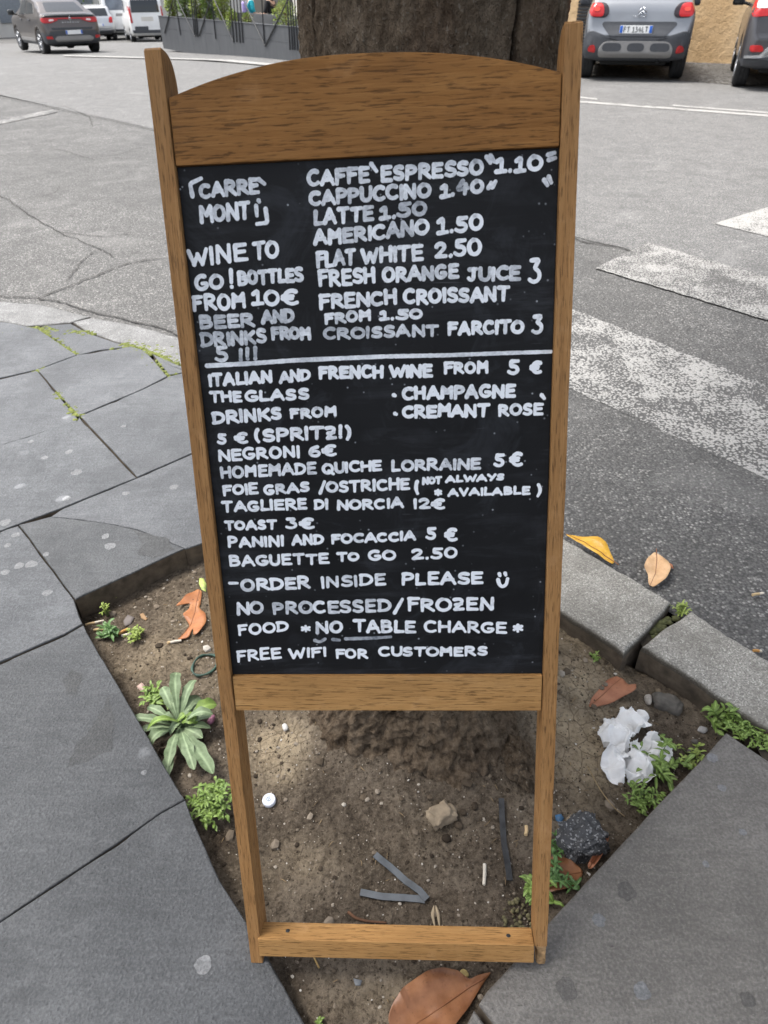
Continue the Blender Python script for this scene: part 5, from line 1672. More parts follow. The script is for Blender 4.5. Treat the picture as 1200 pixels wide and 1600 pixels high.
def folded(outline, h, seed, parent, amp=.010):
    """a scrap of thin paper crushed into flat facets with sharp folds"""
    P = np.array([GS(*q)[:2] for q in outline]); c = P.mean(0)
    rs = random.Random(seed)
    waves = []
    for k in range(9):
        q = rs.uniform(0, math.pi)
        f = (14, 19, 26, 34, 42, 55, 70, 90, 120)[k]
        waves.append((math.cos(q) * f, math.sin(q) * f, rs.uniform(0, 1), amp * 15 / f * (1.25 if k < 4 else .8)))
    def tri(t):
        t = t % 1.0
        return 4 * abs(t - .5) - 1
    step = .0018
    lo, hi = P.min(0), P.max(0)
    n = len(P)
    def inside(x, y):
        r = False
        for i in range(n):
            a, b = P[i], P[(i + 1) % n]
            if (a[1] > y) != (b[1] > y) and x < a[0] + (y - a[1]) * (b[0] - a[0]) / (b[1] - a[1]):
                r = not r
        return r
    R_ = np.linalg.norm(P - c, axis=1).mean()
    ids, vs, fs = {}, [], []
    for i, y in enumerate(np.arange(lo[1], hi[1], step)):
        for j, x in enumerate(np.arange(lo[0], hi[0], step)):
            if inside(x, y):
                wx = x + .010 * mnoise.noise(Vector((x * 18, y * 18, seed))); wy = y + .010 * mnoise.noise(Vector((x * 18, y * 18, seed + 5)))
                z = sum(a_ * tri(wx * u + wy * v + p_) for u, v, p_, a_ in waves)
                dome = max(0, 1 - (math.hypot(x - c[0], y - c[1]) / (R_ * 1.3)) ** 2) ** .5
                sx = .5 * sum(a_ * tri(wx * v - wy * u + p_ + .3) for u, v, p_, a_ in waves[:5])
                ids[(i, j)] = len(vs)
                vs.append((x + sx, y - sx * .6, max(soil_z(x, y) + .002, soil_z(x, y) + .006 + h * dome + z)))
    for (i, j) in ids:
        if (i + 1, j) in ids and (i, j + 1) in ids and (i + 1, j + 1) in ids:
            a, b, c_, d = ids[i, j], ids[i, j + 1], ids[i + 1, j + 1], ids[i + 1, j]
            fs += [(a, b, c_), (a, c_, d)]
    o = link_mesh("tissue_sheet", vs, fs, TISSUE, parent)
    flat(o, 22)
    return o
folded([(934, 1165), (936, 1142), (950, 1130), (972, 1134), (990, 1142), (994, 1170), (984, 1196), (972, 1200), (968, 1224), (956, 1226), (942, 1202), (937, 1180)], .022, 3, ti, .011)
folded([(958, 1134), (966, 1116), (978, 1124), (984, 1114), (1002, 1112), (1012, 1122), (1010, 1150), (998, 1158), (982, 1152)], .018, 8, ti, .009)
folded([(972, 1208), (980, 1178), (994, 1162), (1014, 1158), (1034, 1164), (1046, 1186), (1042, 1208), (1022, 1226), (996, 1230), (978, 1224)], .020, 14, ti, .010)

# ------------------------------------------------------------------ weeds
def blade(mb, base, d, L, W, lift, droop, shape='ob', nseg=7, twist=0.0, cup=.25):
    """a single leaf: base point, horizontal heading d (radians), length, width"""
    hx, hy = math.cos(d), math.sin(d)
    vs, fs = [], []
    for i in range(nseg + 1):
        t = i / nseg
        if shape == 'ob':
            w = W * (.20 + .80 * float(smooth(.08, .62, t))) * (math.sqrt(max(.012, 1 - ((t - .66) / .345) ** 2)) if t > .66 else 1)
        elif shape == 'lance':
            w = W * (math.sin(math.pi * min(1, t * .96 + .02)) ** .8)
        else:
            w = W * (math.sin(math.pi * (t * .94 + .03)) ** .6)
        w *= 1 + .12 * math.sin(t * 21 + d * 5)
        r = L * t
        z = lift * math.sin(t * 1.7) * L - droop * L * t * t
        c = Vector((base[0] + hx * r, base[1] + hy * r, base[2] + z))
        s = Vector((-hy, hx, 0)) * (w / 2)
        s.z += math.sin(twist * t) * w / 2
        u = Vector((0, 0, cup * w / 2))
        vs += [c - s + u, c, c + s + u]
    for i in range(nseg):
        a = i * 3
        fs += [(a, a + 1, a + 4, a + 3), (a + 1, a + 2, a + 5, a + 4)]
    mb.add(vs, fs)
    mb.at[-len(vs):] = [0.0, 1.0, 0.0] * (nseg + 1)
def weed_bush(px, py, label, n, spread, height, leaf, m, name="weed", seed=0, shape='ov', base=None, dirn=None):
    """stems that fork into small leaves"""
    rs = random.Random(seed)
    b = base if base is not None else GS(px, py)
    t = thing(name, label, "weed", b, 0)
    st, lf = MB(), MB()
    for k in range(n):
        q = rs.uniform(0, 6.28) if dirn is None else rs.gauss(dirn, .9)
        rr = spread * math.sqrt(rs.random())
        tip = Vector((math.cos(q) * rr, math.sin(q) * rr, height * rs.uniform(.45, 1.0) * (1 - .45 * rr / spread)))
        root = Vector((rs.gauss(0, spread * .12), rs.gauss(0, spread * .12), -.004))
        mid = (root + tip) / 2 + Vector((0, 0, height * .15))
        pts = [root, root.lerp(mid, .6), mid, mid.lerp(tip, .6), tip]
        st.tube(pts, [.0013, .0011, .001, .0008, .0006], 5)
        for (p, s) in ((tip, 1.0), (mid.lerp(tip, .6), .85), (mid, .7)):
            for j in range(rs.choice((2, 3, 3))):
                blade(lf, p, rs.uniform(0, 6.28), leaf * s * rs.uniform(.7, 1.25), leaf * s * rs.uniform(.30, .50), rs.uniform(-.1, .7), rs.uniform(0, .5), shape, 5, rs.uniform(-1, 1))
    st.build("stem", STEM_G, t); lf.build("foliage", m, t)
    return t
# the broad rosette
b = GS(282, 1140); b[2] += .006
ro = thing("rosette_weed", "broad grey green rosette weed growing at the slab's edge", "weed", b)
RW = .70
rs = random.Random(4)
for (dpx, dpy, W, l) in [(-70, -4, .030, .3), (-60, 12, .026, .2), (-40, 24, .022, .2), (-46, -22, .028, .45), (-22, -44, .034, .7), (2, -60, .036, .8), (28, -52, .034, .7), (44, -28, .034, .55), (50, -6, .034, .4), (48, 10, .030, .3),
                        (36, 22, .030, .2), (52, 78, .046, .15), (24, 70, .036, .2), (-16, 66, .034, .25), (-22, 92, .032, .1), (12, 50, .034, .3), (14, -40, .020, .9), (-8, -30, .018, 1.0), (24, -20, .018, .9), (-20, -14, .016, .8), (30, 4, .018, .6)]:
    tip = GS(282 + dpx, 1140 + dpy)
    d = math.atan2(tip[1] - b[1], tip[0] - b[0]); L = math.hypot(tip[0] - b[0], tip[1] - b[1]) * 1.04
    mb = MB(); blade(mb, (0, 0, rs.uniform(0, .006)), d, max(L, .03), W * RW, l * .8 + .1, l * .35 + rs.uniform(0, .1), 'ob', 18, rs.uniform(-.5, .5), .3)
    o = mb.build("leaf", LEAF_SAGE, ro)
for k in range(15):
    mb = MB(); blade(mb, (rs.gauss(0, .006), rs.gauss(0, .006), .004), rs.uniform(0, 6.28), rs.uniform(.045, .082), rs.uniform(.018, .027), rs.uniform(.55, 1.0), rs.uniform(.3, .8), 'ob', 16, rs.uniform(-.8, .8), .4)
    mb.build("leaf", LEAF_SAGE if k % 3 else LEAF_GREEN, ro)
weed_bush(242, 1100, "small bright green leafy weed behind the grey green rosette", 18, .036, .05, .017, LEAF_GREEN, seed=2)
weed_bush(331, 1262, "bushy clover like green weed at the slab corner by the sign's upright", 48, .050, .052, .0145, LEAF_GREEN, seed=3)
weed_bush(176, 992, "small dark green weed beside the cigarette ends at the pit's corner", 10, .028, .03, .020, LEAF_DARK, seed=5)
weed_bush(213, 996, "little feathery yellow green weed beside the dark green corner weed", 26, .024, .03, .010, LEAF_YELLOW, seed=6)
weed_bush(168, 962, "spindly yellow green sprout under the stone edge", 7, .018, .05, .011, LEAF_YELLOW, seed=7)
weed_bush(1030, 1195, "tall nettle like green weed leaning over the white tissue", 13, .066, .075, .024, LEAF_GREEN, seed=8, shape='lance')
weed_bush(1004, 1252, "low feathery green weed below the white tissue against the dark slab", 24, .038, .035, .012, LEAF_GREEN, seed=9)
weed_bush(1075, 1185, "straggling green weed by the pebbles along the dark slab", 10, .04, .035, .014, LEAF_YELLOW, seed=10)
weed_bush(1129, 1140, "upright leafy green weed at the tip of the dark paving slab", 8, .042, .085, .024, LEAF_GREEN, seed=11, shape='lance')
gk = G(1185, 1155, -.03)
for i, (a_, b_) in enumerate([(1160, 1142), (1180, 1152), (1203, 1170)]):
    weed_bush(0, 0, ["green ground weed in the gap by the tip of the dark slab", "green ground weed midway along the gap between kerb and dark slab", "green ground weed farthest along the gap between kerb and dark slab"][i], 30, .042, .03, .012, LEAF_GREEN, seed=12 + i, base=G(a_, b_, -.03))
weed_bush(846, 1398, "bright green weed beside the sign's broken foot", 12, .03, .04, .018, LEAF_GREEN, seed=16)
weed_bush(878, 1375, "green weed sprouting from under the dull brown leaf", 9, .028, .05, .015, LEAF_DARK, seed=17)
weed_bush(872, 1330, "dark green weed at the left of the black asphalt lump", 6, .022, .03, .014, LEAF_DARK, seed=18)
weed_bush(932, 1031, "tiny green seedling on the pale earth under the kerb", 5, .012, .016, .011, LEAF_GREEN, name="seedling", seed=19)
weed_bush(0, 0, "little green seedling in the gap between the two kerb stones", 10, .02, .03, .015, LEAF_YELLOW, name="seedling", seed=20, base=G(1062, 957, -.02))
weed_bush(826, 1402, "pale green seedling against the inner side of the broken upright", 6, .018, .03, .017, LEAF_GREEN, name="seedling", seed=22)
weed_bush(175, 935, "faint green seedling on the face of the stone edge", 5, .016, .02, .008, LEAF_YELLOW, name="seedling", seed=23)
weed_bush(499, 1600, "small green weed tip at the front of the pit", 5, .010, .010, .007, LEAF_GREEN, name="seedling", seed=24)
# dry clump of moss
mm = MB(); pc = GS(840, 1437)
for k in range(60):
    q, r_ = random.uniform(0, 6.28), .035 * math.sqrt(random.random())
    x, y = pc[0] - .03 + math.cos(q) * r_, pc[1] + math.sin(q) * r_
    bm = SH[k % 10]; s = random.uniform(.002, .005)
    mm.add([(x + v[0] * s, y + v[1] * s, soil_z(x, y) + .004 + v[2] * s) for v in bm[0]], [tuple(map(int, f)) for f in bm[1]])
stuff(mm.build("moss", plain("dry_moss", (.14, .125, .065), .95, var=.4, scale=90)), "clump of dry olive moss by the bottom rail's broken end", "moss")
# moss in the paving joints
mm = MB()
def moss_line(pts, w, dens, z=0.0):
    P = np.array([G(*p, z)[:2] for p in pts]); d = np.concatenate([[0], np.cumsum(np.linalg.norm(np.diff(P, axis=0), axis=1))])
    for k in range(int(d[-1] * dens)):
        t = random.uniform(0, d[-1]); x = np.interp(t, d, P[:, 0]) + random.gauss(0, w); y = np.interp(t, d, P[:, 1]) + random.gauss(0, w)
        if mnoise.noise(Vector((x * 5, y * 5, 2))) < -.18:
            continue
        s = random.uniform(.003, .010); b_ = SH[k % 10]
        mm.add([(x + v[0] * s * 1.3, y + v[1] * s * 1.3, z - .004 + v[2] * s * .7) for v in b_[0]], [tuple(map(int, f)) for f in b_[1]])
moss_line([(60, 512), (136, 519), (182, 535), (227, 547)], .016, 420)
moss_line([(182, 535), (227, 547), (283, 571)], .030, 700)
moss_line([(227, 547), (283, 571), (330, 592)], .035, 600)
moss_line([(240, 553), (252, 572), (266, 586)], .022, 500)
moss_line([(58, 511), (90, 536), (120, 555)], .010, 420)
moss_line([(90, 606), (108, 632), (123, 652)], .010, 260)
moss_line([(0, 522), (42, 512), (60, 512)], .010, 240)
moss_line([(52, 578), (66, 576)], .012, 500)
stuff(mm.build("moss", MOSS), "yellow green moss filling the paving joints along the curved kerb", "moss")
mm = MB()
moss_line([(1020, 985), (1045, 962), (1062, 948)], .010, 500, -.012)
stuff(mm.build("moss", plain("dark_moss", (.07, .075, .03), .95, var=.4)), "dark moss in the gap between the two kerb stones", "moss")
# ------------------------------------------------------------------ cars
def interp(tab, y):
    return float(np.interp(y, [t[0] for t in tab], [t[1] for t in tab]))
class Car:
    """local frame: y = 0 at the rear bumper, +y forwards, x to the car's right side, z up"""
    def __init__(s, label, loc, az, L, top, belt, wid, wheel_r, axles, paint, name="parked_car", group=None, bot=None, tuck=0.76, cat="car", clad=0.0):
        s.t = thing(name, label, cat, loc, -az, group)
        s.L = L
        bot = bot or [(0, .40), (.12, .30), (.5, .24), (L - .5, .22), (L, .30)]
        ys = np.unique(np.round(np.concatenate([[0, .012, .03, .06, .09, .12, .16, .2, .26, .32, .4, .5], np.linspace(.6, L - .3, 70), [L - .2, L - .12, L - .06, L - .02, L]]), 4))
        vs, n = [], 0
        s.ys = ys
        for y in ys:
            zt, zb = interp(top, y), interp(bot, y)
            w = interp(wid, y); b = min(interp(belt, y), zt - .03)
            gh = float(smooth(.05, .35, zt - b))
            rw = w * (.90 + (tuck - .90) * gh)
            sh = []
            za = -1
            for ya in axles:
                Ra = wheel_r + .055
                if abs(y - ya) < Ra:
                    za = max(za, wheel_r + math.sqrt(Ra * Ra - (y - ya) ** 2) * .98)
            m1 = zb + (b - zb) * .45
            half = [(0, zb), (w * .55, zb), (w * .70, zb + .005), (w * .93, max(zb + .03, za)), (w * .985, max(zb + .12, za + .012)), (w, max(m1, za + .03)), (w * .995, max(b - .12, za + .05)), (w * .975, max(b - .03, za + .07)),
                    (w * .955, b), (rw + (w * .95 - rw) * .5, b + (zt - b) * .5), (rw + .012, zt - (zt - b) * .14 - .01), (rw * .93, zt - .018), (rw * .6, zt - .004), (0, zt)]
            row = [(x, y, z) for x, z in half] + [(-x, y, z) for x, z in half[-2:0:-1]]
            n = len(row); vs += row
        fs = []
        for i in range(len(ys) - 1):
            for k in range(n):
                k2 = (k + 1) % n
                fs.append((i * n + k, (i + 1) * n + k, (i + 1) * n + k2, i * n + k2))
        fs.append(tuple(range(n))); fs.append(tuple((len(ys) - 1) * n + k for k in range(n))[::-1])
        o = link_mesh("body", vs, fs, paint, s.t)
        o.data.materials.append(PLASTIC)
        for p in o.data.polygons:
            c_ = p.center
            if c_.z < clad and (c_.y < .45 or c_.z < clad - .22):
                p.material_index = 1
        flat(o, 48)
        s.body = o
        s.bvh = BVHTree.FromPolygons([Vector(v) for v in vs], fs)
        # floor between the wheels
        mb = MB(); w0 = interp(wid, L / 2)
        mb.box((0, L / 2, .30), (w0 * 1.25, L - .5, .16), .03); mb.box((0, .42, .36), (w0 * 1.3, .3, .22), .05); mb.tube([(w0 * .45, .1, .27), (w0 * .45, .7, .27)], .03, 8)
        mb.build("underbody", UNDER, s.t)
        for ya in axles:
            for sx in (-1, 1):
                s.wheel(sx * (w0 - .115), ya, wheel_r, sx)
    def wheel(s, x, y, r, sx):
        h = .11
        pr = [(r * .60, -h * .9), (r * .90, -h), (r * .975, -h * .82), (r, -h * .55), (r * .992, -h * .28), (r * .975, -h * .26), (r * .975, -h * .22), (r, -h * .2), (r, h * .2), (r * .975, h * .22), (r * .975, h * .26), (r * .992, h * .28), (r, h * .55), (r * .975, h * .82), (r * .90, h), (r * .60, h * .9), (r * .60, -h * .9)]
        mb = MB(); mb.lathe(pr, 36, 'x'); w = mb.build("wheel", RUBBER, s.t, ang=50); w.location = (x, y, r)
        mb = MB()
        mb.lathe([(r * .62, h * .72), (r * .66, h * .95), (r * .62, h * .98), (r * .58, h * .7), (r * .56, -h * .6)], 30, 'x')
        for k in range(5):
            q = 2 * math.pi * k / 5
            c, d = math.cos(q), math.sin(q)
            mb.tube([(h * .8, c * r * .10, d * r * .10), (h * .86, c * r * .36, d * r * .36), (h * .82, c * r * .6, d * r * .6)], [r * .10, r * .075, r * .085], 6)
        mb.lathe([(.001, h * .92), (r * .12, h * .92), (r * .16, h * .8), (r * .16, h * .4)], 16, 'x')
        rim = mb.build("rim", ALLOY, w)
        if sx < 0:
            rim.rotation_euler = (0, 0, math.pi)
        mb = MB(); mb.lathe([(.001, h * .3), (r * .6, h * .3)], 24, 'x'); d_ = mb.build("brake_disc", UNDER, w)
        if sx < 0:
            d_.rotation_euler = (0, 0, math.pi)
    def hit(s, a, z, side):
        if side == 'rear':
            h = s.bvh.ray_cast(Vector((a, -3, z)), Vector((0, 1, 0)))
        elif side == 'front':
            h = s.bvh.ray_cast(Vector((a, s.L + 3, z)), Vector((0, -1, 0)))
        elif side == 'left':
            h = s.bvh.ray_cast(Vector((-4, a, z)), Vector((1, 0, 0)))
        else:
            h = s.bvh.ray_cast(Vector((4, a, z)), Vector((-1, 0, 0)))
        return h[0]
    def patch(s, name, poly, m, side='rear', off=.006, parent=None, sm=0, base=None, thick=None):
        P = [np.array(p, float) for p in poly]
        Q = []
        for i in range(len(P)):
            a, b = P[i], P[(i + 1) % len(P)]
            n = max(2, int(np.linalg.norm(b - a) / .035))
            Q += [a + (b - a) * k / n for k in range(n)]
        Q = np.array(Q)
        for _ in range(sm):
            Q = (np.roll(Q, 1, 0) + 2 * Q + np.roll(Q, -1, 0)) / 4
        c = Q.mean(0)
        dirv = {'rear': Vector((0, -1, 0)), 'front': Vector((0, 1, 0)), 'left': Vector((-1, 0, 0)), 'right': Vector((1, 0, 0))}[side]
        vs, fs, last = [], [], None
        rings = [(1.0, -.012), (1.0, off * .6), (.985, off), (.8, off), (.6, off), (.4, off), (.2, off)]
        for f, o_ in rings:
            for q in Q:
                w = c + (q - c) * f
                h = s.hit(w[0], w[1], side)
                if h is None:
                    h = last if last is not None else Vector((0, 0, 0))
                    h = Vector((w[0], h.y, w[1])) if side in ('rear', 'front') else Vector((h.x, w[0], w[1]))
                last = h
                vs.append(h + dirv * o_)
        n = len(Q)
        for r in range(len(rings) - 1):
            for i in range(n):
                j = (i + 1) % n
                fs.append((r * n + i, r * n + j, (r + 1) * n + j, (r + 1) * n + i))
        h = s.hit(c[0], c[1], side) or last
        vs.append(h + dirv * off)
        k = len(vs) - 1
        for i in range(n):
            fs.append(((len(rings) - 1) * n + i, (len(rings) - 1) * n + (i + 1) % n, k))
        o = link_mesh(name, vs, fs, m, parent or s.t)
        return flat(o, 50)
    def plate(s, x, z, text, tilt=-6, w=.52, h=.11, parent=None):
        q = s.hit(x, z, 'rear')
        mb = MB(); mb.box((0, 0, 0), (w, .012, h), .004); p = mb.build("number_plate", PLATE_W, s.t, ang=40)
        p.location = (x, q.y - .022, z); p.rotation_euler = (R(tilt), 0, 0)
        for sx in (-1, 1):
            mb = MB(); mb.box((sx * (w / 2 - .026), -.0075, 0), (.046, .004, h - .012), .001); mb.build("blue_band", PLATE_B, p)
        if text:
            mb = MB()
            tw = sum(GL.get(c, (.35, []))[0] for c in text) + .25 * (len(text) - 1)
            sc = (w - .13) / tw; hh = .072; X = -(w - .13) / 2
            lay_ = 0
            for c in text:
                if c in GL:
                    for st in GL[c][1]:
                        lay_ += 1
                        pts = [(X + gx * sc, -.0078 - .0003 * (lay_ % 6), -hh / 2 + gy * hh) for gx, gy in st]
                        mb.tube(pts, .0052, 6)
                    X += (GL[c][0] + .25) * sc
                else:
                    X += .45 * sc
            mb.build("lettering", INK, p)
        return p
def mirror_pts(p):
    return [(-a, b) for a, b in p][::-1]
def both(c, name, poly, m, off=.006, sm=0, side='rear', **k):
    a = c.patch(name, poly, m, side, off, sm=sm, **k)
    b = c.patch(name, mirror_pts(poly), m, side, off, sm=sm, **k)
    return a, b
def side_windows(c, polys):
    for side in ('left', 'right'):
        for p in polys:
            c.patch("side_window", p, GLASS_D, side, .004)
def wing_mirrors(c, y, z, w, m):
    for sx in (-1, 1):
        mb = MB(); mb.box((sx * (w + .13), y, z), (.20, .10, .15), .04); mb.tube([(sx * (w - .06), y + .03, z - .06), (sx * (w + .08), y, z - .03)], .025, 8)
        mb.build("wing_mirror", m, c.t)

# --- steel grey compact SUV seen square from behind
cz = G(983, 122.5, ROAD_Z)
AZ = R(15.5)
fw = np.array([math.sin(AZ), math.cos(AZ)])
base = np.array([cz[0], cz[1]]) - fw * .62
c3 = Car("steel grey compact SUV with dark bumper, seen square from behind", (base[0], base[1], ROAD_Z + .008), AZ, 4.15,
         [(0, .66), (.03, .72), (.06, .80), (.085, .95), (.12, 1.06), (.16, 1.10), (.24, 1.24), (.40, 1.52), (.46, 1.60), (.8, 1.64), (1.6, 1.66), (2.5, 1.58), (3.15, 1.12), (3.3, 1.06), (3.85, .96), (4.05, .82), (4.15, .6)],
         [(0, .98), (.3, 1.02), (2.5, 1.0), (4.15, .9)],
         [(0, .72), (.03, .79), (.09, .84), (.2, .868), (.45, .88), (3.5, .878), (3.9, .80), (4.15, .6)], .335, (.66, 3.26), P_GREY, clad=.66)
c3.patch("rear_bumper", [(-.80, .33), (-.62, .29), (.62, .29), (.80, .33), (.845, .52), (.84, .70), (.70, .72), (.60, .66), (.56, .62), (-.56, .62), (-.60, .66), (-.70, .72), (-.84, .70), (-.845, .52)], PLASTIC, off=.016, sm=2)
skid = c3.patch("skid_plate", [(-.60, .335), (.60, .335), (.60, .50), (.50, .575), (-.50, .575), (-.60, .50)], LIGHT_PLASTIC, off=.026, sm=3)
for x in (-.385, 0, .385):
    w = .165 if x else .145
    c3.patch("bumper_insert", [(x - w, .43), (x + w, .43), (x + w * .95, .55), (x - w * .95, .55)], PLASTIC, off=.033, sm=3, parent=skid)
both(c3, "reflector", [(.64, .40), (.79, .43), (.75, .52), (.66, .52)], LAMP_RED, .03, 1)
both(c3, "tail_lamp_surround", [(.50, .93), (.56, .89), (.80, .90), (.83, 1.00), (.80, 1.10), (.58, 1.10), (.51, 1.03)], LAMP_DARK, .016, 2)
both(c3, "tail_lamp", [(.59, .905), (.815, .91), (.835, 1.0), (.80, 1.10), (.62, 1.09), (.585, .98)], LAMP_RED, .030, 2)
both(c3, "lamp_glow", [(.66, .98), (.76, .98), (.76, 1.04), (.66, 1.04)], Mat("lamp_bright", .3, .5, 0, (.75, .07, .045)).m, .036, 1)
c3.patch("plate_recess", [(-.60, .80), (-.44, .64), (.44, .64), (.60, .80), (.58, .84), (-.58, .84)], PLASTIC, off=.008, sm=1)
c3.plate(-.04, .735, "FT 134LT")
mb = MB()
for dz, w in ((.01, .066), (-.042, .066)):
    for sx in (-1, 1):
        mb.tube([(0, .002 * sx, .025 + dz), (sx * w, 0, -.04 + dz)], .0085, 8)
em = mb.build("chevron_emblem", CHROME, c3.t); q = c3.hit(0, 1.0, 'rear'); em.location = (.02, q.y - .016, 1.0); em.rotation_euler = (R(-14), 0, 0)
mb = MB(); X = -.115
for i, ch in enumerate("CITROEN"):
    for st in GL[ch][1]:
        mb.tube([(X + gx * .026, -.0004 * i, gy * .022) for gx, gy in st], .0028, 5)
    X += (GL[ch][0] + .5) * .026
nm = mb.build("lettering", CHROME, c3.t); q = c3.hit(0, .90, 'rear'); nm.location = (0, q.y - .008, .895)
c3.patch("rear_window", [(-.58, 1.16), (.58, 1.16), (.53, 1.46), (-.53, 1.46)], GLASS_D, off=.006, sm=1)
side_windows(c3, [[(.95, 1.06), (1.7, 1.06), (1.7, 1.5), (1.05, 1.5)], [(1.76, 1.06), (2.65, 1.06), (2.35, 1.48), (1.76, 1.5)]])
c3.patch("windscreen", [(-.62, 1.14), (.62, 1.14), (.56, 1.52), (-.56, 1.52)], GLASS_D, 'front', .006)
both(c3, "headlamp", [(.46, .72), (.70, .74), (.70, .84), (.46, .82)], LAMP_CLEAR, .01, 1, 'front')
wing_mirrors(c3, 2.75, 1.08, .88, PLASTIC)
mb = MB(); mb.box((0, .405, 1.585), (1.15, .12, .03), .012); mb.build("roof_spoiler", P_GREY, c3.t)
mb = MB(); mb.tube([(0, .19, 1.19), (.12, .27, 1.27), (.34, .31, 1.31)], .012, 6); mb.build("rear_wiper", PLASTIC, c3.t)

# --- dark grey crossover at the frame's edge
q = G(1152, 136, ROAD_Z); AZ2 = R(21.5); f2 = np.array([math.sin(AZ2), math.cos(AZ2)]); r2 = np.array([math.cos(AZ2), -math.sin(AZ2)])
b2 = np.array(q[:2]) - f2 * .62 + r2 * .80
kd = Car("dark grey crossover with chrome bumper trim parked by the ochre wall", (b2[0], b2[1], ROAD_Z + .008), AZ2, 4.45,
         [(0, .66), (.03, .76), (.06, .92), (.09, 1.04), (.14, 1.12), (.22, 1.2), (.52, 1.56), (.62, 1.61), (1.2, 1.66), (2.3, 1.63), (3.2, 1.14), (3.4, 1.07), (4.1, .98), (4.35, .82), (4.45, .6)],
         [(0, 1.0), (.4, 1.06), (2.5, 1.02), (4.45, .92)],
         [(0, .73), (.03, .80), (.09, .86), (.2, .895), (.5, .912), (3.7, .905), (4.1, .82), (4.45, .6)], .34, (.74, 3.38), P_DARK, clad=.50)
kd.patch("rear_bumper", [(-.82, .30), (.82, .30), (.85, .40), (.60, .42), (.5, .50), (-.5, .50), (-.6, .42), (-.85, .40)], PLASTIC, off=.018, sm=1)
kd.patch("bumper_trim", [(-.84, .415), (-.62, .43), (-.50, .545), (.50, .545), (.62, .43), (.84, .415), (.84, .45), (.64, .47), (.53, .585), (-.53, .585), (-.64, .47), (-.84, .45)], CHROME, off=.022)
both(kd, "reflector", [(.58, .51), (.78, .50), (.80, .59), (.62, .59)], LAMP_RED, .022, 1)
both(kd, "tail_lamp", [(.40, 1.02), (.60, .95), (.86, .93), (.885, 1.0), (.85, 1.18), (.70, 1.16), (.45, 1.08)], LAMP_RED, .02, 1)
both(kd, "lamp_lens", [(.66, 1.04), (.84, 1.04), (.82, 1.16), (.70, 1.15)], LAMP_CLEAR, .027, 1)
kd.patch("tailgate_trim", [(-.56, .80), (.56, .80), (.56, .845), (-.56, .845)], CHROME, off=.012)
kd.patch("plate_recess", [(-.56, .62), (.56, .62), (.58, .79), (-.58, .79)], GLASS_D, off=.008)
kd.plate(0, .70, "")
kd.patch("rear_window", [(-.62, 1.22), (.62, 1.22), (.55, 1.5), (-.55, 1.5)], GLASS_D, off=.006, sm=1)
side_windows(kd, [[(.8, 1.10), (1.75, 1.08), (1.75, 1.52), (1.0, 1.5)], [(1.8, 1.08), (2.75, 1.06), (2.3, 1.5), (1.8, 1.53)]])
kd.patch("windscreen", [(-.66, 1.16), (.66, 1.16), (.58, 1.55), (-.58, 1.55)], GLASS_D, 'front', .006)
wing_mirrors(kd, 2.85, 1.10, .91, P_BLACK)

# --- small dark car beyond the grey SUV, mostly behind the trunk
bb = np.array(base) + fw * .25 - np.array([math.cos(AZ), -math.sin(AZ)]) * 2.35
SMALL_TOP = [(0, .62), (.03, .7), (.06, .9), (.12, 1.02), (.3, 1.3), (.42, 1.42), (1.0, 1.48), (2.0, 1.45), (2.8, 1.05), (3.0, .98), (3.6, .88), (3.8, .74), (3.9, .55)]
SMALL_W = [(0, .66), (.03, .74), (.1, .80), (.3, .83), (3.3, .83), (3.6, .75), (3.9, .55)]
def small_car(label, loc, az, paint, name="parked_car", group=None):
    c = Car(label, loc, az, 3.9, SMALL_TOP, [(0, .9), (.3, .94), (2.4, .92), (3.9, .8)], SMALL_W, .30, (.60, 3.05), paint, name, group)
    both(c, "tail_lamp", [(.54, .74), (.72, .74), (.74, .98), (.62, 1.0), (.55, .9)], LAMP_RED, .014, 1)
    c.patch("rear_window", [(-.56, 1.02), (.56, 1.02), (.50, 1.34), (-.50, 1.34)], GLASS_D, off=.006, sm=1)
    c.patch("rear_bumper", [(-.70, .32), (.70, .32), (.74, .45), (-.74, .45)], PLASTIC, off=.012, sm=1)
    c.plate(0, .66, "")
    side_windows(c, [[(.7, .97), (1.45, .96), (1.45, 1.34), (.85, 1.34)], [(1.5, .96), (2.35, .95), (2.0, 1.33), (1.5, 1.35)]])
    c.patch("windscreen", [(-.58, 1.06), (.58, 1.06), (.5, 1.4), (-.5, 1.4)], GLASS_D, 'front', .006)
    both(c, "headlamp", [(.42, .62), (.64, .64), (.64, .76), (.42, .74)], LAMP_CLEAR, .01, 1, 'front')
    wing_mirrors(c, 2.45, .98, .83, PLASTIC)
    return c
small_car("small black car parked beyond the steel grey SUV, mostly hidden by the trunk", (bb[0], bb[1], ROAD_Z + .008), AZ, P_BLACK)

# --- graphite coupe SUV driving away on the far left
q = GR(113, 85.5); AZ3 = R(-36); f3 = np.array([math.sin(AZ3), math.cos(AZ3)])
b3 = np.array(q[:2]) - f3 * .68
ar = Car("graphite coupe SUV with a full width red light bar driving away", (b3[0], b3[1], road_h(*b3) + .004), AZ3, 4.57,
         [(0, .66), (.03, .74), (.07, .86), (.10, .97), (.14, 1.06), (.20, 1.095), (.30, 1.10), (.55, 1.22), (1.0, 1.42), (1.5, 1.53), (2.1, 1.57), (2.6, 1.50), (3.3, 1.12), (3.5, 1.06), (4.2, .96), (4.45, .82), (4.57, .6)],
         [(0, 1.0), (.4, 1.04), (2.6, 1.0), (4.57, .9)],
         [(0, .74), (.03, .81), (.09, .87), (.2, .90), (.5, .91), (3.8, .905), (4.2, .82), (4.57, .6)], .345, (.76, 3.48), P_BROWN, name="moving_car", clad=.60)
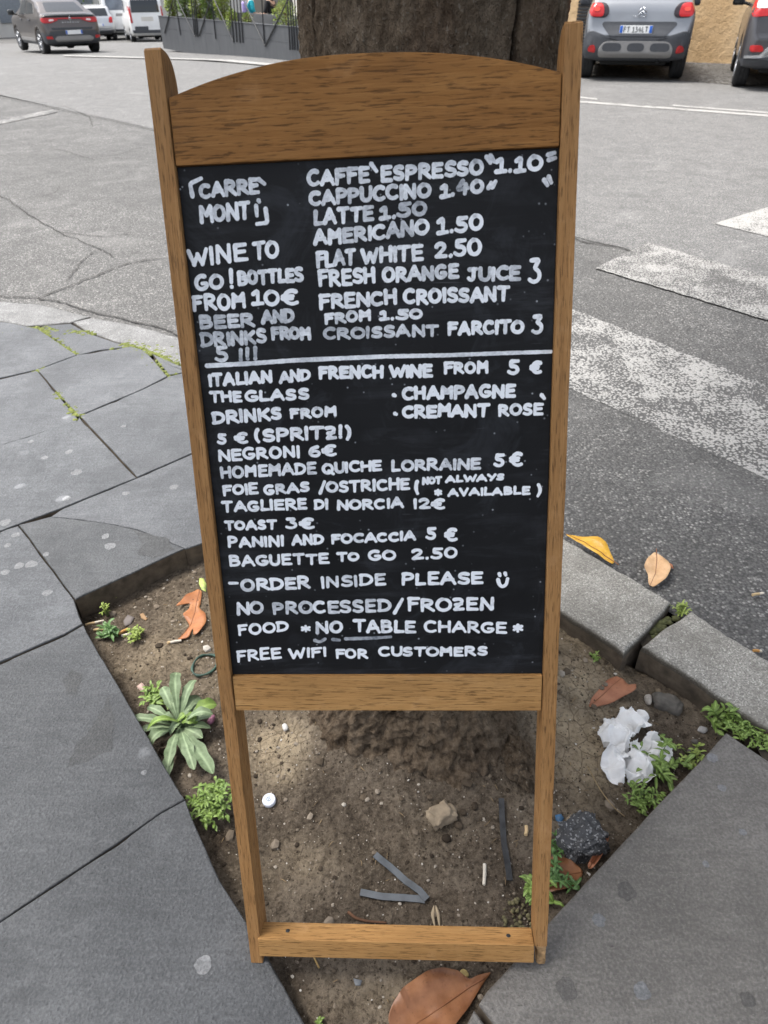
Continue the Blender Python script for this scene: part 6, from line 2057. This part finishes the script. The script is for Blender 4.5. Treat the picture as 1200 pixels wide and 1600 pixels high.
ar.patch("rear_bumper", [(-.84, .32), (.84, .32), (.87, .55), (.60, .56), (.5, .50), (-.5, .50), (-.60, .56), (-.87, .55)], PLASTIC, off=.014, sm=1)
ar.patch("skid_plate", [(-.55, .36), (.55, .36), (.62, .44), (.52, .52), (-.52, .52), (-.62, .44)], LIGHT_PLASTIC, off=.024, sm=1)
both(ar, "reflector", [(.66, .44), (.84, .45), (.84, .52), (.68, .52)], LAMP_RED, .022)
both(ar, "tail_lamp", [(.36, .93), (.60, .86), (.86, .86), (.885, .95), (.86, 1.0), (.36, .985)], LAMP_RED, .02, 1)
both(ar, "lamp_lens", [(.50, .915), (.66, .90), (.66, .955), (.50, .96)], LAMP_CLEAR, .027, 1)
ar.patch("light_bar", [(-.40, .955), (.40, .955), (.40, .99), (-.40, .99)], LAMP_RED, off=.02)
ar.patch("tailgate_spoiler", [(-.78, 1.035), (.78, 1.035), (.74, 1.085), (-.74, 1.085)], P_BLACK, off=.05)
ar.patch("bumper_crease", [(-.62, .68), (.62, .68), (.66, .735), (-.66, .735)], P_BLACK, off=.01, sm=1)
ar.plate(.02, .61, "")
mb = MB(); mb.tube([(0, 0, .06), (.035, 0, 0), (0, 0, -.06), (-.035, 0, 0), (0, 0, .06)], .012, 6); em = mb.build("diamond_emblem", CHROME, ar.t); q = ar.hit(0, .95, 'rear'); em.location = (0, q.y - .035, .95)
mb = MB()
for i in range(7):
    mb.box((-.24 + .08 * i, 0, 0), (.035, .006, .03), .002)
ltr = mb.build("lettering", CHROME, ar.t); q = ar.hit(0, .86, 'rear'); ltr.location = (0, q.y - .012, .865)
ar.patch("rear_window", [(-.60, 1.14), (.60, 1.14), (.50, 1.38), (-.50, 1.38)], GLASS_D, off=.006, sm=1)
side_windows(ar, [[(.95, 1.10), (1.8, 1.07), (1.8, 1.42), (1.2, 1.34)], [(1.86, 1.07), (2.9, 1.05), (2.45, 1.42), (1.86, 1.44)]])
ar.patch("windscreen", [(-.66, 1.14), (.66, 1.14), (.56, 1.46), (-.56, 1.46)], GLASS_D, 'front', .006)
for side in ('left', 'right'):
    ar.patch("sill_trim", [(1.25, .34), (2.95, .34), (2.95, .44), (1.25, .44)], LIGHT_PLASTIC, side, .012, sm=1)
    for y in (1.35, 2.35):
        ar.patch("door_handle", [(y, .90), (y + .2, .90), (y + .2, .935), (y, .935)], PLASTIC, side, .03)
wing_mirrors(ar, 3.0, 1.10, .91, P_BLACK)

# --- vans, hatchbacks farther up the street
def van(label, loc, az, L, W, H, r, name="parked_van"):
    c = Car(label, loc, az, L, [(0, .7), (.02, 1.0), (.05, 1.4), (.10, H - .12), (.2, H - .03), (.6, H), (L - 1.7, H), (L - 1.3, H - .15), (L - .75, 1.15), (L - .15, .95), (L, .6)],
            [(0, 1.05), (L - 1.2, 1.05), (L, .9)], [(0, W / 2 - .06), (.05, W / 2 - .02), (.2, W / 2), (L - .6, W / 2), (L, W / 2 - .22)], r, (.85, L - .85), P_WHITE, name, "white vans parked up the street", tuck=.90, cat="van")
    return c
def loc_at(px, py, depth):
    return GZ(px, py, depth)
p = loc_at(238, 76, 33.0)
v2 = van("compact white van with dark lower bumper, parked at the planter's end", (p[0], p[1], road_h(p[0], p[1]) - .05), R(-22), 3.9, 1.62, 1.80, .30)
v2.patch("rear_window", [(-.66, 1.18), (.60, 1.18), (.58, 1.66), (-.62, 1.66)], GLASS_D, off=.006, sm=1)
both(v2, "tail_lamp", [(.66, .78), (.76, .78), (.76, 1.42), (.68, 1.42)], LAMP_RED, .014, 1)
v2.patch("rear_bumper", [(-.72, .40), (.72, .40), (.74, .52), (-.74, .52)], PLASTIC, off=.014, sm=1)
v2.patch("bumper_insert", [(-.62, .40), (-.05, .40), (.0, .66), (-.62, .66)], PLASTIC, off=.02, sm=1)
v2.patch("plate_recess", [(-.27, .86), (.27, .86), (.27, 1.02), (-.27, 1.02)], PALE_WALL, off=.01)
side_windows(v2, [[(2.0, 1.15), (2.7, 1.15), (2.5, 1.6), (2.0, 1.6)]])
p = loc_at(198, 64, 36.0)
v1 = van("larger white van with a wide rear window, behind the compact van", (p[0], p[1], road_h(p[0], p[1])), R(-20), 4.6, 1.85, 1.95, .33)
v1.patch("rear_window", [(-.72, 1.25), (.72, 1.25), (.68, 1.78), (-.68, 1.78)], plain("grey_blue_glass", (.14, .16, .19), .2, var=.3, scale=3), off=.006, sm=1)
v1.patch("plate_recess", [(-.3, 1.0), (.3, 1.0), (.27, 1.12), (-.27, 1.12)], LIGHT_PLASTIC, off=.01)
both(v1, "tail_lamp", [(.80, .8), (.87, .8), (.87, 1.2), (.80, 1.2)], LAMP_RED, .014)
v1.patch("rear_bumper", [(-.8, .38), (.8, .38), (.82, .46), (-.82, .46)], PLASTIC, off=.014, sm=1)
p = loc_at(158, 62, 35.0)
sc = small_car("silver hatchback parked between the coupe SUV and the larger white van", (p[0], p[1], road_h(p[0], p[1])), R(-20), P_SILVER)
p = GR(-16, 62)
small_car("white hatchback at the far edge of the street, mostly out of frame", (p[0], p[1], road_h(p[0], p[1])), R(-62), P_WHITE)

# ------------------------------------------------------------------ steel planter with its iron railing
A0, A1 = GR(257, 82.5)[:2], GR(467, 97.5)[:2]
pd = A1 - A0; plen0 = np.linalg.norm(pd); pd /= plen0
pn = np.array([pd[1], -pd[0]])                                  # towards the street
if pn @ -A0 < 0:
    pn = -pn
PL = plen0 + 3.2
pln = thing("steel_planter", "long dark grey steel planter with black iron railing along the street", "planter", (A0[0], A0[1], ROAD_Z), math.atan2(pd[1], pd[0]))
pln.location[2] = ROAD_Z
# local frame: x along, y away from the street, z up
PH = .645
ysgn = 1.0 if (-math.sin(pln.rotation_euler[2]) * -pn[0] + math.cos(pln.rotation_euler[2]) * -pn[1]) > 0 else -1.0
DEP = .85
joints = [0, .95, 1.75, 3.2, 4.35, 5.4, PL]
def panel(x0, x1, y, z0, z1, name="planter_panel", th=.02):
    mb = MB(); mb.box(((x0 + x1) / 2, y, (z0 + z1) / 2), (abs(x1 - x0) - .006, th, z1 - z0), .003); return mb.build(name, PLANTER_M, pln, ang=40)
def hit_local(px, py, off=0.03):
    P0 = np.array([A0[0], A0[1], 0]) + np.array([pn[0], pn[1], 0]) * off
    X = plane_hit(px, py, P0, np.array([pn[0], pn[1], 0.0]))
    return float((X[:2] - A0) @ pd), float(X[2] - ROAD_Z)
for a, b in zip(joints[:-1], joints[1:]):
    panel(a, b, 0, -.22, PH * .52); panel(a, b, 0, PH * .52 + .004, PH)
mb = MB(); mb.box((PL / 2, ysgn * .02, PH + .008), (PL, .09, .014), .003); mb.build("planter_rim", PLANTER_M, pln)
mb = MB(); mb.box((PL / 2, ysgn * DEP, PH / 2 + .1), (PL, .02, PH + .12), .003); mb.build("back_panel", PLANTER_M, pln)
for x in (0.01, PL - .01):
    mb = MB(); mb.box((x, ysgn * DEP / 2, PH / 2), (.02, DEP - .04, PH - .02), .003); mb.build("end_panel", PLANTER_M, pln)
mb = MB(); mb.box((PL / 2, ysgn * DEP / 2, PH - .14), (PL - .06, DEP - .06, .04)); mb.build("planting_soil", SOIL, pln, False)
bars = [((257, 52), (270, 0)), ((274, 0), (282, 55)), ((277, 0), (305, 57)), ((299, 0), (304, 57)), ((302.5, 0), (306.5, 57)), ((305, 0), (309, 58)), ((329, 0), (311, 56)), ((331, 0), (337, 61)), ((335, 0), (365, 65)),
        ((360, 0), (365, 66)), ((365, 0), (370, 66)), ((370, 0), (375, 67)), ((375, 0), (379.5, 67)), ((380, 0), (414, 71)), ((409, 0), (413, 70)), ((449, 2), (414, 72)), ((449, 2), (453, 78)), ((453, 2), (457, 78)), ((456.5, 2), (460.5, 78)), ((461, 10), (465, 79))]
for a, b in bars:
    (x0, z0), (x1, z1) = hit_local(*a), hit_local(*b)
    if z0 < z1:
        (x0, z0), (x1, z1) = (x1, z1), (x0, z0)
    k = (2.05 - z1) / (z0 - z1)
    xe = x1 + (x0 - x1) * k
    zt = 2.05
    mb = MB(); mb.tube([(x1, -ysgn * .03, z1), (xe, -ysgn * .03, zt)], .0155, 6); mb.build("bar", BAR_M, pln, ang=40)
mb = MB(); mb.box((PL / 2, -ysgn * .03, 2.06), (PL, .03, .03)); mb.build("top_rail", BAR_M, pln, False)
# planting
def pl_pt(px, py, back=.45):
    P0 = np.array([A0[0], A0[1], 0]) - np.array([pn[0], pn[1], 0]) * back
    return plane_hit(px, py, P0, np.array([pn[0], pn[1], 0.0]))
def bush(px, py, rx, rz, label, m, n=900, back=.45, leaf=.05, seed=0, name="shrub", stems=True):
    rs = random.Random(seed)
    c = pl_pt(px, py, back); s = 18.0 / FPX * 1.0
    t = thing(name, label, "shrub", (c[0], c[1], PH - .14 + ROAD_Z))
    X, Z = rx * s, rz * s; zc = c[2] - (PH - .14 + ROAD_Z)
    mb = MB()
    for k in range(n):
        while True:
            v = Vector((rs.uniform(-1, 1), rs.uniform(-1, 1), rs.uniform(-1, 1)))
            if .25 < v.length < 1 + .25 * mnoise.noise(v * 2 + Vector((seed, 0, 0))):
                break
        p = Vector((v.x * X, v.y * min(X, .36), zc + v.z * Z))
        d = (v + Vector((rs.gauss(0, .5), rs.gauss(0, .5), rs.gauss(.2, .5)))).normalized()
        sd = d.cross(Vector((rs.gauss(0, .5), rs.gauss(0, .5), 1))).normalized()
        L, w = leaf * rs.uniform(.7, 1.4), leaf * rs.uniform(.18, .3)
        mb.add([p, p + d * L * .5 + sd * w, p + d * L, p + d * L * .5 - sd * w], [(0, 1, 2, 3)])
    mb.build("foliage", m, t, False)
    st = MB()
    for k in range(6):
        st.tube([(rs.gauss(0, .04), rs.gauss(0, .04), 0), (rs.gauss(0, X * .4), rs.gauss(0, .1), max(.1, zc)), (rs.gauss(0, X * .6), rs.gauss(0, .12), zc + Z * .7)], [.012, .008, .004], 5)
    st.build("stem", TWIG, t)
    return t
for i, (px, m_, lab) in enumerate([(268, LEAF_BUSH, "yellow green shrub at the open end of the steel planter"), (288, LEAF_BUSH_D, "deep green shrub second along the steel planter"), (308, LEAF_BUSH, "yellow green shrub growing behind the first group of iron bars"),
                                   (326, LEAF_BUSH_D, "deep green shrub in the middle of the leafy stretch of planter"), (346, LEAF_BUSH, "yellow green shrub just before the second group of iron bars")]):
    bush(px, 2, 13, 30, lab, m_, 1300, .5, .075, 40 + i)
bush(362, 31, 9, 15, "pale lime shrub spilling over the planter's front edge", LEAF_BUSH, 700, .06, .05, 50)
bush(386, 29, 8, 7, "low lime plant under the seated person in turquoise", LEAF_BUSH, 350, .4, .05, 51)
bush(446, 24, 18, 18, "round pale lime shrub beside the trunk in the planter", LEAF_BUSH, 1100, .4, .05, 52)

# ------------------------------------------------------------------ people seated behind the planter
def skin_mesh(name, joints, edges, m, parent, sub=2):
    me = bpy.data.meshes.new(name)
    me.from_pydata([j[0] for j in joints], edges, [])
    o = bpy.data.objects.new(name, me); col.objects.link(o)
    s = o.modifiers.new("skin", 'SKIN'); s.use_smooth_shade = True
    for v, j in zip(me.skin_vertices[0].data, joints):
        r = j[1]; v.radius = (r, r) if not hasattr(r, '__len__') else r
    me.skin_vertices[0].data[0].use_root = True
    ss = o.modifiers.new("sub", 'SUBSURF'); ss.levels = sub; ss.render_levels = sub
    dg = bpy.context.evaluated_depsgraph_get()
    nm = bpy.data.meshes.new_from_object(o.evaluated_get(dg))
    bpy.data.objects.remove(o)
    nm.name = name
    n = bpy.data.objects.new(name, nm); col.objects.link(n)
    nm.materials.clear(); nm.materials.append(m); n.parent = parent
    nm.polygons.foreach_set('use_smooth', [True] * len(nm.polygons))
    return n
SKIN = plain("skin", (.48, .29, .20), .6, var=.08)
HAIR = plain("dark_brown_hair", (.030, .018, .012), .5, var=.4, scale=60)
def seated(label, c, face, shirt, trousers, hair_long, lean=0.06, arm_fwd=.30):
    """seat height .46, facing local +y"""
    t = thing("person", label, "person", c, face)
    J = [((0, 0, .56), .12), ((0, -.01, .70), (.15, .11)), ((0, .0 + lean * .4, .88), (.17, .115)), ((0, lean, 1.02), (.13, .09)), ((0, lean + .01, 1.10), .052), ((0, lean + .03, 1.18), .062), ((0, lean + .035, 1.26), (.082, .098)), ((0, lean + .03, 1.34), (.066, .085))]
    E = [(i, i + 1) for i in range(len(J) - 1)]
    for s in (-1, 1):
        k = len(J)
        J += [((s * .17, lean, 1.02), .058), ((s * .22, lean + .02, .86), .046), ((s * .235, lean + .06, .74), .040), ((s * .17, lean + arm_fwd * .7, .72), .032), ((s * .13, lean + arm_fwd, .735), .026), ((s * .12, lean + arm_fwd + .07, .735), (.036, .016))]
        E += [(3, k)] + [(k + i, k + i + 1) for i in range(5)]
        h = k + 5
        for f, (dx, L) in enumerate([(-.028, .062), (-.010, .075), (.008, .072), (.025, .056)]):
            b = len(J)
            J += [((s * .12 + dx, lean + arm_fwd + .10, .733), .0095), ((s * .12 + dx * 1.15, lean + arm_fwd + .10 + L * .6, .726), .0085), ((s * .12 + dx * 1.2, lean + arm_fwd + .10 + L, .712), .0075)]
            E += [(h, b), (b, b + 1), (b + 1, b + 2)]
        b = len(J)
        J += [((s * .12 - s * .045, lean + arm_fwd + .06, .738), .0105), ((s * .12 - s * .062, lean + arm_fwd + .10, .732), .009)]
        E += [(h, b), (b, b + 1)]
        k = len(J)
        J += [((s * .10, .05, .53), .085), ((s * .12, .40, .53), .062), ((s * .12, .44, .30), .05), ((s * .12, .43, .10), .038), ((s * .12, .50, .035), (.040, .035)), ((s * .12, .60, .03), (.038, .025))]
        E += [(0, k)] + [(k + i, k + i + 1) for i in range(5)]
    body = skin_mesh("body", J, E, SKIN, t)
    fh = MB()
    hc = Vector((0, lean + .035, 1.27))
    for s in (-1, 1):
        fh.lathe([(.0001, .012), (.008, .010), (.011, .004), (.008, -.006), (.0001, -.008)], 10, 'z', (s * .032, hc.y + .088, hc.z + .01))
    fh.build("eye", BAR_M, body)
    nz = MB(); nz.tube([(0, hc.y + .090, hc.z + .02), (0, hc.y + .112, hc.z - .02), (0, hc.y + .094, hc.z - .03)], [.008, .013, .008], 8); nz.build("nose", SKIN, body)
    mo = MB(); mo.tube([(-.022, hc.y + .086, hc.z - .052), (0, hc.y + .094, hc.z - .052), (.022, hc.y + .086, hc.z - .052)], [.003, .006, .003], 6); mo.build("mouth", plain("lips", (.36, .13, .11), .5), body)
    for s in (-1, 1):
        er = MB(); er.lathe([(.0001, -.006), (.018, -.008), (.022, 0), (.014, .008), (.0001, .006)], 10, 'x', (s * .084, hc.y - .005, hc.z)); er.build("ear", SKIN, body)
    SJ = [((0, -.01, .60), (.165, .125)), ((0, -.005, .72), (.165, .125)), ((0, lean * .4, .88), (.185, .13)), ((0, lean, 1.015), (.15, .105)), ((0, lean + .005, 1.065), (.075, .07))]
    SE = [(0, 1), (1, 2), (2, 3), (3, 4)]
    for s in (-1, 1):
        k = len(SJ)
        SJ += [((s * .17, lean, 1.02), .072), ((s * .22, lean + .02, .86), .060), ((s * .235, lean + .055, .76), .056)]
        SE += [(3, k), (k, k + 1), (k + 1, k + 2)]
    skin_mesh("top", SJ, SE, shirt, t)
    TJ = [((0, 0, .54), .135)]; TE = []
    for s in (-1, 1):
        k = len(TJ)
        TJ += [((s * .10, .05, .53), .098), ((s * .12, .40, .53), .078), ((s * .12, .45, .30), .068), ((s * .12, .435, .12), .062)]
        TE += [(0, k), (k, k + 1), (k + 1, k + 2), (k + 2, k + 3)]
    skin_mesh("trousers", TJ, TE, trousers, t)
    for s in (-1, 1):
        sh = MB(); sh.box((s * .12, .53, .035), (.095, .25, .07), .03); sh.build("shoe", BAR_M, t)
    HJ = [((0, hc.y - .012, hc.z + .10), .05), ((0, hc.y - .03, hc.z + .055), (.092, .085)), ((0, hc.y - .05, hc.z - .02), (.090, .062)), ((0, hc.y - .07, hc.z - .12), (.095, .05))]
    if hair_long:
        HJ += [((0, hc.y - .09, hc.z - .24), (.11, .05)), ((0, hc.y - .10, hc.z - .36), (.09, .04))]
    skin_mesh("hair", HJ, [(i, i + 1) for i in range(len(HJ) - 1)], HAIR, t)
    return t
TURQ = plain("turquoise_cloth", (.015, .34, .42), .8, var=.15)
LAV = plain("lavender_cloth", (.42, .34, .68), .8, var=.15)
BLK = plain("black_cloth", (.012, .012, .014), .85, var=.3)
JEAN = plain("denim", (.05, .08, .15), .85, var=.2)
def at_back(px, back):
    P = pl_pt(px, 20, back)
    return (P[0], P[1], ROAD_Z)
fa = math.atan2(pd[1], pd[0])
c1 = at_back(391, 1.55)
p1 = seated("person in a turquoise top with a lavender bag on the back, seated behind the planter", c1, fa - .35, TURQ, JEAN, False)
bag = MB(); bag.box((.03, -.155, .86), (.27, .13, .36), .05); tag(bag.build("shoulder_bag", LAV), "lavender bag worn on the back of the person in turquoise", "bag")
bg = bpy.data.objects["shoulder_bag"]; bg.location = c1; bg.rotation_euler = (0, 0, fa - .35)
c2 = at_back(426, 1.75)
p2 = seated("person in a black shirt with long dark hair, seated behind the planter", c2, fa + 2.2, BLK, JEAN, True)
for c, f_, lab in ((c1, fa - .35, "chair under the person in turquoise"), (c2, fa + 2.2, "chair under the person in black")):
    ch = thing("chair", "dark metal terrace " + lab, "chair", c, f_)
    mb = MB(); mb.box((0, .08, .435), (.42, .42, .03), .01); mb.build("seat", BAR_M, ch)
    mb = MB(); mb.box((0, -.22, .68), (.40, .025, .22), .01); mb.build("backrest", BAR_M, ch)
    for sx in (-1, 1):
        for y in (-.13, .27):
            mb = MB(); mb.tube([(sx * .18, y, 0), (sx * .18, y, .43)], .014, 6); mb.build("leg", BAR_M, ch)
        mb = MB(); mb.tube([(sx * .18, -.13, .43), (sx * .18, -.22, .8)], .012, 6); mb.build("back_post", BAR_M, ch)

# ------------------------------------------------------------------ buildings
def wall_block(name, label, p0, p1, h, th, m, cat="building", z0=-.6):
    p0, p1 = np.array(p0), np.array(p1)
    d = p1 - p0; L = np.linalg.norm(d); an = math.atan2(d[1], d[0])
    t = thing(name, label, cat, (p0[0], p0[1], 0), an)
    mb = MB(); mb.box((L / 2, th / 2, (h + z0) / 2), (L, th, h - z0)); mb.build("wall", m, t, False)
    return t, L
w0 = np.array(G(1070, 97.5, ROAD_Z)[:2]); wd = np.array([math.cos(-R(32)), math.sin(-R(32))])
ob, L = wall_block("stucco_building", "ochre rough stucco building wall behind the parked cars", w0 - wd * 6.6, w0 + wd * 9, 6.5, .5, STUCCO)
sh = MB()
for k in range(46):
    sh.box((4.62, -.03, .06 + k * .06), (1.05, .03, .052), .008)
sh.build("roller_shutter", plain("dark_shutter", (.035, .035, .036), .6, var=.2), ob, ang=40)
mb = MB(); mb.lathe([(.001, -.01), (.05, -.012), (.07, 0)], 16, 'z'); dk = mb.build("wall_disc", plain("grey_disc", (.20, .19, .20), .7, var=.5), ob); dk.rotation_euler = (R(90), 0, 0); dk.location = (8.0, -.006, 1.12)
pb, L = wall_block("terrace_building", "pale rendered building front behind the planted terrace", A0 - pn * 5.2 - pd * 1.0, A1 - pn * 5.2 + pd * 1.2, 7, .5, PALE_WALL)
for x in (2.4, 5.0):
    mb = MB(); mb.box((x, -.015, 1.2), (1.1, .05, 2.5), .01); dr = mb.build("door", plain("grey_door", (.20, .21, .22), .6), pb)
    mb = MB(); mb.box((x, -.045, 1.45), (.8, .02, 1.6), .005); mb.build("pane", GLASS_D, dr)
fb, L = wall_block("street_building", "distant pale building at the end of the street", (-44, 40), (-9, 62), 12, 1, PALE_WALL, z0=-3)
for k in range(9):
    mb = MB(); mb.box((3 + k * 4.4, -.03, .9), (1.4, .1, 2.4), .02); wnd = mb.build("window", plain("far_window", (.22, .24, .26), .4), fb)
# greenery visible over the far cars
tb = thing("street_shrub", "low yellow green shrub behind the far parked vans", "shrub", tuple(GZ(170, 8, 44) * np.array([1, 1, 0])) )
mb = MB(); rs = random.Random(3)
for k in range(900):
    p = Vector((rs.gauss(0, 1.5), rs.gauss(0, .8), rs.uniform(-1.2, 1.5))); d = Vector((rs.gauss(0, 1), rs.gauss(0, 1), rs.gauss(.3, .6))).normalized(); s_ = d.cross(Vector((.2, .3, 1))).normalized()
    mb.add([p, p + d * .12 + s_ * .05, p + d * .24, p + d * .12 - s_ * .05], [(0, 1, 2, 3)])
mb.build("foliage", LEAF_BUSH_D, tb, False)
